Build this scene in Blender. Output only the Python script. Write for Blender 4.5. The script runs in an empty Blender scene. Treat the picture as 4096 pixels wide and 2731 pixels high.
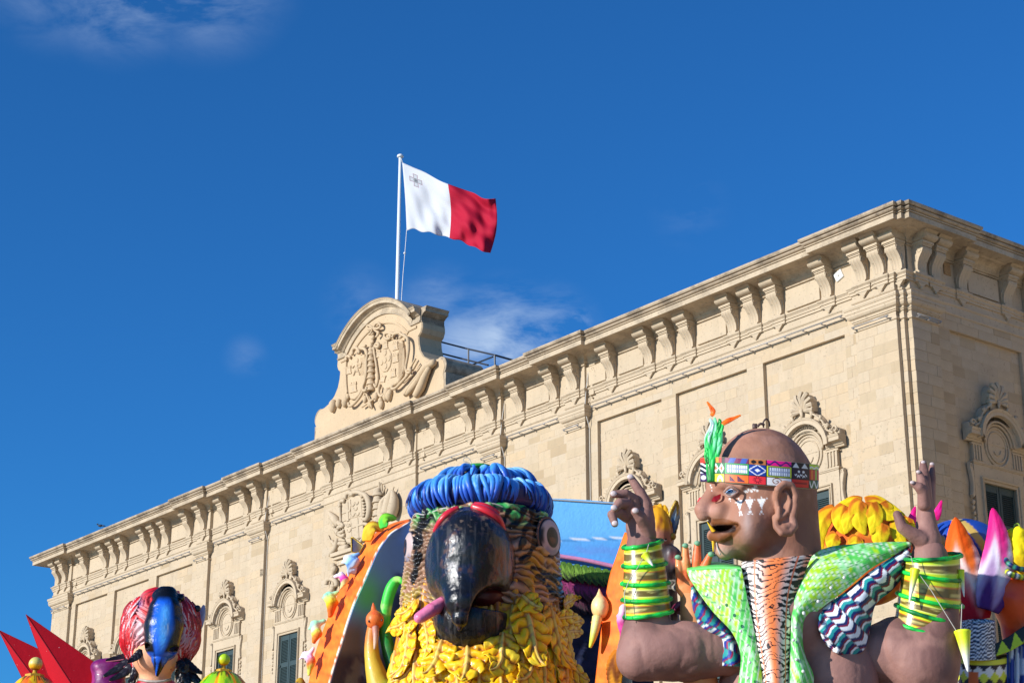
import bpy, bmesh, math, random
import numpy as np
from math import sin, cos, tan, pi, radians, sqrt, atan2, hypot
from mathutils import Vector, Matrix
random.seed(7); rng = np.random.default_rng(7)
SC = bpy.context.scene
COL = SC.collection

# ------------------------------------------------------------------ camera
EYE = 1.65
TILT = radians(19.29)
FPX = 1819.39                        # focal length in pixels of a 1024 wide picture
cam_d = bpy.data.cameras.new('camera'); cam = bpy.data.objects.new('camera', cam_d); COL.objects.link(cam)
cam.location = (0, 0, EYE); cam.rotation_euler = (pi/2 + TILT, 0, 0)
cam_d.sensor_width = 36; cam_d.lens = 36*FPX/1024; cam_d.clip_end = 6000
SC.camera = cam

# ------------------------------------------------------------------ light: sky and one sun
TH = radians(52.03)                  # heading of the palace front
U = np.array([cos(TH), -sin(TH), 0.]); N = np.array([-sin(TH), -cos(TH), 0.])
SUN_EL = radians(19); SUN_AZ = radians(8)
hdir = N*cos(SUN_AZ) - U*sin(SUN_AZ)
to_sun = Vector((hdir[0]*cos(SUN_EL), hdir[1]*cos(SUN_EL), sin(SUN_EL)))
sd = bpy.data.lights.new('sun', 'SUN'); sd.energy = 4.7; sd.angle = radians(.53); sd.color = (1, .965, .915)
sun = bpy.data.objects.new('sun', sd); COL.objects.link(sun); sun.location = (-40, -30, 40)
sun.rotation_euler = to_sun.to_track_quat('Z', 'Y').to_euler()
W = bpy.data.worlds.new('World'); SC.world = W; W.use_nodes = True
SC.view_settings.view_transform = 'Standard'; SC.view_settings.look = 'None'
SC.view_settings.exposure = 0.27; SC.view_settings.gamma = 1; SC.view_settings.use_curve_mapping = False
SC.cycles.use_denoising = True; SC.cycles.max_bounces = 6; SC.cycles.diffuse_bounces = 3
SC.cycles.use_adaptive_sampling = True

def ray(px, py):
    X = (px-512)/FPX; V = -(py-341.4)/FPX
    return np.array([X, cos(TILT)-V*sin(TILT), sin(TILT)+V*cos(TILT)])
def at(px, py, Y):
    """the point seen at picture position px, py at horizontal distance Y"""
    d = ray(px, py); p = d*(Y/d[1]); p[2] += EYE
    return p

def world_sky():
    nt = W.node_tree; nt.nodes.clear(); L = nt.links
    out = nt.nodes.new('ShaderNodeOutputWorld'); bg = nt.nodes.new('ShaderNodeBackground')
    sky = nt.nodes.new('ShaderNodeTexSky'); sky.sky_type = 'NISHITA'; sky.sun_disc = False
    sky.sun_elevation = SUN_EL; sky.sun_rotation = atan2(to_sun.x, to_sun.y)
    sky.air_density = 1.0; sky.dust_density = .35; sky.ozone_density = 2.6; sky.altitude = 50
    tc = nt.nodes.new('ShaderNodeTexCoord')
    hs = nt.nodes.new('ShaderNodeHueSaturation'); hs.inputs['Saturation'].default_value = 1.0; hs.inputs['Value'].default_value = 1.0
    L.new(sky.outputs['Color'], hs.inputs['Color'])
    tint = nt.nodes.new('ShaderNodeMix'); tint.data_type = 'RGBA'; tint.blend_type = 'MULTIPLY'; tint.inputs['Factor'].default_value = 1
    L.new(hs.outputs['Color'], tint.inputs['A']); tint.inputs['B'].default_value = (.20, .785, 1.44, 1)
    # thin clouds: noise in the direction of view, thick in a few places
    mp = nt.nodes.new('ShaderNodeMapping'); mp.inputs['Scale'].default_value = (6, 6, 15)
    L.new(tc.outputs['Generated'], mp.inputs['Vector'])
    ns = nt.nodes.new('ShaderNodeTexNoise'); ns.inputs['Scale'].default_value = 2.6; ns.inputs['Detail'].default_value = 12; ns.inputs['Roughness'].default_value = .62
    ns.inputs['Distortion'].default_value = .35
    L.new(mp.outputs['Vector'], ns.inputs['Vector'])
    def mth(op, a, b=None, c=None, clamp=False):
        m = nt.nodes.new('ShaderNodeMath'); m.operation = op; m.use_clamp = clamp
        for i, v in enumerate((a, b, c)):
            if v is None: continue
            if isinstance(v, (int, float)): m.inputs[i].default_value = v
            else: L.new(v, m.inputs[i])
        return m.outputs[0]
    tot = None
    for (px, py, rad, amp) in ((120, -34, .031, .70), (205, -35, .031, .5), (60, -34, .028, .35), (505, 347, .024, .95), (470, 352, .020, .75), (545, 340, .020, .7), (578, 322, .006, 1.0), (440, 308, .016, .30), (360, 302, .014, .14), (245, 357, .008, .14), (400, 316, .012, .16), (690, 210, .014, .10)):
        d = ray(px, py); d = d/np.linalg.norm(d)
        dt = nt.nodes.new('ShaderNodeVectorMath'); dt.operation = 'DISTANCE'; dt.inputs[1].default_value = tuple(d)
        L.new(tc.outputs['Generated'], dt.inputs[0])
        m = nt.nodes.new('ShaderNodeMapRange'); m.interpolation_type = 'SMOOTHSTEP'
        m.inputs['From Min'].default_value = rad*1.9; m.inputs['From Max'].default_value = 0; m.inputs['To Min'].default_value = 0; m.inputs['To Max'].default_value = amp
        L.new(dt.outputs['Value'], m.inputs['Value'])
        tot = m.outputs[0] if tot is None else mth('MAXIMUM', tot, m.outputs[0])
    nm = mth('MULTIPLY_ADD', ns.outputs['Fac'], 4.2, -1.55, clamp=True)
    fac = mth('MULTIPLY', tot, nm, clamp=True)
    mix = nt.nodes.new('ShaderNodeMix'); mix.data_type = 'RGBA'
    L.new(fac, mix.inputs['Factor']); L.new(tint.outputs['Result'], mix.inputs['A']); mix.inputs['B'].default_value = (4.6, 6.0, 8.2, 1)
    L.new(mix.outputs['Result'], bg.inputs['Color']); bg.inputs['Strength'].default_value = .089
    L.new(bg.outputs[0], out.inputs[0])
world_sky()

# ------------------------------------------------------------------ mesh helpers
class MB:
    """collects simple shapes into one mesh"""
    def __init__(s): s.v = []; s.f = []
    def add(s, vs, fs):
        b = len(s.v); s.v += [tuple(map(float, p)) for p in vs]; s.f += [tuple(b+i for i in f) for f in fs]; return s
    def box(s, a, b, bev=0):
        x0, y0, z0 = a; x1, y1, z1 = b
        return s.add([(x0,y0,z0),(x1,y0,z0),(x1,y1,z0),(x0,y1,z0),(x0,y0,z1),(x1,y0,z1),(x1,y1,z1),(x0,y1,z1)],
                     [(0,3,2,1),(4,5,6,7),(0,1,5,4),(1,2,6,5),(2,3,7,6),(3,0,4,7)])
    def poly(s, pts, y0, y1, bev=0, bd=0):
        """outline in x,z, extruded from y0 (front) to y1; bev insets the front face"""
        n = len(pts)
        if bev:
            c = np.mean(np.array(pts), 0)
            P = np.array(pts, float); nx = np.roll(P, -1, 0)-np.roll(P, 1, 0)
            nr = np.stack([nx[:,1], -nx[:,0]], 1); nr /= np.linalg.norm(nr, axis=1, keepdims=True)+1e-9
            ar = .5*np.sum(P[:,0]*np.roll(P[:,1],-1)-np.roll(P[:,0],-1)*P[:,1])
            if ar < 0: nr = -nr
            I = P - nr*bev
            vs = [(p[0], y0, p[1]) for p in I]+[(p[0], y0+(bd or bev), p[1]) for p in P]+[(p[0], y1, p[1]) for p in P]
            fs = [tuple(range(n)), tuple(range(3*n-1, 2*n-1, -1))]
            for k in (0, 1):
                fs += [(k*n+i, k*n+(i+1) % n, (k+1)*n+(i+1) % n, (k+1)*n+i) for i in range(n)]
            return s.add(vs, fs)
        vs = [(p[0], y0, p[1]) for p in pts]+[(p[0], y1, p[1]) for p in pts]
        return s.add(vs, [tuple(range(n)), tuple(range(2*n-1, n-1, -1))]+[(i, (i+1) % n, n+(i+1) % n, n+i) for i in range(n)])
    def sweep(s, prof, path, closed_prof=False, cap=True):
        """moulding profile (d, z) along a plan path (x, y); outward is to the right of travel"""
        n = len(path); m = len(prof); vs = []
        for i, p in enumerate(path):
            def nrm(a, b):
                d = (b[0]-a[0], b[1]-a[1]); l = hypot(*d); return (d[1]/l, -d[0]/l)
            if i == 0: mv = nrm(path[0], path[1])
            elif i == n-1: mv = nrm(path[-2], path[-1])
            else:
                a = nrm(path[i-1], p); b = nrm(p, path[i+1]); k = 1+a[0]*b[0]+a[1]*b[1]; mv = ((a[0]+b[0])/k, (a[1]+b[1])/k)
            vs += [(p[0]+mv[0]*d, p[1]+mv[1]*d, z) for d, z in prof]
        fs = [(i*m+j, i*m+j+1, (i+1)*m+j+1, (i+1)*m+j) for i in range(n-1) for j in range(m-1)]
        if cap: fs += [tuple(range(m)), tuple((n-1)*m+j for j in range(m-1, -1, -1))]
        return s.add(vs, fs)
    def vsweep(s, prof, path, cap=True):
        """profile (h outwards in the x,z plane, d towards -y) along a path (x, z); outward is to the left of travel"""
        n = len(path); m = len(prof); vs = []
        for i, p in enumerate(path):
            def nrm(a, b):
                d = (b[0]-a[0], b[1]-a[1]); l = hypot(*d) or 1; return (-d[1]/l, d[0]/l)
            if i == 0: mv = nrm(path[0], path[1])
            elif i == n-1: mv = nrm(path[-2], path[-1])
            else:
                a = nrm(path[i-1], p); b = nrm(p, path[i+1]); k = max(.35, 1+a[0]*b[0]+a[1]*b[1]); mv = ((a[0]+b[0])/k, (a[1]+b[1])/k)
            vs += [(p[0]+mv[0]*h, -d, p[1]+mv[1]*h) for h, d in prof]
        fs = [(i*m+j, i*m+j+1, (i+1)*m+j+1, (i+1)*m+j) for i in range(n-1) for j in range(m-1)]
        if cap: fs += [tuple(range(m)), tuple((n-1)*m+j for j in range(m-1, -1, -1))]
        return s.add(vs, fs)
    def tube(s, pts, r, n=8, cap=True, flat=1):
        pts = [np.array(p, float) for p in pts]; R = r if hasattr(r, '__len__') else [r]*len(pts)
        vs = []; prev = None
        for i, p in enumerate(pts):
            t = pts[min(i+1, len(pts)-1)]-pts[max(i-1, 0)]; t = t/(np.linalg.norm(t)+1e-12)
            if prev is None:
                a = np.array([0, 0, 1.]) if abs(t[2]) < .9 else np.array([1., 0, 0])
                prev = np.cross(t, a)
            e = prev-t*(prev@t); e /= np.linalg.norm(e)+1e-12; prev = e; g = np.cross(t, e)
            vs += [p+R[i]*(cos(2*pi*k/n)*e+flat*sin(2*pi*k/n)*g) for k in range(n)]
        m = len(pts)
        fs = [(i*n+k, i*n+(k+1) % n, (i+1)*n+(k+1) % n, (i+1)*n+k) for i in range(m-1) for k in range(n)]
        if cap: fs += [tuple(range(n-1, -1, -1)), tuple((m-1)*n+k for k in range(n))]
        return s.add(vs, fs)
    def ball(s, c, r, n=10, m=7, ax=(1,1,1)):
        vs = [(c[0], c[1], c[2]+r*ax[2])]
        for i in range(1, m):
            a = pi*i/m
            vs += [(c[0]+r*ax[0]*sin(a)*cos(2*pi*k/n), c[1]+r*ax[1]*sin(a)*sin(2*pi*k/n), c[2]+r*ax[2]*cos(a)) for k in range(n)]
        vs.append((c[0], c[1], c[2]-r*ax[2])); e = len(vs)-1
        fs = [(0, 1+k, 1+(k+1) % n) for k in range(n)]
        for i in range(m-2):
            fs += [(1+i*n+k, 1+(i+1)*n+k, 1+(i+1)*n+(k+1) % n, 1+i*n+(k+1) % n) for k in range(n)]
        fs += [(e, 1+(m-2)*n+(k+1) % n, 1+(m-2)*n+k) for k in range(n)]
        return s.add(vs, fs)
    def lathe(s, prof, c=(0,0,0), n=16, a0=0, a1=2*pi):
        vs = []; m = len(prof)
        full = abs(a1-a0-2*pi) < 1e-6; cnt = n if full else n+1
        for k in range(cnt):
            a = a0+(a1-a0)*k/n
            vs += [(c[0]+r*cos(a), c[1]+r*sin(a), c[2]+z) for r, z in prof]
        fs = [(k*m+j, ((k+1) % cnt)*m+j, ((k+1) % cnt)*m+j+1, k*m+j+1) for k in range(n) for j in range(m-1)]
        return s.add(vs, fs)
    def build(s, name, mat, parent=None, smooth=False, loc=None):
        me = bpy.data.meshes.new(name); me.from_pydata(s.v, [], s.f); me.update()
        return link(name, me, mat, parent, smooth, loc)
def smooth_mesh(me, on=True, angle=None):
    me.polygons.foreach_set('use_smooth', [on]*len(me.polygons))
    if angle is not None:
        try: me.set_sharp_from_angle(angle=angle)
        except Exception: pass
def link(name, me, mat, parent=None, smooth=False, loc=None):
    if mat is not None: me.materials.append(mat)
    o = bpy.data.objects.new(name, me); COL.objects.link(o)
    if parent is not None: o.parent = parent
    if loc is not None: o.location = loc
    if smooth is not False: smooth_mesh(me, True, None if smooth is True else smooth)
    return o
def empty(name, loc=(0,0,0), rz=0, parent=None):
    o = bpy.data.objects.new(name, None); COL.objects.link(o); o.location = tuple(loc); o.rotation_euler = (0, 0, rz); o.empty_display_size = .3
    if parent is not None: o.parent = parent
    return o
def tag(o, label=None, cat=None, group=None, kind=None):
    if label: o['label'] = label
    if cat: o['category'] = cat
    if group: o['group'] = group
    if kind: o['kind'] = kind
    return o
def copy_tree(o, parent=None):
    c = o.copy(); COL.objects.link(c)
    if parent is not None: c.parent = parent
    for ch in list(o.children): copy_tree(ch, c)
    return c

# ------------------------------------------------------------------ materials
MATS = {}
class NB:
    def __init__(s, name):
        s.m = bpy.data.materials.new(name); s.m.use_nodes = True; s.t = s.m.node_tree; s.t.nodes.clear()
        s.out = s.t.nodes.new('ShaderNodeOutputMaterial'); s.p = s.t.nodes.new('ShaderNodeBsdfPrincipled')
        s.t.links.new(s.p.outputs[0], s.out.inputs[0])
    def n(s, typ, **kw):
        d = s.t.nodes.new(typ)
        for k, v in kw.items():
            if k in d.inputs: s.set(d.inputs[k], v)
            else: setattr(d, k, v)
        return d
    def set(s, inp, v):
        if isinstance(v, bpy.types.NodeSocket): s.t.links.new(v, inp)
        else: inp.default_value = v
    def math(s, op, a, b=0., c=None, clamp=False):
        d = s.t.nodes.new('ShaderNodeMath'); d.operation = op; d.use_clamp = clamp
        s.set(d.inputs[0], a); s.set(d.inputs[1], b)
        if c is not None: s.set(d.inputs[2], c)
        return d.outputs[0]
    def mix(s, fac, a, b, mode='MIX'):
        d = s.t.nodes.new('ShaderNodeMix'); d.data_type = 'RGBA'; d.blend_type = mode
        s.set(d.inputs['Factor'], fac); s.set(d.inputs['A'], c4(a)); s.set(d.inputs['B'], c4(b)); return d.outputs['Result']
    def ramp(s, fac, stops, interp='LINEAR'):
        d = s.t.nodes.new('ShaderNodeValToRGB'); e = d.color_ramp.elements; d.color_ramp.interpolation = interp
        while len(e) < len(stops): e.new(.5)
        for k, (p, c) in enumerate(stops): e[k].position = p; e[k].color = c4(c)
        s.set(d.inputs[0], fac); return d.outputs[0]
    def obj(s): return s.n('ShaderNodeTexCoord').outputs['Object']
    def noise(s, scale, detail=4, rough=.55, vec=None, dist=0):
        d = s.t.nodes.new('ShaderNodeTexNoise'); d.inputs['Scale'].default_value = scale; d.inputs['Detail'].default_value = detail
        d.inputs['Roughness'].default_value = rough; d.inputs['Distortion'].default_value = dist
        s.t.links.new(vec if vec is not None else s.obj(), d.inputs['Vector']); return d.outputs['Fac']
    def bump(s, h, strength=.3, dist=.02):
        d = s.t.nodes.new('ShaderNodeBump'); d.inputs['Strength'].default_value = strength; d.inputs['Distance'].default_value = dist
        s.set(d.inputs['Height'], h); s.t.links.new(d.outputs[0], s.p.inputs['Normal'])
    def fin(s, color=None, rough=.6, **kw):
        if color is not None: s.set(s.p.inputs['Base Color'], c4(color))
        s.set(s.p.inputs['Roughness'], rough)
        for k, v in kw.items(): s.set(s.p.inputs[k.replace('_', ' ')], v)
        MATS[s.m.name] = s.m; return s.m
def c4(c):
    if isinstance(c, (tuple, list)) and len(c) == 3: return (*c, 1)
    return c
def srgb(*c):
    return tuple(((v/255)/12.92 if v/255 <= .04045 else ((v/255+.055)/1.055)**2.4) for v in c)
def hexc(h): return srgb(int(h[0:2], 16), int(h[2:4], 16), int(h[4:6], 16))

STONE = (.50, .396, .272)
def stone_mat(name, var=.0, island=False, stain=0., tint=(1,1,1)):
    b = NB(name)
    base = tuple(STONE[i]*tint[i] for i in range(3))
    n1 = b.noise(1.1, 5); n2 = b.noise(14, 6, .6)
    col = b.mix(b.math('MULTIPLY_ADD', n1, 1.7, -.35, clamp=True), tuple(c*.90 for c in base), tuple(min(1, c*1.08) for c in base))
    if var:
        r = b.n('ShaderNodeNewGeometry').outputs['Random Per Island'] if island else b.n('ShaderNodeObjectInfo').outputs['Random']
        tone = b.ramp(r, [(0, (.78,.72,.62)), (.07, (.90,.87,.80)), (.2, (.97,.96,.94)), (.5, (1,1,1)), (.62, (1.0,.95,.87)), (.8, (1.03,1.02,.99)), (.93, (.97,.99,1.03)), (1, (1.05,.97,.84))])
        col = b.mix(var, col, tone, 'MULTIPLY')
    pits = b.ramp(n2, [(0, (0,0,0)), (.33, (0,0,0)), (.42, (1,1,1)), (1, (1,1,1))])
    col = b.mix(b.math('SUBTRACT', 1, pits), col, tuple(c*.72 for c in base))
    mps = b.n('ShaderNodeMapping'); mps.inputs['Scale'].default_value = (2.2, 2.2, .22); b.set(mps.inputs['Vector'], b.obj())
    stk = b.math('MULTIPLY_ADD', b.noise(1.6, 6, .65, mps.outputs[0]), 4.0, -2.05, clamp=True); col = b.mix(b.math('MULTIPLY', stk, .30), col, tuple(c*.60 for c in base))
    if stain:
        mp = b.n('ShaderNodeMapping'); mp.inputs['Scale'].default_value = (1.1, 1.1, 1.4); b.set(mp.inputs['Vector'], b.obj())
        s1 = b.noise(1.5, 8, .68, mp.outputs[0]); s2 = b.noise(22, 3)
        sm = b.math('MULTIPLY_ADD', s1, 7.0, -3.1, clamp=True); sm = b.math('MULTIPLY', sm, b.math('MULTIPLY_ADD', s2, 1.2, .1, clamp=True)); sm = b.math('MULTIPLY', sm, stain)
        col = b.mix(sm, col, (.16, .125, .09))
    b.bump(b.math('ADD', b.math('MULTIPLY', n2, .5), b.noise(50, 4)), .25, .012)
    return b.fin(col, .9, Specular_IOR_Level=.2)
M_BLOCK = stone_mat('ashlar_block', .85); M_BLOCKS = stone_mat('ashlar_blocks_far', .85, True)
M_TRIM = stone_mat('carved_limestone'); M_CORN = stone_mat('weathered_limestone', stain=.55); M_TOP = stone_mat('roof_edge_limestone', stain=1.0, tint=(.9,.9,.92))
M_GAB = stone_mat('gable_limestone', tint=(1.06, .99, .90))
M_MORT = stone_mat('lime_mortar', tint=(.97, .96, .95)); M_MORT_L = stone_mat('pale_joint', tint=(1.1,1.1,1.12))

def plain(name, color, rough=.6, nz=.12, bump=.15, scale=8, metal=0., coat=0., spec=.4):
    if name in MATS: return MATS[name]
    b = NB(name); f = b.noise(scale, 5)
    col = b.mix(f, tuple(c*(1-nz) for c in color), tuple(min(1, c*(1+nz)) for c in color))
    if bump: b.bump(b.noise(scale*2.5, 5, .6), bump, .03)
    return b.fin(col, rough, Metallic=metal, Coat_Weight=coat, Specular_IOR_Level=spec)
def painted(name, rough=.5, coat=0., bump=.3, bscale=9, nz=.10, bdist=.02, spec=.4, dirt=0.):
    """papier-mache with brushed paint: the colours are laid on the mesh"""
    if name in MATS: return MATS[name]
    b = NB(name); a = b.n('ShaderNodeVertexColor'); a.layer_name = 'paint'
    f = b.noise(bscale*.6, 5, .6); col = b.mix(f, (1-nz, 1-nz, 1-nz), (1+nz, 1+nz, 1+nz)); col = b.mix(1., a.outputs['Color'], col, 'MULTIPLY')
    if dirt:
        d = b.math('MULTIPLY_ADD', b.noise(bscale*1.7, 8, .7), 4, -2.3, clamp=True); col = b.mix(b.math('MULTIPLY', d, dirt), col, (.12, .10, .08))
    if bump: b.bump(b.math('ADD', b.noise(bscale, 6, .62), b.math('MULTIPLY', b.noise(bscale*5, 3), .35)), bump, bdist)
    return b.fin(col, rough, Coat_Weight=coat, Specular_IOR_Level=spec)
def paint(me, cols):
    """cols: (nverts,3) linear"""
    a = me.color_attributes.new('paint', 'FLOAT_COLOR', 'POINT')
    c = np.ones((len(me.vertices), 4), np.float32); c[:, :3] = np.clip(cols, 0, 1.2); a.data.foreach_set('color', c.ravel())
    return me
def verts(me):
    v = np.empty(len(me.vertices)*3, np.float32); me.vertices.foreach_get('co', v); return v.reshape(-1, 3)

# ================================================================== the palace
CORNER = np.array([9.0698, 40., 0.])
def onwall(px, py, off=0.):
    """local x and z of the palace front seen at px, py, off metres in front of its wall plane"""
    d = ray(px, py); k = ((CORNER+N*off)@N)/(d@N); P = d*k
    return float((P-CORNER)@U), float(P[2]+EYE)
def Zm(ox, oy, sc): return lambda x, y: ((ox+x*sc)/4, (oy+y*sc)/4)
def zb(z): return z+EYE
def pix(x, y, z):
    """picture position of a point of the palace, local coordinates"""
    P = CORNER+U*x-N*y+np.array([0, 0, z-EYE]); d = P[1]*cos(TILT)+P[2]*sin(TILT); uu = -P[1]*sin(TILT)+P[2]*cos(TILT)
    return 512+FPX*P[0]/d, 341.4-FPX*uu/d

palace = tag(empty('palace', CORNER, -TH), 'long honey limestone palace front with bracketed cornice and shuttered windows', 'building')
PIL = [(-46.15, -44.55), (-33.63, -32.74), (-29.6, -28.7), (-15.97, -15.13), (-12.09, -11.26), (-1.27, 0.)]
MID = (-24.9, -19.54)
PANELS = [(-44.15, -41.23), (-40.58, -37.66), (-37.01, -34.16), (-10.88, -8.24), (-7.68, -5.03), (-4.46, -1.71)]
PTOP = 14.65
WINS = [-42.7, -39.1, -35.58, -31.2, -26.92, -17.6, -13.62, -9.56, -6.35, -3.09]
BODY = MB().box((-46.1, .13, 0), (.03, 16, zb(16.98))).box((-46.1, .02, 0), (.1, .13, zb(4.9)))
for a, b in PIL[:-1]: BODY.box((a, -.10, 0), (b, .02, zb(4.9)))
BODY.box((-1.27, -.10, 0), (-.002, .02, zb(4.9))).box((.03, .13, 0), (.12, 16, zb(4.9)))
body = BODY.build('wall', M_MORT, palace)

# mortar bed behind the blocks
mort = MB()
def bed(x0, x1, z0, z1, off, back=.14): mort.box((x0, -off+.0025, zb(z0)), (x1, back, zb(z1)))
ZL = 4.9
RECTS = []                          # x0, x1, z0, z1, off, side
def ashlar(x0, x1, z0, z1, off, excl=(), side=False, ch=.265, rnd=None):
    r = random.Random(int((x0*37+z0*11+off*5)*100))
    k = math.floor(z0/ch)
    while k*ch < z1-1e-6:
        a, b = max(z0, k*ch), min(z1, (k+1)*ch); k += 1
        if b-a < .03: continue
        x = x0-(r.random()*.5 if x1-x0 > 1.2 else 0)
        while x < x1-1e-6:
            L = r.uniform(.42, .78) if x1-x0 > .5 else (x1-x0)*(.62 if k % 2 else .38 if x == x0 else 1.)
            e = min(x1, x+L)
            if x1-e < .16: e = x1
            segs = [(max(x, x0), e)]
            for (ex0, ex1, ez0, ez1) in excl:
                if b <= ez0+1e-4 or a >= ez1-1e-4: continue
                ns = []
                for (p, q) in segs:
                    if q <= ex0 or p >= ex1: ns.append((p, q)); continue
                    if p < ex0: ns.append((p, ex0))
                    if q > ex1: ns.append((ex1, q))
                segs = ns
            for p, q in segs:
                if q-p > .03: RECTS.append((p, q, a, b, off, side))
            x = e
WEX = [(w-.61, w+.61, 0, 11.0) for w in WINS]+[(-23.1, -21.5, 0, 12.2)]
cover = PIL+[MID]
def cut(x0, x1, holes):
    out = []; x = x0
    for a, b in sorted(holes):
        if b <= x0 or a >= x1: continue
        if a > x: out.append((x, a))
        x = max(x, b)
    if x < x1: out.append((x, x1))
    return out
for a, b in cut(-46.05, -.002, cover):
    ashlar(a, b, PTOP, 15.02, 0.); bed(a, b, PTOP, 15.02, 0.)
for a, b in cut(-46.05, -.002, cover+PANELS):
    ashlar(a, b, ZL, PTOP, 0., WEX)
    for c, d in cut(a, b, [(w-.61, w+.61) for w in WINS]): bed(c, d, ZL, PTOP, 0.)
    for w in WINS:
        if a < w < b: bed(w-.61, w+.61, 11.0, PTOP, 0.)
for a, b in PANELS:
    ashlar(a, b, ZL, PTOP, -.11, WEX)
    for c, d in cut(a, b, [(w-.61, w+.61) for w in WINS]): bed(c, d, ZL, PTOP, -.11)
    for w in WINS:
        if a < w < b: bed(w-.61, w+.61, 11.0, PTOP, -.11)
for a, b in PIL:
    ashlar(a, b, ZL, 15.02, .12); bed(a, b, ZL, 15.02, .12)
ashlar(*MID, ZL, 15.02, .10, WEX); bed(MID[0], -23.1, ZL, 15.02, .10); bed(-21.5, MID[1], ZL, 15.02, .10); bed(-23.1, -21.5, 12.2, 15.02, .10)
ashlar(.0, .14, ZL, 15.02, .01); ashlar(.14, .28, ZL, 15.02, -.10)
mort.box((0, -.003, zb(ZL)), (.13, .14, zb(15.02))).box((.0, .107, zb(ZL)), (.27, 1.04, zb(15.02)))
# the side front, in shade
SWIN = 3.02
sex = [(SWIN-.61, SWIN+.61, 0, 11.0)]
ashlar(.10, 1.05, ZL, 15.02, .28, (), True)
for a, b in ((1.05, 1.62), (4.36, 5.2), (8.0, 14.)): ashlar(a, b, ZL, PTOP-.04, .15, (), True); mort.box((0, a, zb(ZL)), (.143, b, zb(PTOP-.04)))
ashlar(1.05, 14., PTOP-.04, 15.02, .15, (), True); mort.box((0, 1.05, zb(PTOP-.04)), (.143, 14, zb(15.02)))
ashlar(1.62, 4.36, ZL, PTOP-.04, .05, sex, True); ashlar(5.2, 8.0, ZL, PTOP-.04, .05, (), True)
mort.box((0, 1.62, zb(ZL)), (.0475, SWIN-.61, zb(PTOP-.04))).box((0, SWIN+.61, zb(ZL)), (.0475, 4.36, zb(PTOP-.04))).box((0, SWIN-.61, zb(11)), (.0475, SWIN+.61, zb(PTOP-.04)))
mort.build('mortar_bed', M_MORT, palace)

def ub(x0, x1, z0, z1, off, side):
    j = .004
    if side: return (off-.13, x0+j, zb(z0)+j), (.13, x1-x0-2*j, z1-z0-2*j)
    return (x0+j, -off, zb(z0)+j), (x1-x0-2*j, .13, z1-z0-2*j)
def unit_block(side):
    m = MB(); b = .014; e = .02
    if side:  # front is +x
        vs = [(0,0,0),(0,1,0),(0,1,1),(0,0,1),(1-e,0,0),(1-e,1,0),(1-e,1,1),(1-e,0,1),(1,b/2,b),(1,1-b/2,b),(1,1-b/2,1-b),(1,b/2,1-b)]
    else:
        vs = [(0,1,0),(1,1,0),(1,1,1),(0,1,1),(0,e,0),(1,e,0),(1,e,1),(0,e,1),(b/2,0,b),(1-b/2,0,b),(1-b/2,0,1-b),(b/2,0,1-b)]
    fs = [(8,9,10,11)]
    for k in (0, 4): fs += [(k+i, k+(i+1) % 4, k+4+(i+1) % 4, k+4+i) for i in range(4)]
    m.add(vs, fs); return m
def seen(r):
    x0, x1, z0, z1, off, side = r
    if side: c = [(off, x0, zb(z0)), (off, x1, zb(z0)), (off, x0, zb(z1))]
    else: c = [(x0, -off, zb(z0)), (x1, -off, zb(z0)), (x0, -off, zb(z1))]
    p = [pix(*q) for q in c]
    cx = (p[1][0]+p[2][0])/2; cy = (p[1][1]+p[2][1])/2
    if not (3 < cx < 1020 and cy < 640): return 0
    if 395 < cx < 625 and cy > 470: return 0
    if 690 < cx < 905 and cy > 420: return 0
    if cx > 800 and cy > 505: return 0
    if 600 < cx < 700 and cy > 500: return 0
    return abs(p[1][0]-p[0][0])*abs(p[2][1]-p[0][1])
order = sorted(range(len(RECTS)), key=lambda i: -seen(RECTS[i]))
bm_f = bpy.data.meshes.new('stone_block'); t_ = unit_block(False); bm_f.from_pydata(t_.v, [], t_.f); bm_f.materials.append(M_BLOCK)
bm_s = bpy.data.meshes.new('stone_block'); t_ = unit_block(True); bm_s.from_pydata(t_.v, [], t_.f); bm_s.materials.append(M_BLOCK)
far = MB()
for n_, i in enumerate(order):
    r = RECTS[i]; lo, sz = ub(*r)
    if n_ < 300 and seen(r) > 0:
        o = bpy.data.objects.new('stone_block', bm_s if r[5] else bm_f); COL.objects.link(o); o.parent = palace; o.location = lo; o.scale = sz
        jj = random.uniform(-.0035, .0035)
        if r[5]: o.location.x += jj
        else: o.location.y += jj
    else:
        t_ = unit_block(r[5]); jj = random.uniform(-.0035, .0035)
        far.add([(lo[0]+sz[0]*v[0]+(jj if r[5] else 0), lo[1]+sz[1]*v[1]+(0 if r[5] else jj), lo[2]+sz[2]*v[2]) for v in t_.v], t_.f)
o = far.build('stone_blocks', M_BLOCKS, palace); o['kind'] = 'stuff'

# ---- mouldings that run along the front and break forward over the pilasters
PATH = [(-46.15, 9)]
def brk(a, b, d):
    PATH.extend([(a, 0), (a, -d), (b, -d), (b, 0)])
PATH += [(-46.15, -.12), (-44.55, -.12), (-44.55, 0)]
brk(-33.63, -32.74, .12); brk(-29.6, -28.7, .12); brk(*MID, .10); brk(-15.97, -15.13, .12); brk(-12.09, -11.26, .12)
PATH += [(-1.27, 0), (-1.27, -.12), (0, -.12), (0, -.01), (.14, -.01), (.14, .10), (.28, .10), (.28, 1.05), (.15, 1.05), (.15, 14)]
ZP = lambda pr: [(d, zb(z)) for d, z in pr]
MB().sweep(ZP([(-.05, 15.0), (.015, 15.0), (.03, 15.02), (.03, 15.07), (.012, 15.085), (.012, 15.235), (.03, 15.245), (.045, 15.27), (.045, 15.295), (.015, 15.305), (.015, 15.455), (.03, 15.46)]), PATH).build('architrave', M_TRIM, palace)
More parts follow.
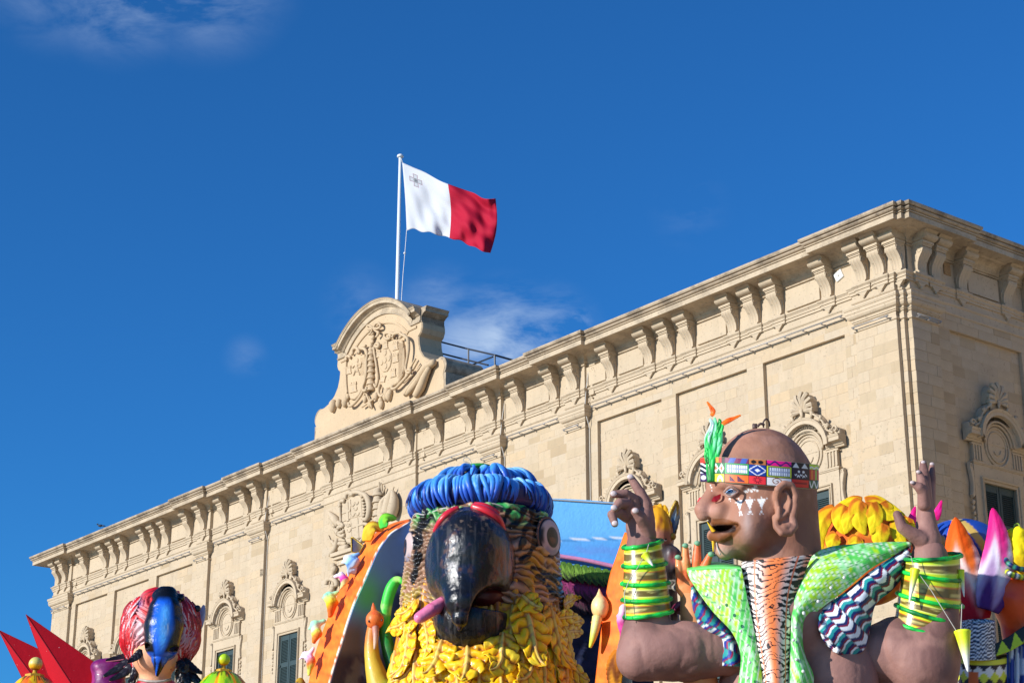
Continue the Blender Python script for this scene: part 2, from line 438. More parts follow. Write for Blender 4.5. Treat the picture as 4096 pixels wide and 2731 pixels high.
MB().sweep(ZP([(.0, 15.455), (.05, 15.46), (.05, 15.52), (.075, 15.53), (.075, 15.58), (.085, 15.585), (.10, 15.61), (.12, 15.625), (.12, 15.655), (-.02, 15.66)]), PATH).build('string_course', M_TRIM, palace)
MB().sweep(ZP([(.0, 15.65), (.0, 16.38)]), PATH, cap=False).build('frieze', M_TRIM, palace)
cove = [(.10+.22*(1-cos(a)), 16.455+.18*sin(a)) for a in np.linspace(0, pi/2, 6)]
MB().sweep(ZP([(.0, 16.345), (.05, 16.35), (.055, 16.385), (.03, 16.395), (.07, 16.405), (.085, 16.44), (.10, 16.45)]+cove+[(.37, 16.66), (.66, 16.66), (.66, 16.70)]), PATH).build('bed_moulding', M_CORN, palace)
MB().sweep(ZP([(.65, 16.69), (.70, 16.635), (.745, 16.635), (.745, 16.765), (.715, 16.768), (.715, 16.782), (.765, 16.785), (.77, 16.81), (.735, 16.815), (.735, 16.828), (.79, 16.832), (.80, 16.84)]), PATH).build('corona', M_CORN, palace)
MB().sweep(ZP([(.73, 16.825), (.80, 16.838), (.825, 16.86), (.83, 16.885), (.80, 16.89), (.775, 16.895), (.775, 16.912), (.85, 16.916), (.875, 16.95), (.875, 17.0), (.82, 17.02), (.2, 17.06), (-.1, 17.06)]), PATH).build('cornice_top', M_TOP, palace)
MB().add([(-46.9, .0, zb(17.03)), (.9, .0, zb(17.03)), (.9, 16, zb(17.03)), (-46.9, 16, zb(17.03))], [(0, 1, 2, 3)]).build('roof', M_TOP, palace)

# ---- pilaster capitals
CAPP = ZP([(-.02, 14.53), (.03, 14.54), (.035, 14.57), (.03, 14.60), (.0, 14.61), (.0, 14.735), (.03, 14.74), (.03, 14.77), (.05, 14.775), (.06, 14.80), (.06, 14.825), (.065, 14.83), (.11, 14.855), (.14, 14.90), (.15, 14.955), (.14, 14.965), (.155, 14.97), (.155, 15.05), (.17, 15.055), (.19, 15.10), (.19, 15.15), (-.02, 15.155)])
for a, b in PIL[1:-1]:
    MB().sweep(CAPP, [(a, .06), (a, -.12), (b, -.12), (b, .06)]).build('capital', M_TRIM, palace)
MB().sweep(CAPP, [(-46.15, 4), (-46.15, -.12), (-44.55, -.12), (-44.55, .06)]).build('capital', M_TRIM, palace)
MB().sweep(CAPP, [(-1.27, .06), (-1.27, -.12), (0, -.12), (0, -.01), (.14, -.01), (.14, .10), (.28, .10), (.28, 1.05), (.1, 1.05)]).build('capital', M_TRIM, palace)

# ---- corbels
def prof_corbel():
    return [(.13, 15.66), (.145, 15.67), (.145, 15.715), (.115, 15.73), (.112, 15.78), (.118, 15.86), (.14, 15.94), (.18, 16.02), (.23, 16.09), (.28, 16.15), (.31, 16.20), (.318, 16.245), (.30, 16.285), (.26, 16.305)]
def make_corbel():
    m = MB(); pr = prof_corbel(); hw = .165
    xs = [-hw, -hw*.8, -hw*.62, -hw*.5, -hw*.3, -hw*.18, hw*.18, hw*.3, hw*.5, hw*.62, hw*.8, hw]; dp = [0, 0, .022, .022, 0, .020, .020, 0, .022, .022, 0, 0]
    dp = [0, 0, .022, .022, .004, .018, .018, .004, .022, .022, 0, 0]
    vs = []; nx = len(xs)
    for i, (d, z) in enumerate(pr):
        w = .86+.14*min(1, i/8)
        k = 1 if 2 < i < len(pr)-2 else .15
        vs += [(x*w, -(d-q*k), zb(z)) for x, q in zip(xs, dp)]
    fs = [(i*nx+j, i*nx+j+1, (i+1)*nx+j+1, (i+1)*nx+j) for i in range(len(pr)-1) for j in range(nx-1)]
    b = len(vs); n = len(pr)
    for s_ in (0, nx-1):
        b = len(vs); vs += [(vs[i*nx+s_][0], .02, zb(pr[i][1])) for i in range(n)]
        fs += [(i*nx+s_, (i+1)*nx+s_, b+i+1, b+i) for i in range(n-1)]
    m.add(vs, fs)
    o = m.build('corbel', M_TRIM, None, radians(40))
    for sx in (-1, 1):                                   # scroll on each cheek
        v = MB()
        pts = []
        for k in range(26):
            a = -.6+k*.36; r = .098*(1-k/31); pts.append((sx*(.165), -.205-r*cos(a)*.95, zb(16.205)+r*sin(a)))
        v.tube(pts, [.016*(1-k/60) for k in range(26)], 5)
        v.tube([(sx*.155, -.12, zb(16.09)), (sx*.155, -.055, zb(15.98)), (sx*.15, -.045, zb(15.86)), (sx*.146, -.06, zb(15.76))], [.02, .03, .024, .012], 5)
        v.build('volute', M_TRIM, o, True)
    c = MB()
    for (z0, z1, d, w) in ((16.30, 16.335, .315, .175), (16.335, 16.36, .335, .185), (16.36, 16.415, .365, .205), (16.415, 16.43, .35, .195)): c.box((-w, -d, zb(z0)), (w, .01, zb(z1)))
    c.build('abacus', M_TRIM, o)
    q = MB(); ov = [(.33+.17*sin(a), 16.43+.10*(1-cos(a))) for a in np.linspace(0, pi/2, 7)]
    pr = [(.0, 16.43)]+ov+[(.505, 16.54), (.46, 16.545), (.46, 16.60), (.52, 16.655), (.0, 16.656)]
    vs = [(x, -d, zb(z)) for x in (-.225, .225) for d, z in pr]; n = len(pr)
    q.add(vs, [tuple(range(n)), tuple(range(2*n-1, n-1, -1))]+[(i, i+1, n+i+1, n+i) for i in range(n-1)])
    q.build('bracket', M_CORN, o)
    p = MB(); pr = [(.05, 15.44), (.075, 15.455), (.075, 15.52), (.10, 15.53), (.10, 15.58), (.12, 15.60), (.145, 15.625), (.145, 15.66), (0, 15.664)]
    p.sweep(ZP(pr), [(-.15, .02), (-.15, -.012), (.15, -.012), (.15, .02)])
    p.add([(-.14, -.09, zb(15.445)), (.14, -.09, zb(15.445)), (.14, .0, zb(15.445)), (-.14, .0, zb(15.445)), (-.025, -.075, zb(15.345)), (.025, -.075, zb(15.345)), (.025, .0, zb(15.345)), (-.025, .0, zb(15.345))],
          [(0,1,5,4),(1,2,6,5),(2,3,7,6),(3,0,4,7),(4,5,6,7)])
    p.ball((0, -.06, zb(15.325)), .034, 8, 6); p.build('pendant', M_TRIM, o)
    return o
CORBELS = [-45.68, -45.01, -43.25, -41.45, -40.55, -39.68, -37.89, -37.01, -36.16, -34.4, -33.14, -31.75, -30.13, -29.08, -27.5, -25.84, -24.54, -23.32, -21.02, -19.83, -18.35, -16.73, -15.5, -14.26, -12.67, -11.63, -10.17, -8.6, -7.79, -7.0, -5.38, -4.59, -3.78, -2.11, -.88, -.33]
def base_off(x):
    for a, b in PIL:
        if a <= x <= b: return .12
    return .10 if MID[0] <= x <= MID[1] else 0.
proto = make_corbel(); first = True
for x, y, rz in [(c, -base_off(c), 0) for c in CORBELS]+[(.12, .0, 0), (.30, .44, pi/2), (.28, .98, pi/2), (.15, 2.13, pi/2), (.15, 3.85, pi/2), (.15, 4.75, pi/2), (.15, 5.6, pi/2), (.15, 7.3, pi/2)]:
    o = proto if first else copy_tree(proto)
    first = False; o.parent = palace; o.location = (x, y, 0); o.rotation_euler = (0, 0, rz)
for x in (-44.19, -28.4, -19.19, -11.01):              # flat half corbels beside the pilasters
    m = MB(); pr = prof_corbel()
    pts = [(.02+d*.55, zb(z)) for d, z in pr]; out = [(p[0]-.08, p[1]) for p in pts]+[(-.09+.02*sin(i), p[1]) for i, p in enumerate(reversed(pts))]
    m.poly(out, -.05, .02, .015, .02)
    m.tube([(.02+.06*cos(a)*(1-k/20), -.055, zb(16.2)+.07*sin(a)*(1-k/20)) for k, a in enumerate(np.linspace(0, 5, 14))], .012, 5)
    m.box((-.12, -.06, zb(16.31)), (.12, .02, zb(16.40))).box((-.1, -.09, zb(15.44)), (.1, 0, zb(15.655))).ball((0, -.06, zb(15.36)), .03, 8, 6)
    m.build('half_corbel', M_TRIM, palace, radians(40), (x, 0, 0))
for i in range(len(CORBELS)-1):
    a, b = CORBELS[i], CORBELS[i+1]
    if b-a > 1.4:
        w0, w1 = a+.27, b-.27; d = base_off((a+b)/2)
        MB().poly([(w0, zb(15.74)), (w1, zb(15.74)), (w1, zb(16.31)), (w0, zb(16.31))], -d-.055, -d+.02, .012, .02).build('frieze_panel', M_TRIM, palace)
for a, b in ((2.42, 3.58), (5.88, 7.0)):
    MB().box((.1, a, zb(15.74)), (.205, b, zb(16.31))).build('frieze_panel', M_TRIM, palace)

# ---- windows with shell crowned hoods
M_SHUT = plain('shutter_paint', (.030, .052, .052), .55, .15, .1); M_DARK = plain('dark_gap', (.012, .013, .014), .9, .1, 0)
def arc(cx, cz, r, a0, a1, n, rz=None): return [(cx+r*cos(a), cz+(rz or r)*sin(a)) for a in np.linspace(a0, a1, n)]
def make_window():
    s = MB()
    for sx in (-1, 1):
        x0, x1 = sorted((sx*.60, sx*.93)); s.box((x0, -.05, zb(6.6)), (x1, .05, zb(11.42)))
    s.box((-.60, -.05, zb(11.0)), (.60, .05, zb(11.42)))
    s.box((-.90, -.05, zb(11.42)), (.90, .05, zb(11.98)))
    s.poly([(-.58, zb(11.97)), (.58, zb(11.97))]+arc(0, zb(11.97), .60, 0, pi, 15), -.06, .05)
    root = s.build('window', M_TRIM, None)
    f = MB()
    pr = [(0, .0), (0, .075), (.03, .085), (.035, .06), (.07, .065), (.075, .10), (.11, .11), (.115, .0)]
    f.vsweep(pr, [(-.60, zb(6.6)), (-.60, zb(10.99)), (.60, zb(10.99)), (.60, zb(6.6))])
    f.build('frame', M_TRIM, root)
    l = MB(); l.box((-.97, -.085, zb(11.43)), (.97, .04, zb(11.465))).box((-.94, -.07, zb(11.40)), (.94, .04, zb(11.43)))
    for sx in (-1, 1):
        for k in range(4): l.box((sx*(.60+.10*k)-.022, -.08, zb(11.50)), (sx*(.60+.10*k)+.022, -.02, zb(11.86)))
        l.box((min(sx*.55, sx*.97), -.085, zb(11.86)), (max(sx*.55, sx*.97), -.02, zb(11.90)))
    l.build('fluted_band', M_TRIM, root)
    md = MB()
    for r, w in ((.44, .03), (.345, .02)):
        md.tube([(r*cos(a), -.065, zb(11.93)+r*1.08*sin(a)) for a in np.linspace(0, 2*pi, 33)], w, 6, False)
    md.tube([(.14*cos(a), -.06, zb(11.90)+.17*sin(a)) for a in np.linspace(-2.6, -.2, 11)], .02, 5)
    for r, w, d in ((.50, .035, .10), (.555, .03, .15)): md.tube([(r*cos(a), -d, zb(11.97)+r*1.02*sin(a)) for a in np.linspace(.02, pi-.02, 25)], w, 6)
    for k in range(7): a = radians(30+20*k); md.tube([(.84*cos(a), -.20, zb(11.99)+.84*sin(a)), (.97*cos(a), -.225, zb(12.0)+1.0*sin(a))], [.03, .055], 6)
    md.build('medallion', M_TRIM, root, True)
    h = MB(); hp = [(-1.0, zb(11.95)), (-.58, zb(11.95))]+arc(0, zb(11.99), .585, pi*.99, pi*.01, 17)+[(.58, zb(11.95)), (1.0, zb(11.95))]
    pr = [(-.02, .0), (-.02, .07), (.03, .09), (.03, .12), (.055, .13), (.09, .17), (.095, .25), (.10, .27), (.19, .27), (.195, .285), (.22, .29), (.25, .31), (.25, .0)]
    h.vsweep(pr, [(-1.17, zb(11.95))]+hp[1:-1]+[(1.17, zb(11.95))])
    h.build('hood', M_TRIM, root, radians(30))
    c = MB(); half = [(1.12, 12.19), (1.13, 12.34), (1.02, 12.40), (.94, 12.36), (.90, 12.30), (.86, 12.30), (.84, 12.42), (.74, 12.52), (.64, 12.50), (.60, 12.56), (.56, 12.72), (.46, 12.84), (.34, 12.90), (.26, 12.98), (.27, 13.10), (.30, 13.22), (.22, 13.30)]
    c.poly([(-x, zb(z)) for x, z in half]+[(0, zb(13.34))]+[(x, zb(z)) for x, z in half][::-1]+[(.90, zb(12.17))]+arc(0, zb(12.0), .80, .22, pi-.22, 13)+[(-.90, zb(12.17))], -.16, .04, .02, .03)
    for sx in (-1, 1):
        for (cx, cz, r, n) in ((1.03, 12.34, .085, 12), (.72, 12.44, .095, 14), (.27, 13.02, .10, 14)):
            c.tube([(sx*(cx-(r*(1-k/(n*1.3)))*cos(k*.55)), -.215, zb(cz)+(r*(1-k/(n*1.3)))*sin(k*.55)) for k in range(n)], .026, 5)
        c.tube([(sx*.95, -.20, zb(12.27)), (sx*.78, -.21, zb(12.36)), (sx*.64, -.21, zb(12.62)), (sx*.45, -.215, zb(12.80)), (sx*.30, -.215, zb(12.90))], .028, 5)
        for k in range(3):
            c.tube([(sx*(.20+.17*k), -.205, zb(12.62+.01*k-.07*k*k)), (sx*(.16+.15*k), -.215, zb(12.78-.09*k*k*.5))], [.018, .035], 5)
    c.build('crest', M_TRIM, root, radians(40))
    sh = MB(); cx, cz = 0, 13.02
    for k in range(9):
        a = radians(-8+k*24.5); L = .33+.13*sin(a)**2
        p0 = np.array([.05*cos(a), -.20, zb(cz)+.05*sin(a)]); p1 = np.array([L*.7*cos(a), -.26, zb(cz)+L*.75*sin(a)]); p2 = np.array([L*.96*cos(a), -.21, zb(cz)+L*sin(a)]); p3 = np.array([L*cos(a), -.15, zb(cz)+L*1.03*sin(a)])
        sh.tube([p0, p1, p2, p3], [.02, .06, .07, .04], 6)
    outl = [((.30+.15*sin(a)**2)*cos(a)*1.02, zb(cz)+(.30+.15*sin(a)**2)*sin(a)*1.02) for a in np.linspace(-.15, pi+.15, 15)]
    sh.poly(outl, -.18, .05)
    sh.ball((0, -.22, zb(cz)), .06, 8, 6)
    sh.build('shell', M_TRIM, root, radians(45))
    for sx in (-1, 1):
        k_ = MB()
        pts = [(1.0, 11.36), (1.09, 11.40), (1.10, 11.28), (1.06, 11.12), (1.03, 10.9), (1.05, 10.72), (1.08, 10.62), (1.03, 10.55), (.96, 10.62), (.95, 10.9), (.96, 11.2)]
        k_.poly([(sx*x, zb(z)) for x, z in pts], -.07, .02, .012, .02)
        k_.tube([(sx*(1.04+.045*cos(a)*(1-i/16)), -.075, zb(11.32)+.06*sin(a)*(1-i/16)) for i, a in enumerate(np.linspace(0, 5, 12))], .013, 5)
        for q in range(6):
            k_.ball((sx*(1.03+.02*sin(q*2)), -.03, zb(10.45-.13*q)), .055-.004*q, 7, 5, (1, .7, 1.2))
        k_.build('console', M_TRIM, root, radians(45))
    MB().box((-.60, .055, zb(6.6)), (.60, .06, zb(11.0))).build('reveal', M_DARK, root)
    for sx in (-1, 1):
        lf = MB(); x0, x1 = sorted((sx*.012, sx*.585)); y0, y1 = .0, .045
        zs = [(10.98, 10.80), (10.05, 9.90), (9.15, 9.0), (8.2, 8.05), (7.2, 7.0)]
        for z1, z0 in zs: lf.box((x0, y0, zb(z0)), (x1, y1, zb(z1)))
        for xa in (x0, x1-.075): lf.box((xa, y0-.003, zb(6.9)), (xa+.075, y1, zb(10.98)))
        lf.box((sx*.55-.03, y0-.04, zb(9.93)), (sx*.55+.03, y0, zb(9.99)))
        lo = lf.build('shutter', M_SHUT, root)
        sl = MB()
        for za, zb_ in ((10.80, 10.05), (9.90, 9.15), (9.0, 8.2), (8.05, 7.2)):
            n = int((za-zb_)/.047)
            for k in range(n):
                z = za-(k+.5)*(za-zb_)/n
                sl.add([(x0+.07, y0+.004, zb(z)-.021), (x1-.07, y0+.004, zb(z)-.021), (x1-.07, y1-.004, zb(z)+.018), (x0+.07, y1-.004, zb(z)+.018),
                        (x0+.07, y0+.004, zb(z)-.012), (x1-.07, y0+.004, zb(z)-.012), (x1-.07, y1-.004, zb(z)+.027), (x0+.07, y1-.004, zb(z)+.027)], [(0,1,2,3),(4,7,6,5),(0,4,5,1),(2,6,7,3)])
        so = sl.build('shutter_slats', M_SHUT, root); so['kind'] = 'stuff'
    return root
wp = make_window(); first = True
for x in WINS+['side']:
    o = wp if first else copy_tree(wp); first = False; o.parent = palace
    if x == 'side': o.location = (.10, SWIN, 0); o.rotation_euler = (0, 0, pi/2)
    else:
        inp = any(a < x < b for a, b in PANELS); o.location = (x, .06 if inp else 0, 0)

# ---- gable with two carved shields
GC = -22.0; GO = 0.0
half = [(2.46, 20.12), (2.52, 20.02), (2.53, 19.86), (2.46, 19.70), (2.33, 19.61), (2.36, 19.35), (2.45, 19.08), (2.64, 18.84), (2.95, 18.65), (3.25, 18.57), (3.55, 18.55), (3.75, 18.42), (3.82, 18.20), (3.74, 17.95), (3.80, 17.7), (3.80, 17.0)]
body_pts = [(GC-x, zb(z)) for x, z in half][::-1]+arc(GC, zb(20.12-1.70), 2.95, pi-.615, .615, 19)+[(GC+x, zb(z)) for x, z in half]
g = MB().poly(body_pts, -GO, .92, .03, .04)
gable = g.build('gable', M_GAB, palace)
gp = [(GC-2.42, zb(20.12)), (GC-1.93, zb(20.12))]+arc(GC, zb(20.12-1.62), 2.52, pi-.70, .70, 21)+[(GC+1.93, zb(20.12)), (GC+2.42, zb(20.12))]
pr = [(-.06, .0), (-.06, .05), (-.02, .06), (.0, .03), (.16, .03), (.17, .07), (.20, .10), (.25, .19), (.26, .26), (.36, .26), (.37, .285), (.40, .29), (.43, .32), (.43, .0)]
MB().vsweep(pr, [(GC-2.45, zb(20.12))]+gp[1:-1]+[(GC+2.45, zb(20.12))]).build('gable_cornice', M_CORN, gable, radians(30))
t_ = MB()
for sx in (-1, 1):                                       # the cornice turns back over the ends
    t_.sweep([(d_, zb(20.12)+h) for h, d_ in pr], [(GC+2.45, -.0), (GC+2.45, .92)] if sx > 0 else [(GC-2.45, .92), (GC-2.45, 0.)])
    t_.box((GC+1.85 if sx > 0 else GC-2.45, .0, zb(20.12)), (GC+2.45 if sx > 0 else GC-1.85, .92, zb(20.54)))
arcT = arc(GC, zb(20.12-1.62), 2.94, pi-.70, .70, 21)
t_.poly([(GC-1.9, zb(20.1))]+arcT+[(GC+1.9, zb(20.1))], .05, .915)
t_.build('gable_coping', M_TOP, gable)
MB().vsweep([(-.04, 0), (-.04, .035), (0, .05), (.04, .035), (.04, 0)], [(GC-2.25, zb(19.95)), (GC-1.80, zb(19.95))]+arc(GC, zb(20.0-1.62), 2.28, pi-.72, .72, 19)+[(GC+1.80, zb(19.95)), (GC+2.25, zb(19.95))]).build('arch_fillet', M_GAB, gable)
# scroll ends on the roof beside the gable
MB().tube([(GC+3.55, .02, zb(18.25)), (GC+3.55, 1.5, zb(18.25))], [.33, .33], 18).box((GC+3.1, 0.02, zb(17)), (GC+3.85, 1.5, zb(18.0))).build('gable_scroll', M_TOP, gable, radians(40))
MB().tube([(GC-3.55, .02, zb(18.25)), (GC-3.55, 1.5, zb(18.25))], [.33, .33], 18).box((GC-3.85, 0.02, zb(17)), (GC-3.1, 1.5, zb(18.0))).build('gable_scroll', M_TOP, gable, radians(40))
GZ = Zm(1300, 1230, .2551)
def gw(x, y, off=.08): return onwall(*GZ(x, y), off)
def gpts(lst, off=.08): return [gw(x, y, off) for x, y in lst]
def gtube(m, lst, r, off=.1, n=7):
    m.tube([(p[0], -off, p[1]) for p in smooth_pts(gpts(lst, off))], r if not hasattr(r, '__len__') else list(np.interp(np.linspace(0, 1, (len(lst)-1)*4+1), np.linspace(0, 1, len(r)), r)), n)
def smooth_pts(P, k=4):
    P = [np.array(p, float) for p in P]; out = []
    for i in range(len(P)-1):
        p0, p1, p2, p3 = P[max(i-1, 0)], P[i], P[i+1], P[min(i+2, len(P)-1)]
        for j in range(k):
            t = j/k; out.append(.5*((2*p1)+(-p0+p2)*t+(2*p0-5*p1+4*p2-p3)*t*t+(-p0+3*p1-3*p2+p3)*t**3))
    out.append(P[-1]); return out
sh1 = [(800, 560), (840, 640), (905, 540), (1000, 500), (1120, 500), (1210, 510), (1235, 640), (1245, 800), (1240, 940), (1215, 1060), (1150, 1180), (1020, 1260), (940, 1300), (870, 1190), (830, 1050), (800, 850), (785, 700)]
MB().poly([tuple(p) for p in gpts(sh1)], -.10, .01, .03, .03).build('shield', M_GAB, gable)
sh2 = [(340, 800), (400, 770), (480, 720), (560, 740), (620, 730), (640, 850), (640, 1000), (620, 1150), (590, 1270), (540, 1370), (470, 1440), (400, 1440), (370, 1350), (345, 1200), (335, 1000)]
MB().poly([tuple(p) for p in gpts(sh2)], -.10, .01, .03, .03).build('shield', M_GAB, gable)
# ribbed field of the shields
rb = MB()
for k in range(11): x = 1158+k*6.2; rb.tube([(p[0], -.102, p[1]) for p in gpts([(x, 545+k*2), (x-(5+k*.5), 1120-k*9)], .1)], .008, 4)
for k in range(20): y = 800+k*14; rb.tube([(p[0], -.102, p[1]) for p in gpts([(545, y), (612, y-18)], .1)], .007, 4)
rb.build('shield_hatching', M_GAB, gable)
ov = [(870, 700), (930, 650), (1000, 650), (1035, 720), (1040, 820), (1020, 920), (970, 1000), (910, 1010), (860, 950), (840, 860), (845, 770)]
inner = MB().poly([tuple(p) for p in gpts(ov, .13)], -.14, -.08, .02, .02)
def escut(m, x, y, s=1.):
    o = [(-26, -40), (26, -48), (30, 0), (18, 34), (0, 44), (-20, 32), (-30, 6)]
    m.poly([tuple(p) for p in gpts([(x+a*s, y+b*s) for a, b in o], .16)], -.165, -.13, .01, .015)
for x, y in ((930, 712), (990, 795), (930, 825), (875, 862), (938, 920)): escut(inner, x, y)
inner.build('inner_shield', M_GAB, gable)
def castle(x, y, s=1., rot=0):
    m = MB()
    def P(l): return [tuple(p) for p in gpts([(x+s*(a*cos(rot)-b*sin(rot)), y+s*(a*sin(rot)+b*cos(rot)-.28*a)) for a, b in l], .13)]
    m.poly(P([(-46, 62), (50, 62), (50, 44), (42, 40), (38, -46), (-38, -46), (-40, 40), (-46, 44)]), -.135, -.09)
    for a in (-34, 0, 30): m.poly(P([(a-10, -48), (a+12, -48), (a+12, -74), (a-10, -74)]), -.14, -.09)
    m.poly(P([(-46, -40), (44, -40), (44, -56), (-46, -56)]), -.145, -.09)
    m.build('castle_relief', M_GAB, gable)
    q = MB(); q.poly(P([(-12, 44), (12, 44), (12, 4), (0, -8), (-12, 4)]), -.137, -.10); q.build('castle_door', M_MORT, gable)
castle(945, 595, .8); castle(1098, 605, .95); castle(1100, 795, 1.0); castle(1062, 1030, .92); castle(838, 730, .75); castle(905, 1120, .8, .3); castle(440, 1255, 1.15); castle(365, 985, .9)
lion = MB()
for (x, y, r, a) in ((495, 835, .10, 1.1), (490, 905, .105, 1.4), (495, 965, .09, 1.3)): p = gw(x, y, .12); lion.ball((p[0], -.10, p[1]), r, 9, 7, (1, .5, a))
for l in ([(480, 890), (440, 930), (430, 950)], [(520, 880), (550, 900), (560, 870)], [(475, 970), (455, 1040), (440, 1060)], [(515, 970), (530, 1030), (545, 1050)], [(530, 940), (560, 920), (555, 860), (575, 880)]): gtube(lion, l, .028, .12, 6)
lion.build('lion_relief', M_GAB, gable, True)
fr = MB()
gtube(fr, [(1060, 470), (1075, 420), (1030, 400), (960, 400), (930, 450), (965, 495), (1020, 480), (1030, 440), (1005, 430)], .055, .16)
gtube(fr, [(1075, 420), (1130, 400), (1180, 400), (1200, 450), (1170, 470)], .055, .18)
gtube(fr, [(1190, 420), (1290, 480), (1310, 640), (1290, 800), (1265, 950), (1290, 1020), (1340, 1010), (1330, 970), (1290, 985)], [.05, .06, .05, .045, .05, .06, .05], .2)
gtube(fr, [(1330, 1010), (1280, 1080), (1200, 1170), (1110, 1260), (1050, 1270), (1060, 1220)], .055, .16)
gtube(fr, [(760, 620), (790, 800), (820, 1000), (830, 1130), (800, 1240), (770, 1200)], .045, .15)
gtube(fr, [(790, 590), (820, 560), (850, 590), (830, 620), (780, 600)], .06, .18)
gtube(fr, [(860, 1200), (840, 1330), (880, 1390), (930, 1340), (940, 1280)], .05, .14)
fr.build('scroll_frame', M_GAB, gable, True)
fr = MB()
gtube(fr, [(430, 740), (440, 660), (480, 630), (520, 660), (540, 720)], .06, .18)
gtube(fr, [(560, 640), (620, 650), (660, 720), (650, 850), (650, 1000), (625, 1150), (595, 1240), (600, 1300), (650, 1290), (645, 1250)], [.06, .06, .05, .045, .045, .05, .06, .05], .2)
gtube(fr, [(340, 830), (330, 780), (370, 760), (400, 790)], .05, .16); gtube(fr, [(335, 820), (330, 1000), (335, 1200), (350, 1340)], .035, .13)
gtube(fr, [(600, 1300), (560, 1380), (500, 1460), (430, 1530), (380, 1540), (370, 1490)], .05, .15)
gtube(fr, [(540, 640), (590, 610), (640, 600)], .05, .15)
fr.build('scroll_frame', M_GAB, gable, True)
gl = MB()
for k in range(7):
    p = gw(712-k*1.0, 690+k*92, .1); gl.ball((p[0], -.09, p[1]+.06), .13, 9, 6, (1.0, .6, .75)); gl.lathe([(.05, .10), (.13, -.02), (.17, -.13), (.08, -.15)], (p[0], -.05, p[1]), 9)
gl.build('garland', M_GAB, gable, radians(50))
bw = MB()
gtube(bw, [(750, 320), (690, 280), (660, 300), (690, 340), (750, 330)], .045, .16); gtube(bw, [(760, 320), (800, 250), (850, 250), (870, 300), (820, 330), (760, 325)], .045, .16)
gtube(bw, [(750, 330), (720, 400), (690, 420)], .04, .14); gtube(bw, [(760, 330), (800, 370), (840, 390), (830, 430), (800, 460)], .04, .14)
for (x, y, r) in ((735, 405, .11), (745, 470, .11), (735, 540, .10), (715, 600, .09)): p = gw(x, y, .1); bw.ball((p[0], -.09, p[1]), r, 8, 6, (1, .6, .8))
bw.build('bow', M_GAB, gable, True)
def relief(name, l, r, off):                             # drapery, spears and drums at the foot, each its own piece
    m_ = MB(); gtube(m_, l, r, off); m_.build(name, M_GAB, gable, True)
relief('drapery', [(1720, 850), (1600, 930), (1520, 1030), (1450, 1150), (1350, 1280), (1260, 1370)], [.10, .16, .13, .12, .12, .08], .14)
relief('drapery', [(1640, 930), (1560, 1100), (1500, 1250), (1420, 1390)], [.08, .13, .15, .12], .16)
relief('drapery', [(1580, 900), (1470, 1050), (1330, 1230), (1240, 1370)], [.05, .07, .07, .05], .2)
for l in ([(1330, 960), (1420, 800)], [(1370, 990), (1450, 850)], [(1440, 1000), (1510, 900)], [(1230, 1180), (1380, 1050)], [(640, 1330), (740, 1580)], [(580, 1560), (780, 1420)], [(600, 1400), (640, 1320)]): relief('spear', l, .035, .12)
for (x, y, r) in ((960, 1330, .16), (990, 1380, .16), (940, 1390, .15), (1005, 1340, .13), (620, 1430, .13), (700, 1500, .14), (790, 1390, .12), (860, 1470, .13), (870, 1520, .13), (320, 1420, .14), (300, 1480, .16), (350, 1380, .1), (200, 1500, .14), (110, 1540, .2)):
    p = gw(x, y, .1); m_ = MB(); m_.ball((p[0], -.06, p[1]), r, 9, 6, (.8, .8, 1.2)); m_.build('shell_relief', M_GAB, gable, True)

# ---- coat of arms over the middle window
AZ = Zm(1250, 1900, .2935)
def aw(x, y, off=.3): return onwall(*AZ(x, y), off)
arms = MB()
ol = [(395, 420), (450, 340), (540, 290), (640, 260), (700, 300), (745, 400), (750, 500), (715, 590), (690, 640), (700, 720), (680, 840), (620, 920), (540, 940), (470, 930), (440, 850), (410, 760), (395, 640), (385, 520)]
arms.poly([aw(x, y, .28) for x, y in ol], -.32, -.05, .05, .05)
coat = arms.build('coat_of_arms', M_TRIM, palace)
q = MB()
def aq(l, d0, d1): q.poly([tuple(aw(x, y, d0)) for x, y in l], -d0, -d1, .012, .015)
aq([(520, 590), (680, 555), (690, 830), (620, 870), (540, 860)], .345, .30)
aq([(405, 420), (515, 330), (520, 590), (400, 640)], .345, .30); aq([(525, 330), (660, 290), (675, 550), (522, 590)], .335, .30); aq([(410, 650), (520, 600), (535, 850), (470, 860)], .335, .30)
aq([(445, 380), (480, 360), (490, 620), (460, 630)], .37, .33); aq([(400, 500), (510, 460), (512, 490), (400, 530)], .372, .33)
aq([(585, 580), (615, 575), (630, 850), (600, 860)], .37, .33); aq([(530, 690), (690, 640), (690, 670), (530, 725)], .372, .33)
for (x, y) in ((545, 390), (600, 365), (585, 445), (545, 530), (610, 515), (480, 670), (505, 660), (497, 740)):
    q.tube([(aw(x+26*cos(a), y+30*sin(a), .34)[0], -.345, aw(x+26*cos(a), y+30*sin(a), .34)[1]) for a in np.linspace(-.3, pi, 8)], .022, 5)
q.build('quarterings', M_TRIM, coat)
q = MB()
def at_(l, r, off=.36): q.tube([(p[0], -off, p[1]) for p in smooth_pts([aw(x, y, off) for x, y in l])], list(np.interp(np.linspace(0, 1, (len(l)-1)*4+1), np.linspace(0, 1, len(r)), r)) if hasattr(r, '__len__') else r, 7)
at_([(640, 250), (720, 270), (770, 370), (775, 480), (745, 590), (690, 600)], [.05, .09, .11, .11, .09, .05]); at_([(440, 350), (400, 350), (370, 380), (380, 430)], .07); at_([(375, 400), (378, 520), (390, 640)], .05)
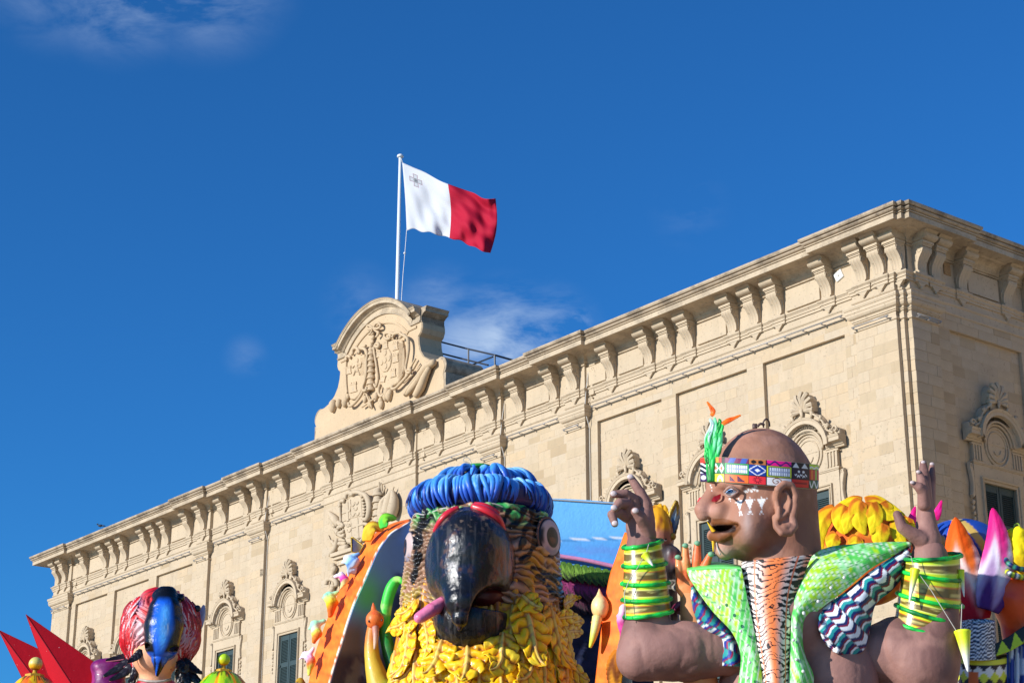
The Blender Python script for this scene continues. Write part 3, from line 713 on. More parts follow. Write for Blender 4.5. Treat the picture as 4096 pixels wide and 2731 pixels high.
at_([(450, 320), (470, 250), (540, 240), (620, 230), (690, 260), (670, 290)], .07); at_([(700, 660), (750, 680), (700, 760), (690, 850), (640, 920)], .06); at_([(430, 760), (380, 780), (350, 800), (400, 830), (440, 810)], .06); at_([(380, 650), (420, 690), (380, 700)], .06)
at_([(500, 225), (540, 260), (560, 230)], .08)
for k in range(7): a = aw(690+20*sin(k*.5), 340+42*k, .34); q.ball((a[0], -.36, a[1]), .07, 7, 5, (1.3, .6, .5))
q.build('scroll_frame', M_TRIM, coat, True)
q = MB()
for k in range(6):
    a = aw(872+8*k*.2, 240+92*k, .3); q.ball((a[0], -.28, a[1]+.02), .17, 10, 6, (1, .7, .8)); q.lathe([(.06, .16), (.16, .05), (.22, -.10), (.1, -.12)], (a[0], -.22, a[1]), 10)
at_([(915, 200), (908, 95)], .035, .2); at_([(945, 230), (945, 120)], .03, .2); at_([(960, 240), (990, 165)], .03, .2)
q.build('garland', M_TRIM, coat, radians(50))
for l, r, d_ in (([(1085, 205), (1060, 290), (1040, 400), (1020, 530)], [.05, .17, .2, .22], .25), ([(1090, 210), (1110, 330), (1100, 450), (1070, 560)], [.05, .16, .2, .17], .3), ([(1010, 280), (960, 380), (960, 520), (980, 600)], [.05, .14, .2, .2], .2), ([(1085, 220), (1110, 160)], .025, .25), ([(220, 500), (270, 560), (320, 620), (360, 680)], [.04, .12, .16, .1], .16), ([(230, 520), (270, 620), (320, 700)], [.03, .1, .1], .14), ([(290, 720), (330, 760), (360, 790)], [.05, .1, .12], .14), ([(350, 640), (390, 690), (350, 720)], .08, .2), ([(215, 820), (240, 880), (260, 900)], .03, .14), ([(340, 860), (330, 920), (310, 1000), (250, 1060), (235, 1110)], [.08, .1, .1, .09, .05], .15), ([(370, 880), (460, 880)], .07, .2), ([(360, 930), (460, 930)], .07, .2), ([(390, 1010), (490, 990)], .14, .22), ([(265, 900), (330, 980)], .07, .14)):
    q = MB(); at_(l, r, d_); q.build('banner', M_TRIM, coat, True)
# hood of the middle window with carved sides
q = MB(); a = aw(240, 1130, .3); b0 = a[1]
q.box((-23.9, -.42, b0-.02), (-20.4, 0, b0+.10)).box((-23.85, -.34, b0-.12), (-20.45, 0, b0-.02)).box((-23.75, -.24, b0-.3), (-20.55, 0, b0-.12)).box((-23.6, -.16, b0-.8), (-20.7, 0, b0-.3)).build('hood', M_TRIM, coat)
q = MB()
for k in range(9):
    p = aw(262+10*sin(k*1.4), 1240+38*k, .25); q.ball((p[0], -.2, p[1]), .15-.004*k, 9, 6, (.9+.3*sin(k*2), .7, .8))
at_([(190, 1490), (200, 1430), (250, 1410), (320, 1450), (330, 1510)], .08, .25)
q.build('carved_console', M_TRIM, coat, True)
MB().box((-23.1, .1, 0), (-21.5, .13, zb(12.2))).build('window_opening', M_DARK, coat)

# ---- roof railing, pole and flag stand on the roof
M_RAIL = plain('painted_steel', (.035, .037, .045), .5, .1, 0); M_POLE = plain('white_pole_paint', (.72, .76, .78), .35, .05, 0); M_GREY = plain('galvanised_tube', (.34, .31, .28), .4, .08, 0, metal=.3)
RZ = Zm(1200, 1150, .4146)
def onback(x, y, off): s_, z_ = onwall(*RZ(x, y), off); return np.array(CORNER+U*s_+N*off+np.array([0, 0, z_]))
rl = tag(empty('roof_railing', onback(1625, 880, -1.6)), 'dark metal safety railing on the roof right of the carved gable', 'railing')
def rpart(name, l, r=.032):
    m = MB(); m.tube([np.array(p)-np.array(rl.location) for p in l], r, 6); m.build(name, M_RAIL, rl)
offr = -1.6
a, b, c = onback(1322, 515, offr), onback(1620, 592, offr), onback(1882, 652, offr)
rpart('rail', [a, b, c]); rpart('rail', [onback(1350, 632, offr), onback(1625, 702, offr), onback(1815, 748, offr)])
for x, y, y1 in ((1350, 525, 800), (1625, 590, 860), (1880, 650, 760)): rpart('post', [onback(x, y, offr), onback(x, y1, offr)])
bk = onback(1882, 652, offr)-N*3.2-U*.2; rpart('rail', [c, bk]); rpart('rail', [onback(1860, 668, offr), onback(1570, 780, offr-1.4)], .028); rpart('post', [onback(1680, 735, offr-.8), onback(1680, 840, offr-.8)])
cb = MB(); cb.tube(smooth_pts([onback(1310, 632, -.95), onback(1265, 622, -.95), onback(1243, 650, -.95), onback(1250, 690, -.95)]), .035, 6)
tag(cb.build('roof_cable', plain('black_cable', (.01, .01, .012), .6, .1, 0)), 'black cable bent against the right flank of the gable', 'cable')

PY = 58.28
pole = tag(empty('flagpole', CORNER+U*(-22.41)-N*1.0), 'tall white flagpole behind the gable', 'flagpole')
pz0, pz1 = zb(17.0), zb(27.25)
MB().tube([(0, 0, pz0), (0, 0, zb(20)), (0, 0, pz1)], [.085, .078, .055], 14).build('pole', M_POLE, pole, True)
MB().lathe([(0, .12), (.06, .115), (.11, .08), (.12, .03), (.10, 0), (0, 0)], (0, 0, pz1), 14).build('finial', M_POLE, pole, True)
FZ = Zm(1500, 580, .4274)
PP = np.array(pole.location)
hl = MB(); Y0 = PP[1]-.1
hl.tube([at(*FZ(245, 128), Y0), at(*FZ(257, 165), Y0)], .012, 5); hl.tube([at(*FZ(297, 795), Y0), at(*FZ(280, 1010), Y0), at(*FZ(262, 1220), Y0), at(*FZ(246, 1480), Y0)], .012, 5)
p = at(*FZ(278, 1012), Y0); hl.ball(p, .045, 8, 6)
tag(hl.build('halyard', plain('white_rope', (.7, .7, .68), .8)), 'thin white halyard hanging beside the flagpole', 'rope')

# the flag: hoist, fly and waves
top = smooth_pts([(255, 165), (360, 212), (470, 258), (600, 332), (710, 376), (850, 425), (930, 452), (1000, 495), (1060, 506), (1128, 502)], 4)
bot = smooth_pts([(297, 795), (370, 792), (470, 815), (560, 830), (640, 858), (712, 872), (800, 898), (880, 935), (980, 980), (1080, 1018)], 4)
nu, nv = 60, 44
def resamp(P, n):
    P = np.array(P); d = np.r_[0, np.cumsum(np.linalg.norm(np.diff(P, axis=0), axis=1))]; t = np.linspace(0, d[-1], n)
    return np.stack([np.interp(t, d, P[:, i]) for i in (0, 1)], 1)
T, B = resamp(top, nu), resamp(bot, nu)
vs = []; cols = []
for i in range(nu):
    s = i/(nu-1)
    for j in range(nv):
        t = j/(nv-1); q = T[i]*(1-t)+B[i]*t
        q = q+np.array([36*sin(pi*t)*(s**1.0)*1.0+(6*(1-s)*sin(pi*t)), 0])            # the fly edge bows out
        q = q+np.array([0, 9*sin(s*34+t*2)*t**3*(1-.3*s)])
        y = -1.5*s+.20*sin(s*9.5-t*3.4+.4)*s**.8+.10*sin(s*21+t*5.5)*(.3+t)*s**.5+.07*sin(t*9+s*6+1)*(.2+s)+.05*sin(s*43-t*10)*t*(.4+s*.6)+.045*sin(t*23-s*17)*s
        if s > .93: y += (s-.93)*5*(1-t)**2
        vs.append(at(*FZ(*q), Y0+y-PP[1]*0)); cols.append((s, t))
fl_o = vs[0].copy(); m = MB(); m.add([v-fl_o for v in vs], [(i*nv+j, (i+1)*nv+j, (i+1)*nv+j+1, i*nv+j+1) for i in range(nu-1) for j in range(nv-1)])
def flag_mat():
    b = NB('flag_cloth'); a = b.n('ShaderNodeVertexColor'); a.layer_name = 'paint'
    s = b.n('ShaderNodeSeparateColor'); b.t.links.new(a.outputs['Color'], s.inputs[0]); u, v = s.outputs[0], s.outputs[1]
    f = b.math('GREATER_THAN', u, .5)
    col = b.mix(f, (.66, .67, .70), (.50, .010, .040))
    # dark seams and the hoist band
    seam = b.math('LESS_THAN', b.math('ABSOLUTE', b.math('SUBTRACT', v, .5)), .004)
    col = b.mix(b.math('MULTIPLY', b.math('MULTIPLY', seam, b.math('SUBTRACT', 1, f)), .15), col, (.5, .5, .5))
    # the small grey cross with red edge and its round centre, upper hoist
    def cross(cx, cy, L, w, col, inside, flare=0.):
        x = b.math('ABSOLUTE', b.math('SUBTRACT', u, cx)); y = b.math('ABSOLUTE', b.math('MULTIPLY', b.math('SUBTRACT', v, cy), .67))
        wx = b.math('MULTIPLY_ADD', x, flare, w); wy = b.math('MULTIPLY_ADD', y, flare, w)
        h = b.math('MULTIPLY', b.math('LESS_THAN', x, L), b.math('LESS_THAN', y, wx)); k = b.math('MULTIPLY', b.math('LESS_THAN', y, L), b.math('LESS_THAN', x, wy))
        return b.mix(b.math('MAXIMUM', h, k), col, inside)
    cx, cy = .132, .205
    col = cross(cx, cy, .068, .0215, col, (.42, .20, .22), .08); col = cross(cx, cy, .065, .0185, col, (.36, .37, .39), .08); col = cross(cx, cy, .058, .012, col, (.54, .55, .57), .08)
    x = b.math('SUBTRACT', u, cx); y = b.math('MULTIPLY', b.math('SUBTRACT', v, cy), .67)
    r = b.math('SQRT', b.math('ADD', b.math('MULTIPLY', x, x), b.math('MULTIPLY', y, y)))
    col = b.mix(b.math('LESS_THAN', r, .024), col, (.16, .165, .18)); col = b.mix(b.math('LESS_THAN', b.math('ABSOLUTE', b.math('SUBTRACT', r, .016)), .003), col, (.35, .36, .38))
    b.bump(b.noise(160, 2), .05, .003)
    m_ = b.fin(col, .75, Specular_IOR_Level=.2)
    tr_ = b.t.nodes.new('ShaderNodeBsdfTranslucent'); b.set(tr_.inputs[0], col); ms = b.t.nodes.new('ShaderNodeMixShader'); ms.inputs[0].default_value = .22
    b.t.links.new(b.p.outputs[0], ms.inputs[1]); b.t.links.new(tr_.outputs[0], ms.inputs[2]); b.t.links.new(ms.outputs[0], b.out.inputs[0]); return m_
fo = m.build('flag', flag_mat(), None, True, fl_o); paint(fo.data, np.array([(s, t, 0) for s, t in cols]))
sm_ = fo.modifiers.new('thick', 'SOLIDIFY'); sm_.thickness = .006
tag(fo, 'white and red flag with a small grey cross, waving on the pole', 'flag')

# ---- light tubes fixed to the front, one run per bay
def light_run(x0, x1, z, off, label, group, side=False, step=.62):
    P0 = lambda x, d, zz: (CORNER+U*x+N*d+np.array([0, 0, zb(zz)])) if not side else (CORNER+U*d-N*x+np.array([0, 0, zb(zz)]))
    base = P0(x0, off, z); t = tag(empty('light_tube', base), label, 'light tube', group)
    MB().tube([P0(x0, off, z)-base, P0(x1, off, z)-base], .018, 6).build('tube', M_GREY, t, True)
    n = max(2, round((x1-x0)/step)+1)
    for k in range(n):
        x = x0+.05+(x1-x0-.1)*k/(n-1); m = MB()
        m.tube([P0(x, off+.02, z-.01)-base, P0(x, off-.02, z-.05)-base, P0(x, off-.17, z-.02)-base], .012, 4).box(P0(x, off, z-.03)-base-.02, P0(x, off, z-.03)-base+.02); m.build('bracket', M_GREY, t)
gR = 'light tubes on brackets along the palace front'
light_run(-44.05, -34.1, 15.07, .17, 'long thin light tube over the three leftmost recessed wall panels', gR)
light_run(-32.3, -30.1, 15.07, .17, 'short light tube between the two pilasters left of the carved gable', gR)
light_run(-28.2, -25.0, 15.07, .17, 'light tube between a pilaster and the middle bay with the coat of arms', gR)
light_run(-19.2, -16.4, 15.07, .17, 'light tube on the wall just above the blue parrot crest', gR)
light_run(-14.8, -12.4, 15.07, .17, 'light tube between the pair of pilasters right of the blue parrot crest', gR)
light_run(-10.95, -1.6, 15.07, .17, 'longest light tube, over the recessed panels behind the bald head', gR)
for (a, b), w in zip(PIL, ('the far left corner pilaster', 'the second pilaster from the left', 'the third pilaster from the left', 'the pilaster above the parrot crest', 'the pilaster above the blue painted panel', 'the near corner pilaster')):
    light_run(a+.02 if a > -46 else -46.0, b-.12, 14.63, .26, 'short light tube under the capital of '+w, 'short light tubes under the capitals', step=.8)
light_run(.15, 1.0, 14.6, .42, 'short dim light tube on the shaded side wall by the corner', 'short light tubes under the capitals', True, .4)
# small fittings
for x, w in ((-28.63, 'beside the third pilaster from the left'), (-15.06, 'just above the blue parrot crest'), (-11.18, 'behind the raised bracelet hand')):
    b_ = CORNER+U*x+np.array([0, 0, zb(4.9)]); mm = MB().tube([N*.03, N*.03+np.array([0, 0, 9.6]), N*.10+U*.03+np.array([0, 0, 9.75]), N*.20+np.array([0, 0, 10.1]), N*.14+np.array([0, 0, 10.7]), N*.04+np.array([0, 0, 11.3])], .014, 5)
    tag(mm.build('conduit', plain('pale_conduit', (.50, .47, .42), .6, .1, 0), None, True, b_), 'thin pale conduit running down the wall '+w, 'conduit', 'conduits down the front')
m = MB(); c = np.array([onwall(*Zm(3300, 1050, .2551)(x, y), .02) for x, y in ((135, 200), (245, 100), (295, 215), (190, 310))])
m.poly([tuple(p) for p in c], -.04, .0, .01, .01); m.ball((c[:, 0].mean(), -.05, c[:, 1].mean()), .035, 8, 6)
pl = m.build('wall_plate', plain('white_plate', (.75, .74, .70), .5, .05, 0), None); pl.location = tuple(CORNER); pl.rotation_euler = (0, 0, -TH)
tag(pl, 'white diamond shaped plate with a central bolt between two corbels', 'plate')
m = MB().box((.151, 1.58, zb(16.02)), (.175, 1.82, zb(16.32)))
rp = m.build('rusty_plate', plain('rusty_metal', (.36, .22, .10), .8, .6, .3, 30), None); rp.location = tuple(CORNER); rp.rotation_euler = (0, 0, -TH)
tag(rp, 'small rusty plate between corbels on the shaded side wall', 'plate')
# a bird on the cornice
bp = at(100.2, 524.4, 1); s_, z_ = onwall(100.2, 526.6, .85); bb = CORNER+U*s_+N*.85+np.array([0, 0, z_])
m = MB(); m.ball((0, 0, .1), .11, 10, 7, (1.7, .8, .8)).ball((-.2, 0, .2), .06, 8, 6).tube([(.12, 0, .1), (.38, 0, .06)], [.06, .03], 6).tube([(-.25, 0, .2), (-.31, 0, .19)], [.02, .004], 5).tube([(0, .03, .03), (0, .03, -.05)], .012, 4).tube([(0, -.03, .03), (0, -.03, -.05)], .012, 4)
pg = m.build('pigeon', plain('bird_grey', (.04, .042, .05), .7), None, True, bb); pg.scale = (.55,)*3; tag(pg, 'small dark bird perched on the cornice edge at far left', 'bird')

# ---- unseen block, added and turned to bounce sunlight onto the side wall
nb = tag(empty('bounce_block', CORNER+U*13.5-N*3, -TH+radians(35)), 'unseen pale limestone block added to bounce warm light onto the side wall', 'building')
m = MB().box((0, -16, 0), (12, 15, 18)).box((-.3, -16.3, 18), (12.3, 15.3, 18.5)); m.build('wall', M_TRIM, nb)
for k in range(5):
    for j in range(3): MB().box((-.06, -14+5.2*k, 2.6+4.8*j), (.02, -12.6+5.2*k, 5.2+4.8*j)).build('shutter', M_SHUT, nb)

# ---- ground
gm = NB('paving'); n1 = gm.noise(.6, 6); gcol = gm.mix(n1, (.52, .43, .32), (.64, .54, .41)); bt = gm.n('ShaderNodeTexBrick'); bt.inputs['Scale'].default_value = 1.6
gm.set(bt.inputs['Vector'], gm.obj()); bt.inputs['Color1'].default_value = (1, 1, 1, 1); bt.inputs['Color2'].default_value = (.9, .9, .9, 1); bt.inputs['Mortar'].default_value = (.5, .5, .5, 1)
gcol = gm.mix(1, gcol, bt.outputs[0], 'MULTIPLY'); gm.fin(gcol, .85)
gr = MB().add([(-900, -900, 0), (900, -900, 0), (900, 900, 0), (-900, 900, 0)], [(0, 1, 2, 3)]).build('ground', MATS['paving'], None); tag(gr, 'stone paved square in front of the palace', 'ground', kind='structure')

# ================================================================== tools for the modelled float figures
f32 = np.float32
class Fig:
    """a figure anchored at a picture position and a horizontal distance; its own units are picture pixels at that distance"""
    def __init__(s, px, py, Y):
        s.Y = Y; s.o = at(px, py, Y); s.m = (s.o[1]*cos(TILT)+(s.o[2]-EYE)*sin(TILT))/FPX
    def L(s, px, py, d=0.):
        """local point (in metres) for picture position px, py, d units further away"""
        return at(px, py, s.Y+d*s.m)-s.o
    def proj(s, P):
        P = np.asarray(P, float)+s.o; y = P[:, 1]; z = P[:, 2]-EYE; dd = y*cos(TILT)+z*sin(TILT); uu = -y*sin(TILT)+z*cos(TILT)
        return 512+FPX*P[:, 0]/dd, 341.4-FPX*uu/dd
class View:
    """zoom window -> picture pixels"""
    def __init__(s, ox, oy, sc): s.a = ox/4; s.b = oy/4; s.k = sc/4
    def __call__(s, x, y): return s.a+x*s.k, s.b+y*s.k
ZMv = View(1100, 1750, .6256); Z3 = View(2300, 1550, .753); S4 = View(3200, 1550, .753); ZL_ = View(0, 2000, .46769); ZF = View(0, 0, 1.74150)

def length(P): return np.sqrt((P*P).sum(-1))
def s_ball(c, r): c = np.array(c, f32); return lambda P: length(P-c)-f32(r)
def rot_m(ax, ay, az):
    return np.array(Matrix.Rotation(az, 3, 'Z') @ Matrix.Rotation(ay, 3, 'Y') @ Matrix.Rotation(ax, 3, 'X'), f32)
def s_ell(c, R, rot=None):
    c = np.array(c, f32); R = np.array(R, f32); M = None if rot is None else rot_m(*rot)
    def f(P):
        q = P-c
        if M is not None: q = q@M
        k0 = length(q/R); k1 = length(q/(R*R)); return k0*(k0-1)/np.maximum(k1, 1e-9)
    return f
def s_cap(a, b, ra, rb=None):
    a = np.array(a, f32); b = np.array(b, f32); rb = ra if rb is None else rb; d = b-a; l2 = f32(d@d)
    def f(P):
        h = np.clip(((P-a)@d)/l2, 0, 1); return length(P-a-h[..., None]*d)-(f32(ra)+h*f32(rb-ra))
    return f
def s_chain(pts, rr):
    fs = [s_cap(pts[i], pts[i+1], rr[i], rr[i+1]) for i in range(len(pts)-1)]
    return lambda P: np.min([g(P) for g in fs], 0)
def s_box(c, h, r=0., rot=None):
    c = np.array(c, f32); h = np.array(h, f32)-f32(r); M = None if rot is None else rot_m(*rot)
    def f(P):
        q = P-c
        if M is not None: q = q@M
        q = np.abs(q)-h; return length(np.maximum(q, 0))+np.minimum(q.max(-1), 0)-f32(r)
    return f
def smin(a, b, k):
    h = np.clip(.5+.5*(b-a)/k, 0, 1); return b+(a-b)*h-k*h*(1-h)
def union(fs, k):
    def f(P):
        v = fs[0](P)
        for g in fs[1:]: v = smin(v, g(P), f32(k))
        return v
    return f
def minus(f, g, k): return lambda P: -smin(-f(P), g(P), f32(k))
def mesh_sdf(f, lo, hi, h):
    """naive surface nets over the box lo..hi"""
    lo = np.array(lo, float); hi = np.array(hi, float); n = np.ceil((hi-lo)/h).astype(int)+1
    ax = [(lo[i]+h*np.arange(n[i])).astype(f32) for i in range(3)]
    v = np.empty(tuple(n), f32); st = max(1, int(400000//(n[1]*n[2])))
    Yg, Zg = np.meshgrid(ax[1], ax[2], indexing='ij')
    for i in range(0, n[0], st):
        xs = ax[0][i:i+st]; P = np.empty((len(xs), n[1], n[2], 3), f32); P[..., 0] = xs[:, None, None]; P[..., 1] = Yg; P[..., 2] = Zg
        v[i:i+st] = f(P)
    s = v < 0; c = [(a, b, d) for a in (0, 1) for b in (0, 1) for d in (0, 1)]
    N_ = tuple(n-1); cnt = np.zeros(N_, np.int8)
    sl = lambda o: tuple(slice(o[k], o[k]+N_[k]) for k in range(3))
    for o in c: cnt += s[sl(o)]
    act = (cnt > 0) & (cnt < 8); idx = -np.ones(N_, np.int64); ii = np.argwhere(act); idx[act] = np.arange(len(ii))
    acc = np.zeros((len(ii), 3)); num = np.zeros(len(ii))
    for a in range(len(c)):
        for b in range(a+1, len(c)):
            if sum(abs(c[a][k]-c[b][k]) for k in range(3)) != 1: continue
            va = v[tuple((ii+c[a]).T)]; vb = v[tuple((ii+c[b]).T)]; m = (va < 0) != (vb < 0)
            t = np.where(m, va/np.where(m, va-vb, 1), 0)
            acc += m[:, None]*(np.array(c[a])+t[:, None]*(np.array(c[b])-np.array(c[a]))); num += m
    V = lo+h*(ii+acc/np.maximum(num, 1)[:, None]); F = []
    for k in range(3):
        o = [0, 0, 0]; o[k] = 1; A = s[:n[0]-o[0], :n[1]-o[1], :n[2]-o[2]]; B = s[o[0]:, o[1]:, o[2]:]
        e = np.argwhere(A != B); u, w = [(1, 2), (2, 0), (0, 1)][k]
        ok = (e[:, u] > 0) & (e[:, w] > 0) & (e[:, u] < N_[u]) & (e[:, w] < N_[w]); e = e[ok]
        du = np.zeros(3, int); du[u] = 1; dw = np.zeros(3, int); dw[w] = 1
        q = np.stack([idx[tuple((e-du-dw).T)], idx[tuple((e-dw).T)], idx[tuple(e.T)], idx[tuple((e-du).T)]], 1)
        fl = A[tuple(e.T)]; q = np.where(fl[:, None], q, q[:, ::-1]); F.append(q)
    return V, np.concatenate(F)
def np_mesh(name, V, F):
    me = bpy.data.meshes.new(name); V = np.asarray(V, f32); F = np.asarray(F, np.int32); k = F.shape[1]
    me.vertices.add(len(V)); me.vertices.foreach_set('co', V.ravel()); me.loops.add(F.size); me.loops.foreach_set('vertex_index', F.ravel())
    me.polygons.add(len(F)); me.polygons.foreach_set('loop_start', np.arange(0, F.size, k, dtype=np.int32)); me.update(calc_edges=True); return me
def relax(V, F, it=2, lam=.5):
    E = np.concatenate([F[:, [i, (i+1) % F.shape[1]]] for i in range(F.shape[1])]); E = np.concatenate([E, E[:, ::-1]])
    for _ in range(it):
        acc = np.zeros_like(V); np.add.at(acc, E[:, 0], V[E[:, 1]]); c = np.bincount(E[:, 0], minlength=len(V))[:, None]; V = V+lam*(acc/np.maximum(c, 1)-V)
    return V
def normals(V, F):
    n = np.cross(V[F[:, 2]]-V[F[:, 0]], V[F[:, 3 if F.shape[1] == 4 else 1]]-V[F[:, 1]]); out = np.zeros_like(V)
    for k in range(F.shape[1]): np.add.at(out, F[:, k], n)
    return out/(np.linalg.norm(out, axis=1, keepdims=True)+1e-12)
def _h(i, j, k, s): 
    n = (i*374761393+j*668265263+k*2147483647+s*1274126177) & 0x7fffffff; n = ((n ^ (n >> 13))*1274126177) & 0x7fffffff; return ((n ^ (n >> 16)) & 0xffff)/65535.
def vnoise(P, s=0):
    P = np.asarray(P, float); i = np.floor(P).astype(np.int64); f = P-i; f = f*f*(3-2*f); r = 0
    for a in (0, 1):
        for b in (0, 1):
            for c in (0, 1):
                w = (f[..., 0] if a else 1-f[..., 0])*(f[..., 1] if b else 1-f[..., 1])*(f[..., 2] if c else 1-f[..., 2]); r = r+w*_h(i[..., 0]+a, i[..., 1]+b, i[..., 2]+c, s)
    return r
def fbm(P, o=4, s=0):
    r = 0; a = .5; t = 0
    for k in range(o): r = r+a*vnoise(np.asarray(P)*2**k+17*k, s+k); t += a; a *= .5
    return r/t
def sstep(x, a, b): t = np.clip((x-a)/(b-a), 0, 1); return t*t*(3-2*t)
def mixc(c, d, w): w = np.asarray(w)[..., None]; return c*(1-w)+np.asarray(d)*w
def C(*c): return np.array(srgb(*c))
def sculpt(name, f, lo, hi, h, mat, parent, col=None, disp=None, it=2):
    V, F = mesh_sdf(f, lo, hi, h); V = relax(V, F, it)
    if disp is not None: n = normals(V, F); V = V+n*disp(V, n)[:, None]
    me = np_mesh(name, V, F); o = link(name, me, mat, parent, True)
    if col is not None: paint(me, col(V, normals(V, F)))
    return o
def grid_obj(name, P, mat, parent, cols=None, thick=0, close_u=False, smooth=True):
    """P: (nu, nv, 3) surface"""
    nu, nv = P.shape[:2]; I = np.arange(nu*nv).reshape(nu, nv)
    if close_u: I = np.concatenate([I, I[:1]])
    F = np.stack([I[:-1, :-1], I[1:, :-1], I[1:, 1:], I[:-1, 1:]], -1).reshape(-1, 4)
    me = np_mesh(name, P.reshape(-1, 3), F); o = link(name, me, mat, parent, smooth)
    if cols is not None: paint(me, np.asarray(cols).reshape(-1, 3))
    if thick: m = o.modifiers.new('thickness', 'SOLIDIFY'); m.thickness = thick; m.offset = 0
    return o
def frame_along(pts, up):
    P = np.array(pts, float); T = np.gradient(P, axis=0); T /= np.linalg.norm(T, axis=1, keepdims=True)+1e-12
    Nn = np.asarray(up, float)[None]-T*(T@np.asarray(up, float))[:, None]; Nn /= np.linalg.norm(Nn, axis=1, keepdims=True)+1e-12
    return P, T, np.cross(T, Nn), Nn
def leaf(name, pts, width, up, mat, parent, colf, lobes=6, lob=.25, relief=.12, cup=.15, n=40, k=21, thick=.012, tip=.25, vein=1.0, rib=.5, prof=None, rag=0.):
    """a leaf or feather: midrib pts, half width, facing up; scalloped edge, raised rib and slanting veins"""
    P = np.array(smooth_pts(pts, 8)); d = np.r_[0, np.cumsum(np.linalg.norm(np.diff(P, axis=0), axis=1))]; t = np.linspace(0, d[-1], n); P = np.stack([np.interp(t, d, P[:, i]) for i in range(3)], 1)
    P, T, S, Nn = frame_along(P, up); u = np.linspace(0, 1, n)
    w = prof(u) if prof is not None else np.sin(np.clip(u*.93+.07, 0, 1)**.8*pi)**.6*(1-tip*u)
    v = np.linspace(-1, 1, k); U_, V_ = np.meshgrid(u, v, indexing='ij')
    nz_ = fbm(np.stack([U_*5+width*37, V_*2.5+float(pts[0][0])*3, U_*0], -1), 3, 6)-.5; ph = U_*lobes-.55*np.abs(V_)+rag*nz_
    saw = np.abs(np.sin(pi*ph))**.75; ww = w[:, None]*(1-lob+lob*saw*np.abs(V_)**.5)*(1+rag*.5*nz_*np.abs(V_)**2)
    hgt = relief*(vein*(saw-.5)*np.clip(np.abs(V_)*2.2, 0, 1)*(1-.25*np.abs(V_))+rib*np.exp(-(V_/.10)**2)-cup/relief*V_**2*1.)*w[:, None]
    Q = P[:, None]+S[:, None]*(width*ww*V_)[..., None]+Nn[:, None]*(width*hgt)[..., None]
    cols = colf(U_, V_, saw)
    return grid_obj(name, Q, mat, parent, cols, thick)

# ================================================================== parrot float
PA = Fig(483, 640, 23.0); PK = .1564; q_ = PA.m*PK
def PP_(x, y, d=0.): return PA.L(*ZMv(x, y), d*PK)
def zmv(V): px, py = PA.proj(V); return (px-ZMv.a)/ZMv.k, (py-ZMv.b)/ZMv.k
M_PM = painted('painted_papier_mache', .45, .15, .35, 7)
M_PMG = painted('glossy_painted_papier_mache', .34, .12, .35, 7)
M_BLUEP = painted('blue_gloss_paint', .42, .1, .25, 9)
M_MATTE = painted('matt_painted_papier_mache', .75, 0, .4, 6, spec=.25)
M_WIRE = plain('pale_wire', (.45, .42, .38), .5, .05, 0)
parrot = tag(empty('parrot_figure', PA.o), 'giant carnival parrot head with black beak, blue crest and yellow feather collar', 'float figure')
def polyd(X, Y, pts):
    """distance from picture points to a polyline"""
    d = np.full(X.shape, 1e9)
    for (a, b), (c, e) in zip(pts[:-1], pts[1:]):
        l2 = (c-a)**2+(e-b)**2; t = np.clip(((X-a)*(c-a)+(Y-b)*(e-b))/l2, 0, 1); d = np.minimum(d, np.hypot(X-a-t*(c-a), Y-b-t*(e-b)))
    return d
V3 = lambda x, y: ((1960+x*.2805-1100)/.6256, (2000+y*.2805-1750)/.6256)
STR = [[(270, 160), (190, 300)], [(490, 130), (450, 250), (300, 380)], [(600, 140), (590, 330), (490, 440), (470, 600), (430, 690)], [(635, 200), (645, 640), (540, 780), (455, 845)], [(600, 955), (720, 980), (850, 1090), (960, 1200), (1070, 1340)], [(690, 1090), (870, 1260), (980, 1370)], [(690, 180), (665, 320)], [(920, 1080), (1040, 1180)]]
STR = [[V3(*p) for p in s] for s in STR]
STRL = [[(935, 500), (930, 620), (918, 700)], [(905, 600), (900, 800), (880, 930)], [(960, 480), (950, 560)], [(925, 740), (905, 830), (885, 890)], [(1000, 500), (960, 545)]]
zc = lambda y: PP_(1330, y)[2]
cen = PP_(1330, 700)
def head_f():
    f = s_cap(PP_(1330, 540), PP_(1330, 1040), 458*q_, 520*q_); top, bot = f32(zc(515)), f32(zc(1290))
    def g(P):
        v = f(P); v = -smin(-v, -(P[..., 2]-top), f32(60*q_)); return -smin(-v, P[..., 2]-bot, f32(30*q_))
    return g
def head_ridge(V):
    X, Y = zmv(V); side = sstep(X, 1150, 1250)
    wp = fbm(V*3.1, 3, 5)
    ang = np.arctan2(V[:, 0]-cen[0], -(V[:, 1]-cen[1]))
    a = Y/36+wp*3.0+np.sin(ang*14)*.35; r1 = np.abs(np.sin(pi*a))
    col = np.abs(np.sin(pi*(ang*11+np.floor(a)*.5+wp*1.2))); r1 = r1*.65+.6*r1*col          # short scale like feathers on the left
    b = (Y-.22*(X-1560))/44+wp*4.2; r2 = np.abs(np.sin(pi*b))**.8*(.55+.6*vnoise(np.stack([X/75, b*.9, b*0], 1), 3))
    return r1*(1-side)+r2*side, X, Y, side, wp
def head_disp(V, n):
    r = head_ridge(V)[0]; return q_*(26*(r-.5)+14*(fbm(V*2, 3, 9)-.5))
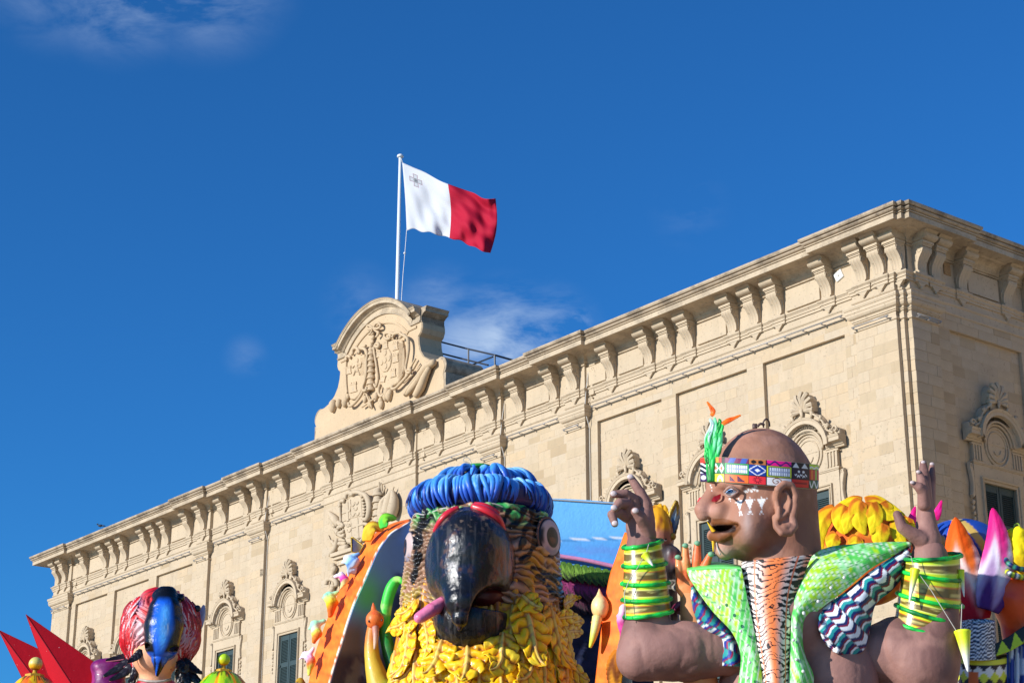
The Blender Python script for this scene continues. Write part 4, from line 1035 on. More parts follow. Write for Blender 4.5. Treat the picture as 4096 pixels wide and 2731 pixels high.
def head_col(V, n):
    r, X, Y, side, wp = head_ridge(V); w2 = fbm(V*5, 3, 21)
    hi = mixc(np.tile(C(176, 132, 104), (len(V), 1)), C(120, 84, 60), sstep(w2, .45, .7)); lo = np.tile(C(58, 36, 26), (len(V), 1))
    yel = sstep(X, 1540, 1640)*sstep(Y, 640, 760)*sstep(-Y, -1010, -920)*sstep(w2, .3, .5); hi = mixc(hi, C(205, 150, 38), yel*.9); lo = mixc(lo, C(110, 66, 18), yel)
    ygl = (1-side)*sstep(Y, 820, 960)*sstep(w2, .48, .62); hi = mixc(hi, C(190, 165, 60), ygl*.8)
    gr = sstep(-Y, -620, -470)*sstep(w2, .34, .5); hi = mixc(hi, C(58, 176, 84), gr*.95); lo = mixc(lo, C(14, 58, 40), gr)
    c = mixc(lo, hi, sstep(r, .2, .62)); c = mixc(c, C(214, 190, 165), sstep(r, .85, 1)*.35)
    wd = 17+7*np.sin(Y/17)+8*wp
    dk = np.zeros(len(V))
    for s in STR+STRL: dk = np.maximum(dk, sstep(-polyd(X, Y, s), -wd, -wd+6))
    return mixc(c, C(14, 12, 12), dk*(n[:, 1] < .25))
h1 = 7*q_
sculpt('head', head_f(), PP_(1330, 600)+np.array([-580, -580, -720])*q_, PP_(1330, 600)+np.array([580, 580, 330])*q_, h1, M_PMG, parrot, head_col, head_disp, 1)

# beak
def beak_col(V, n):
    X, Y = zmv(V); st = fbm(np.stack([X/16, Y/150, V[:, 1]*2], 1), 4, 3); w = fbm(V*7, 4, 8); w3 = fbm(V*16, 3, 12)
    c = mixc(np.tile(C(22, 22, 25), (len(V), 1)), C(58, 56, 56), sstep(st, .5, .72)); c = mixc(c, C(20, 26, 58), sstep(w, .52, .66)*.6); c = mixc(c, C(92, 62, 46), sstep(w, .56, .7)*sstep(w3, .45, .6)*.8)
    top = sstep(-Y, -640, -480); c = mixc(c, C(120, 102, 86), top*sstep(w3, .56, .66)*.8)
    side = sstep(X, 1430, 1500)*sstep(Y, 640, 720)*sstep(-Y, -930, -860); c = mixc(c, C(140, 78, 34), side*sstep(st, .4, .6)*.8)
    c = mixc(c, C(8, 8, 9), sstep(Y, 1180, 1240)*sstep(w3, .6, .66))
    return mixc(c, C(150, 118, 30), sstep(Y, 1325, 1375)*sstep(w, .35, .5)*.85)
bk = [s_ell(PP_(1250, 760, -430), np.array([268, 400, 305])*q_), s_ell(PP_(1252, 850, -380), np.array([276, 360, 275])*q_), s_ell(PP_(1247, 930, -455), np.array([232, 300, 175])*q_), s_chain([PP_(1230, 900, -640), PP_(1202, 1050, -740), PP_(1188, 1150, -770), PP_(1180, 1222, -765)], [185*q_, 112*q_, 58*q_, 14*q_])]
up = union(bk, 70*q_)
up = minus(up, s_ell(PP_(1420, 1190, -560), np.array([185, 520, 215])*q_, (0, .12, 0)), 16*q_)
up = minus(up, s_ell(PP_(935, 1200, -500), np.array([120, 520, 260])*q_, (0, -.45, 0)), 22*q_)
up = minus(up, s_box(PP_(1250, 1150, 120), np.array([500, 300, 500])*q_), 20*q_)
bdisp = lambda V, n: q_*(10*(fbm(V*np.array([9, 4, 1.6]), 4, 2)-.5)+5*(fbm(V*12, 3, 4)-.5))
M_BEAK = painted('worn_black_gloss', .24, .12, .5, 10, nz=.25, spec=.4)
lo_, hi_ = PP_(1240, 800, -480)+np.array([-330, -560, -540])*q_, PP_(1240, 800, -480)+np.array([330, 420, 420])*q_
sculpt('upper_beak', up, lo_, hi_, 5*q_, M_BEAK, parrot, beak_col, bdisp)
low = s_ell(PP_(1256, 1190, -390), np.array([247, 330, 236])*q_)
low = minus(low, s_ell(PP_(1400, 985, -560), np.array([300, 520, 128])*q_, (0, -.05, 0)), 14*q_)
low = minus(low, s_ell(PP_(1080, 925, -560), np.array([330, 520, 148])*q_), 14*q_)
sculpt('lower_beak', low, PP_(1256, 1190, -440)+np.array([-280, -420, -290])*q_, PP_(1256, 1190, -440)+np.array([280, 400, 290])*q_, 5.5*q_, M_BEAK, parrot, beak_col, bdisp)
sculpt('mouth', s_ell(PP_(1320, 1035, -390), np.array([168, 190, 105])*q_), PP_(1320, 1035, -390)-230*q_, PP_(1320, 1035, -390)+230*q_, 10*q_, M_PM, parrot, lambda V, n: np.tile(C(70, 4, 12), (len(V), 1)))
sculpt('tongue', s_chain([PP_(1075, 1060, -560), PP_(1000, 1100, -640), PP_(925, 1150, -670)], [44*q_, 40*q_, 36*q_]), PP_(990, 1110, -620)-190*q_, PP_(990, 1110, -620)+190*q_, 5*q_, M_PMG, parrot, lambda V, n: mixc(np.tile(C(246, 136, 172), (len(V), 1)), C(226, 104, 146), sstep(fbm(V*9, 3), .4, .65)), lambda V, n: q_*7*(fbm(V*6, 3)-.5))
for nm, pts, r in (('cere_band', [(1022, 600, -560), (1062, 530, -610), (1112, 482, -620), (1172, 450, -600)], 22), ('cere_band', [(1262, 440, -620), (1345, 466, -650), (1420, 520, -620), (1458, 595, -560)], 30), ('cere_band', [(1275, 425, -560), (1350, 440, -580), (1432, 484, -550)], 20), ('cere_band', [(1040, 545, -540), (1092, 486, -570), (1150, 450, -560)], 16)):
    P_ = [PP_(*p) for p in pts]
    MB().tube(smooth_pts(P_, 5), [r*q_*(.75+.25*sin(pi*i/(len(P_)*5-5))) for i in range((len(P_)-1)*5+1)], 9).build(nm, plain('red_gloss', (.62, .02, .035), .3, .15, .2, 5, coat=.3), parrot, True)
# eyes
def eye(ctr, nrm, r, parent, cols, flat=.42, name='eye', off=(0, 0), mat=None, ry=1.08):
    nrm = np.array(nrm, float); nrm /= np.linalg.norm(nrm); t = np.cross([0, 0, 1.], nrm); t /= np.linalg.norm(t); b = np.cross(nrm, t)
    nr, na = 26, 40; P = np.zeros((na, nr, 3)); col = np.zeros((na, nr, 3))
    for j in range(nr):
        rho = j/(nr-1); a = np.linspace(0, 2*pi, na, endpoint=False); hh = flat*sqrt(max(0, 1-rho*rho))
        P[:, j] = ctr+r*(rho*np.cos(a)[:, None]*t+rho*ry*np.sin(a)[:, None]*b+hh*nrm)
        rr = np.hypot(rho*np.cos(a)-off[0], rho*np.sin(a)-off[1]); col[:, j] = cols(rr, np.full(na, rho), a)
    return grid_obj(name, P, mat or M_PMG, parent, col, 0, True)
def pcol(rr, rho, a):
    c = np.tile(C(196, 172, 165), (len(rr), 1)); c = mixc(c, C(60, 90, 140), sstep(np.sin(a)*-1, .6, .9)*sstep(rho, .5, .7)*.5)
    c = mixc(c, C(14, 13, 16), sstep(-rr, -.54, -.50)); c = mixc(c, C(96, 52, 34), sstep(-rr, -.40, -.24)*sstep(-np.sin(a), -.2, .5)*.9)  # black pupil with a brown reflection painted into it
    return mixc(c, C(20, 16, 18), np.maximum(sstep(rho, .84, .92), sstep(-np.cos(a), .75, .98)*sstep(rho, .6, .8)))
eye(PP_(1748, 640, -244), (.80, -.60, 0), 120*q_, parrot, pcol, .30, off=(.02, 0))
eye(PP_(872, 700, -120), (-.93, -.36, 0), 100*q_, parrot, pcol, off=(-.25, 0))
rim = MB(); rim.tube([PP_(1748, 640, -244)+120*q_*(cos(a)*np.array([.60, .80, 0])+1.08*sin(a)*np.array([0, 0, 1.])) for a in np.linspace(0, 2*pi, 33)], 9*q_, 7); rim.build('eye_rim', plain('brown_rim', (.16, .07, .045), .5), parrot, True)

def s_tor(c, R, r):
    c = np.array(c, f32); return lambda P: np.sqrt((np.sqrt((P[..., 0]-c[0])**2+(P[..., 1]-c[1])**2)-f32(R))**2+(P[..., 2]-c[2])**2)-f32(r)
# blue crest: a wide roll of tufts with a smaller roll on top
crest_f = union([s_tor(PP_(1312, 440), 365*q_, 98*q_), s_ell(PP_(1318, 375), np.array([325, 325, 150])*q_)], 30*q_)
crest = sculpt('crest', crest_f, PP_(1312, 400)-np.array([480, 480, 200])*q_, PP_(1312, 400)+np.array([480, 480, 260])*q_, 12*q_, M_BLUEP, parrot, lambda V, n: np.tile(C(14, 24, 84), (len(V), 1)))
def tufts(n, R0, rx, rz, y0, t0, t1, rad, seed, cx=1312):
    r = random.Random(seed); c0 = PP_(cx, y0)
    for k in range(n):
        ph = 2*pi*(k+r.uniform(-.35, .35))/n; tw = r.uniform(-.10, .14); wob = r.uniform(0, 6); pts = []; rr = []; K = 13
        lift = r.uniform(.92, 1.10); big = r.uniform(.55, 1.25); sag = 1+.10*sin(ph*3+seed)+.06*sin(ph*7)
        a0 = t0+r.uniform(-.15, .2); a1 = t1+r.uniform(-.12, .22)
        for i in range(K):
            u = i/(K-1); a = a0+(a1-a0)*u; p = ph+tw*u+.035*sin(wob+6*u)
            R = R0+rx*lift*cos(a)*sag; pts.append(c0+q_*np.array([R*sin(p), -R*cos(p), rz*lift*sag*sin(a)])); rr.append(q_*rad*big*(.35+.65*sin(pi*min(1, u*.9+.12))**.6)*(1.05-.5*u**2))
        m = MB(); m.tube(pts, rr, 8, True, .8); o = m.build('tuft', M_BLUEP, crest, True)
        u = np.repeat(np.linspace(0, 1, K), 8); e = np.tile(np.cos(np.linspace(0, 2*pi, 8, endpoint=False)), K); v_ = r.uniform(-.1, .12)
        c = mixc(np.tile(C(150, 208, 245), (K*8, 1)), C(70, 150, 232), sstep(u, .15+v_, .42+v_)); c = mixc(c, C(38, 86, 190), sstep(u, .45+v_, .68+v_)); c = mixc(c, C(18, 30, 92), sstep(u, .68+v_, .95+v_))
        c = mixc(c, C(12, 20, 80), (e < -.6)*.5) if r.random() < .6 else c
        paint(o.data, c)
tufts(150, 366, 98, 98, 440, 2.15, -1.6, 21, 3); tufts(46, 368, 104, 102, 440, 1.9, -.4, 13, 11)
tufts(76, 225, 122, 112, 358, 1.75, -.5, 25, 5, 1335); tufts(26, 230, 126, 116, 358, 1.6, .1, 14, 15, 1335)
hem = [PP_(1312, 548)+q_*np.array([448*sin(a), -448*cos(a), 14*sin(a*9)+9*sin(a*5+1)]) for a in np.linspace(0, 2*pi, 90)]
MB().tube(hem, 5*q_, 6).build('hem_wire', M_WIRE, parrot, True)
MB().tube(smooth_pts([PP_(1268, 190, -60), PP_(1240, 160, -60), PP_(1208, 150, -60), PP_(1210, 128, -60), PP_(1240, 132, -60), PP_(1262, 178, -60)], 6), 2.6*q_, 5).build('wire_loop', M_WIRE, parrot, True)
MB().ball(PP_(1300, 186, -40), 50*q_, 12, 8, (1.8, 1.2, .4)).build('crest_top', plain('leaf_green', (.03, .30, .05), .5), parrot, True)
MB().tube([PP_(1512, 520+y, -395-.18*abs(y-250)) for y in range(40, 560, 40)], 3*q_, 5).build('seam_wire', M_WIRE, parrot, True)

# yellow collar of big carved feathers
VCz = lambda x, y: ((1540+x*.35714-1100)/.6256, (2330+y*.35714-1750)/.6256)
M_YEL = painted('yellow_gloss_paint', .36, .12, .3, 8)
def collar_pt(x, y, lift=0.):
    X, Y = VCz(x, y); R = np.interp(Y, [1000, 1200, 1568], [520, 560, 640])+lift; dx = X-1330; return PP_(X, Y, -sqrt(max(R*R-dx*dx, (.12*R)**2)) if abs(dx) < R else 60), np.array([dx, -sqrt(max(R*R-dx*dx, 200.)), .0])
def ycol(seed):
    def f(u, v, saw):
        n = fbm(np.stack([u*7, v*3, u*0+seed], -1), 3, 4)
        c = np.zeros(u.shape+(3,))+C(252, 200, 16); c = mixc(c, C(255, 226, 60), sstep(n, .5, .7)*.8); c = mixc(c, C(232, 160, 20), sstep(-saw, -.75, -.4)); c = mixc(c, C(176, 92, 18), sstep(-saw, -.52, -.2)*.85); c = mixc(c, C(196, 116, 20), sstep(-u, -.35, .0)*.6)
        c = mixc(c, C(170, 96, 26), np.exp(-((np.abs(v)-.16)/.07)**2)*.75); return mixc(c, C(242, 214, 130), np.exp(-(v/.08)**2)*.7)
    return f
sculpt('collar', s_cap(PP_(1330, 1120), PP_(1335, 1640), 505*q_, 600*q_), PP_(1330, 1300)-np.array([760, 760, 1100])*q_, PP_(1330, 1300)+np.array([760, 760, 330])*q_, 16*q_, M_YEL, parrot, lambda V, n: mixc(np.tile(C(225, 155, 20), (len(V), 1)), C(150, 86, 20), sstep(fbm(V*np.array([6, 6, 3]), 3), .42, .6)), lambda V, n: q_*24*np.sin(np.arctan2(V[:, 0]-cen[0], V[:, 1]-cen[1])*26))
def cfeather(pts, w, lobes=6, lifts=None, **kw):
    k = len(pts); P = []; nn = 0
    for i, (x, y) in enumerate(pts):
        p, n = collar_pt(x, y, (lifts[i] if lifts else 18+24*i/(k-1))); P.append(p); nn = nn+n
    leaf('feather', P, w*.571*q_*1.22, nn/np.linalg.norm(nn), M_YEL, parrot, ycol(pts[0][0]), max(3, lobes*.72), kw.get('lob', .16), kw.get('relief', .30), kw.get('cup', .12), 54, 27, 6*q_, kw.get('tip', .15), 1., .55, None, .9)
for x in range(230, 2000, 235): cfeather([(x+20, 250), (x+5, 560), (x-5+(x-1150)*.05, 1130)], 150, 6, [-10, 0, 10])
for x in range(120, 2140, 235): cfeather([(x, 760), (x+(x-1150)*.03, 1000), (x+(x-1150)*.04, 1290)], 165, 5, [5, 15, 60])
cfeather([(272, 500), (262, 620), (235, 800), (170, 960), (40, 1050)], 125, 8, [30, 40, 50, 70, 110])
cfeather([(440, 420), (470, 560), (480, 700), (430, 840)], 110, 7, [20, 30, 40, 60])
cfeather([(345, 190), (300, 270), (215, 335), (110, 350)], 95, 5, [30, 50, 80, 90])
cfeather([(330, 420), (290, 480), (265, 560)], 90, 4, [40, 60, 70])
cfeather([(240, 420), (160, 480), (60, 510), (10, 560)], 100, 4, [10, 20, 40, 60])
cfeather([(640, 640), (600, 770), (565, 880), (480, 985), (420, 1010)], 185, 6, [30, 40, 60, 95, 120])
cfeather([(925, 700), (925, 830), (912, 940), (880, 1040), (850, 1090)], 205, 5, [20, 40, 60, 95, 120])
cfeather([(1320, 560), (1305, 700), (1298, 860), (1240, 950), (1170, 970)], 180, 6, [20, 40, 60, 100, 130])
cfeather([(1560, 240), (1610, 420), (1655, 620), (1705, 820), (1800, 930)], 205, 8, [30, 45, 60, 80, 120])
cfeather([(1530, 140), (1600, 200), (1690, 260), (1770, 270)], 130, 4, [40, 60, 90, 120])
cfeather([(1850, 260), (1895, 470), (1940, 660), (2010, 840), (2140, 970)], 155, 8, [20, 30, 45, 60, 100])
cfeather([(1960, 380), (2030, 560), (2070, 740), (2120, 900)], 120, 7, [15, 20, 30, 40])
cfeather([(2000, 250), (2060, 210), (2130, 170), (2200, 160)], 75, 3, [10, 20, 40, 60]); cfeather([(1930, 400), (2010, 390), (2100, 380), (2160, 360)], 80, 4, [20, 40, 60, 80]); cfeather([(2000, 470), (2080, 450), (2160, 435), (2230, 430)], 70, 4, [20, 30, 60, 80]); cfeather([(2010, 560), (2100, 540), (2220, 550)], 70, 4, [10, 30, 60])
cfeather([(2040, 900), (2130, 980), (2220, 1060), (2290, 1090)], 110, 5, [30, 40, 60, 80]); cfeather([(1640, 900), (1620, 1000), (1560, 1070), (1480, 1080)], 150, 5, [20, 40, 70, 110]); cfeather([(300, 950), (200, 1060), (60, 1110)], 110, 5, [20, 40, 80])
m = MB(); zt = PP_(1330, 1640)[2]; m.lathe([(470*q_, zt), (560*q_, zt-.5), (600*q_, zt-1.2), (560*q_, 1.35-PA.o[2])], (cen[0], cen[1], 0), 28); m.build('torso', plain('brown_cloth', (.16, .075, .03), .7, .3, .4, 3), parrot, True)

# ================================================================== the parrot float's side shells, backdrop and birds
def Pz3(fig, x, y, d=0.): return fig.L(*Z3(x, y), d*PK)
def resample(pts, n):
    P = np.array(smooth_pts(pts, 6)); d = np.r_[0, np.cumsum(np.linalg.norm(np.diff(P, axis=0), axis=1))]; t = np.linspace(0, d[-1], n); return np.stack([np.interp(t, d, P[:, i]) for i in range(P.shape[1])], 1)
def ribbon(name, fig, A, B, da, db, n, k, mat, parent, colf, view=ZMv, bulge=0., thick=.0):
    """surface between two picture curves A and B at depths da and db"""
    A = resample(A, n); B = resample(B, n); P = np.zeros((n, k, 3)); X = np.zeros((n, k)); Y = np.zeros((n, k))
    for j in range(k):
        t = j/(k-1); q = A*(1-t)+B*t
        for i in range(n): P[i, j] = fig.L(*view(*q[i]), (da*(1-t)+db*t-bulge*sin(pi*t))*PK)
        X[:, j] = q[:, 0]; Y[:, j] = q[:, 1]
    T = np.tile(np.linspace(0, 1, k), (n, 1)); return grid_obj(name, P, mat, parent, colf(X, Y, T), thick)
M_FOAM = painted('painted_board', .6, 0, .3, 5, bdist=.03)
shell_l = tag(empty('shell_panel', PA.o), 'curved orange edged float panel with painted inside, left of the parrot', 'float panel', 'orange edged panels beside the parrot')
OUT = [(868, 522), (760, 548), (680, 590), (610, 640), (555, 700), (505, 790), (455, 880), (405, 1000), (350, 1130), (300, 1260), (255, 1400), (220, 1560), (190, 1760)]
INN = [(862, 540), (800, 575), (740, 615), (690, 675), (650, 740), (615, 820), (590, 880), (550, 970), (510, 1060), (470, 1175), (430, 1310), (385, 1450), (345, 1600), (310, 1780)]
def ocol(X, Y, T):
    n = fbm(np.stack([X/60, Y/25, X*0], -1), 4, 3); c = np.zeros(X.shape+(3,))+C(252, 112, 18); c = mixc(c, C(255, 150, 40), sstep(n, .5, .75)*.6); c = mixc(c, C(225, 80, 14), sstep(-n, -.42, -.3)*.6); return mixc(c, C(240, 225, 205), (T > .955)*sstep(n, .35, .5))
ribbon('orange_rim', PA, OUT, INN, 470, 210, 70, 26, M_FOAM, shell_l, ocol, thick=.02)
EDG = [(870, 530), (880, 575), (905, 615), (940, 675), (960, 740), (970, 820), (975, 880), (980, 970), (985, 1060), (985, 1175), (985, 1310), (985, 1450), (985, 1600), (985, 1780)]
def incol(X, Y, T):
    n = fbm(np.stack([X/130, Y/130, X*0], -1), 4, 7)
    c = np.zeros(X.shape+(3,))+C(140, 185, 245); c = mixc(c, C(160, 200, 250), sstep(-Y, -700, -560)*.6)
    c = mixc(c, C(130, 235, 150), np.exp(-(((X-590)/95)**2+((Y-1010)/130)**2))*1.0); c = mixc(c, C(56, 46, 140), sstep(n, .48, .62)*sstep(X, 720, 800)*.9)
    c = mixc(c, C(160, 130, 112), sstep(Y, 1060, 1260)*sstep(-X, -640, -520)); c = mixc(c, C(60, 30, 60), sstep(Y, 1330, 1430)*sstep(n, .42, .55)*.8); c = mixc(c, C(50, 74, 110), sstep(X, 620, 760)*sstep(Y, 880, 1050)*.85)
    return c
ribbon('painted_inside', PA, INN, EDG, 210, 560, 70, 40, M_FOAM, shell_l, incol, bulge=-60, thick=.02)

def bud(name, fig, view, pts, rads, depths, cols, parent, crumple=1.0, seed=0, mat=None, step=4.2, extra=()):
    """crumpled papier-mache bud: a chain of thick points, colours running along it"""
    P = [fig.L(*view(*p), d*PK) for p, d in zip(pts, depths)]; u = fig.m*view.k; R = [r*u for r in rads]
    f = union([s_chain(P, R)]+[s_cap(fig.L(*view(*a), da*PK), fig.L(*view(*b), db*PK), ra*u, rb*u) for a, b, da, db, ra, rb in extra], 14*u)
    lo = np.min(P, 0)-max(R)-20*u; hi = np.max(P, 0)+max(R)+20*u
    for a, b, da, db, ra, rb in extra:
        for p, d, r in ((a, da, ra), (b, db, rb)): w = fig.L(*view(*p), d*PK); lo = np.minimum(lo, w-r*u-15*u); hi = np.maximum(hi, w+r*u+15*u)
    ax = P[-1]-P[0]; l2 = ax@ax
    def col(V, n):
        t = np.clip(((V-P[0])@ax)/l2, 0, 1)+.35*(fbm(V*6, 3, seed)-.5); c = np.tile(cols[0], (len(V), 1)); k = len(cols)
        for i in range(1, k): c = mixc(c, cols[i], sstep(t, (i-.75)/k, (i+.25)/k))
        return c
    def disp(V, n):
        a = fbm(V*5+seed, 3, seed); return u*crumple*(26*(np.abs(a-.5)*2-.25)+8*(fbm(V*13, 3, seed+2)-.5))
    return sculpt(name, f, lo, hi, step*u*1.3, mat or M_MATTE, parent, col, disp, 1)
WH = C(238, 238, 236); PINK = C(236, 96, 178)
def fin(name, fig, view, pts, ds, w, cols, parent, up=(-.4, -.9, .2), **kw):
    P = [fig.L(*view(*p), d*PK) for p, d in zip(pts, ds)]
    def cf(U_, V_, s):
        c = np.zeros(U_.shape+(3,))+cols[0]
        for i in range(1, len(cols)): c = mixc(c, cols[i], sstep(U_+.15*np.sin(V_*5), (i-.6)/len(cols), (i+.3)/len(cols)))
        return mixc(c, c*.6, sstep(-s, -.3, -.05)*kw.get('dark', .4))
    return leaf(name, P, w*fig.m*view.k, up, kw.get('mat', M_MATTE), parent, cf, kw.get('lobes', 4), kw.get('lob', .1), kw.get('relief', .15), kw.get('cup', .25), kw.get('n', 34), 17, kw.get('thick', .03), kw.get('tip', .1), kw.get('vein', 1.), kw.get('rib', .5), kw.get('prof'))
fin('fin_ornament', PA, ZMv, [(700, 575), (695, 535), (715, 512), (770, 520)], [300, 300, 300, 320], 34, [C(70, 200, 70), C(130, 210, 50), C(90, 160, 40)], shell_l, lobes=2, relief=.08, thick=.06)
fin('fin_ornament', PA, ZMv, [(590, 660), (598, 610), (625, 568), (690, 590)], [330, 330, 330, 350], 44, [C(230, 170, 30), C(222, 190, 50), C(190, 130, 40)], shell_l, lobes=2, relief=.08, thick=.06)
m = MB(); tri = [(488, 636), (500, 640), (566, 690), (540, 735), (490, 730)]; P = [PA.L(*ZMv(*p), 400*PK) for p in tri]; P2_ = [PA.L(*ZMv(*p), 440*PK) for p in tri]
m.tube(P+[P[0]], 6*q_, 6); m.build('framed_ornament', plain('old_gold', (.45, .30, .05), .4, .3, .3, 12, metal=.4), shell_l, True)
m = MB(); m.add(P, [tuple(range(len(P)))]); o = m.build('ornament_panel', M_FOAM, shell_l); paint(o.data, np.array([C(90, 100, 130), C(60, 70, 110), C(150, 140, 70), C(110, 90, 60), C(70, 80, 120)]))
bud('bud_ornament', PA, ZMv, [(425, 800), (470, 780), (500, 800), (505, 860)], [10, 38, 46, 22], [330, 320, 310, 330], [C(236, 240, 246), C(150, 200, 240), C(96, 140, 200), C(190, 205, 230)], shell_l, 1.2, 1, extra=[((470, 775), (535, 745), 320, 330, 30, 14), ((480, 810), (470, 880), 310, 320, 34, 12)])
bud('bud_ornament', PA, ZMv, [(385, 888), (425, 875), (445, 905), (425, 960)], [8, 22, 30, 12], [340, 330, 330, 340], [C(244, 220, 232), PINK, C(220, 40, 150), C(240, 230, 150)], shell_l, .8, 2)
bud('bud_ornament', PA, ZMv, [(298, 1022), (345, 1010), (365, 1050), (350, 1130)], [8, 34, 42, 18], [350, 330, 320, 330], [C(160, 230, 190), C(226, 238, 120), C(240, 200, 40), C(230, 110, 40)], shell_l, 1.1, 3, extra=[((340, 1015), (405, 985), 330, 330, 30, 12)])
bud('bud_ornament', PA, ZMv, [(215, 1225), (255, 1205), (270, 1250), (250, 1305)], [8, 32, 38, 14], [360, 340, 330, 340], [C(170, 235, 190), C(236, 236, 200), C(220, 226, 90), C(236, 130, 50)], shell_l, 1.0, 4, extra=[((260, 1205), (315, 1175), 340, 340, 26, 12)])
bud('bud_ornament', PA, ZMv, [(155, 1415), (195, 1385), (225, 1420), (218, 1515)], [7, 26, 34, 12], [370, 350, 340, 350], [C(246, 220, 236), C(244, 190, 220), C(230, 120, 60), C(214, 220, 90)], shell_l, .9, 5, extra=[((215, 1400), (245, 1345), 345, 345, 28, 10)])
bud('bud_ornament', PA, ZMv, [(130, 1560), (160, 1550), (190, 1600)], [6, 18, 24], [370, 350, 350], [C(190, 150, 30), C(160, 120, 20), C(120, 90, 30)], shell_l, .9, 6)
m = MB(); yb = PA.L(*ZMv(600, 1700), 300*PK)[2]; m.box(PA.L(*ZMv(200, 1700), 300*PK)-np.array([0, 0, 0]), PA.L(*ZMv(980, 1700), 520*PK)); b_ = np.array(m.v); m = MB().box((b_[:, 0].min(), b_[:, 1].min(), 1.3-PA.o[2]), (b_[:, 0].max(), b_[:, 1].max(), yb+.1)); m.build('panel_base', plain('dark_blue_board', (.02, .03, .06), .7), shell_l)

# right shell
shell_r = tag(empty('shell_panel', PA.o), 'orange edged float panel between the parrot and the raised bracelet arm', 'float panel', 'orange edged panels beside the parrot')
ribbon('orange_rim', PA, [(268, 770), (222, 900), (188, 1000), (160, 1150), (135, 1350), (108, 1600), (95, 1760)], [(360, 780), (330, 900), (310, 1000), (285, 1150), (262, 1350), (215, 1600), (200, 1760)], -420, -560, 50, 22, M_FOAM, shell_r, lambda X, Y, T: ocol(X, Y, T*.9), Z3, thick=.03)
bud('bud_ornament', PA, Z3, [(262, 1165), (245, 1220), (255, 1290), (245, 1345)], [20, 28, 26, 10], [-600, -610, -610, -610], [C(250, 200, 225), C(246, 160, 205), C(236, 80, 160), C(220, 60, 150)], shell_r, 1.0, 8)
fin('fin_ornament', PA, Z3, [(236, 1395), (215, 1460), (210, 1540), (225, 1640)], [-620, -625, -620, -620], 48, [C(190, 110, 10), C(120, 60, 8), C(200, 130, 20)], shell_r, lobes=12, relief=.2)
m = MB(); a_ = PA.L(*Z3(100, 1740), -420*PK); c_ = PA.L(*Z3(330, 1740), -560*PK); MB().box((a_[0], min(a_[1], c_[1]), 1.3-PA.o[2]), (c_[0], max(a_[1], c_[1])+.2, a_[2]+.2)).build('panel_base', MATS['dark_blue_board'], shell_r)

# backdrop with painted sky and a carved wing
back = tag(empty('painted_backdrop', PA.o), 'light blue painted backdrop board with a carved wing, behind the parrot', 'backdrop')
def bcol(X, Y, T):
    n = fbm(np.stack([X/90, Y/40, X*0], -1), 4, 5); c = np.zeros(X.shape+(3,))+C(112, 190, 244); c = mixc(c, C(92, 170, 236), sstep(Y, 600, 700)); c = mixc(c, C(120, 130, 214), sstep(n, .52, .66)*sstep(Y, 660, 720)*.3)
    c = mixc(c, WH, (np.abs(Y-655-(X-1800)*-.03) < 4)*.9); c = mixc(c, C(60, 120, 180), (np.abs(Y-662-(X-1800)*-.03) < 3)*.6)
    c = mixc(c, C(36, 46, 84), sstep(Y, 830, 1010)); return mixc(c, C(22, 28, 52), sstep(n, .5, .62)*sstep(Y, 950, 1050)*.8)
ribbon('board', PA, [(1000, 384), (1400, 388), (1780, 391), (2000, 402), (2160, 416), (2420, 432)], [(1000, 1900), (1400, 1900), (1780, 1900), (2000, 1900), (2160, 1900), (2420, 1900)], 1000, 1000, 40, 120, M_FOAM, back, bcol, thick=.05)
MB().tube([PA.L(*ZMv(x, 396+(x-1780)*.065), 982*PK) for x in (1700, 1900, 2100, 2400)], 5*q_, 6).build('top_edge', M_WIRE, back)
r_ = random.Random(4)
for row, (n_, y0, ln, wd) in enumerate(((11, 985, 150, 34), (12, 900, 150, 36), (13, 815, 120, 34))):
    for k in range(n_):
        x = 1760+k*46+row*12+r_.uniform(-6, 6); y = y0-25+(x-1800)*.17-(0 if row else 0)
        cs = [[C(60, 40, 46), C(88, 46, 66), C(60, 46, 50)], [C(120, 42, 86), C(150, 58, 110), C(84, 52, 60)], [C(80, 120, 44), C(120, 160, 60), C(66, 84, 44)]][row]
        fin('wing_feather', PA, ZMv, [(x, y), (x+18, y+ln*.5), (x+46, y+ln)], [980-row*14, 960-row*14, 950-row*12], wd, cs, back, (0, -1, .2), lobes=9, lob=.04, relief=.3, cup=.1, n=24, dark=.7, vein=.6)
MB().tube(smooth_pts([PA.L(*ZMv(*p), 950*PK) for p in ((1740, 735), (1830, 758), (1980, 782), (2120, 812), (2200, 830))], 5), [16*q_]*21, 8).build('wing_edge', plain('pink_paint', (.70, .28, .48), .5, .2), back, True)
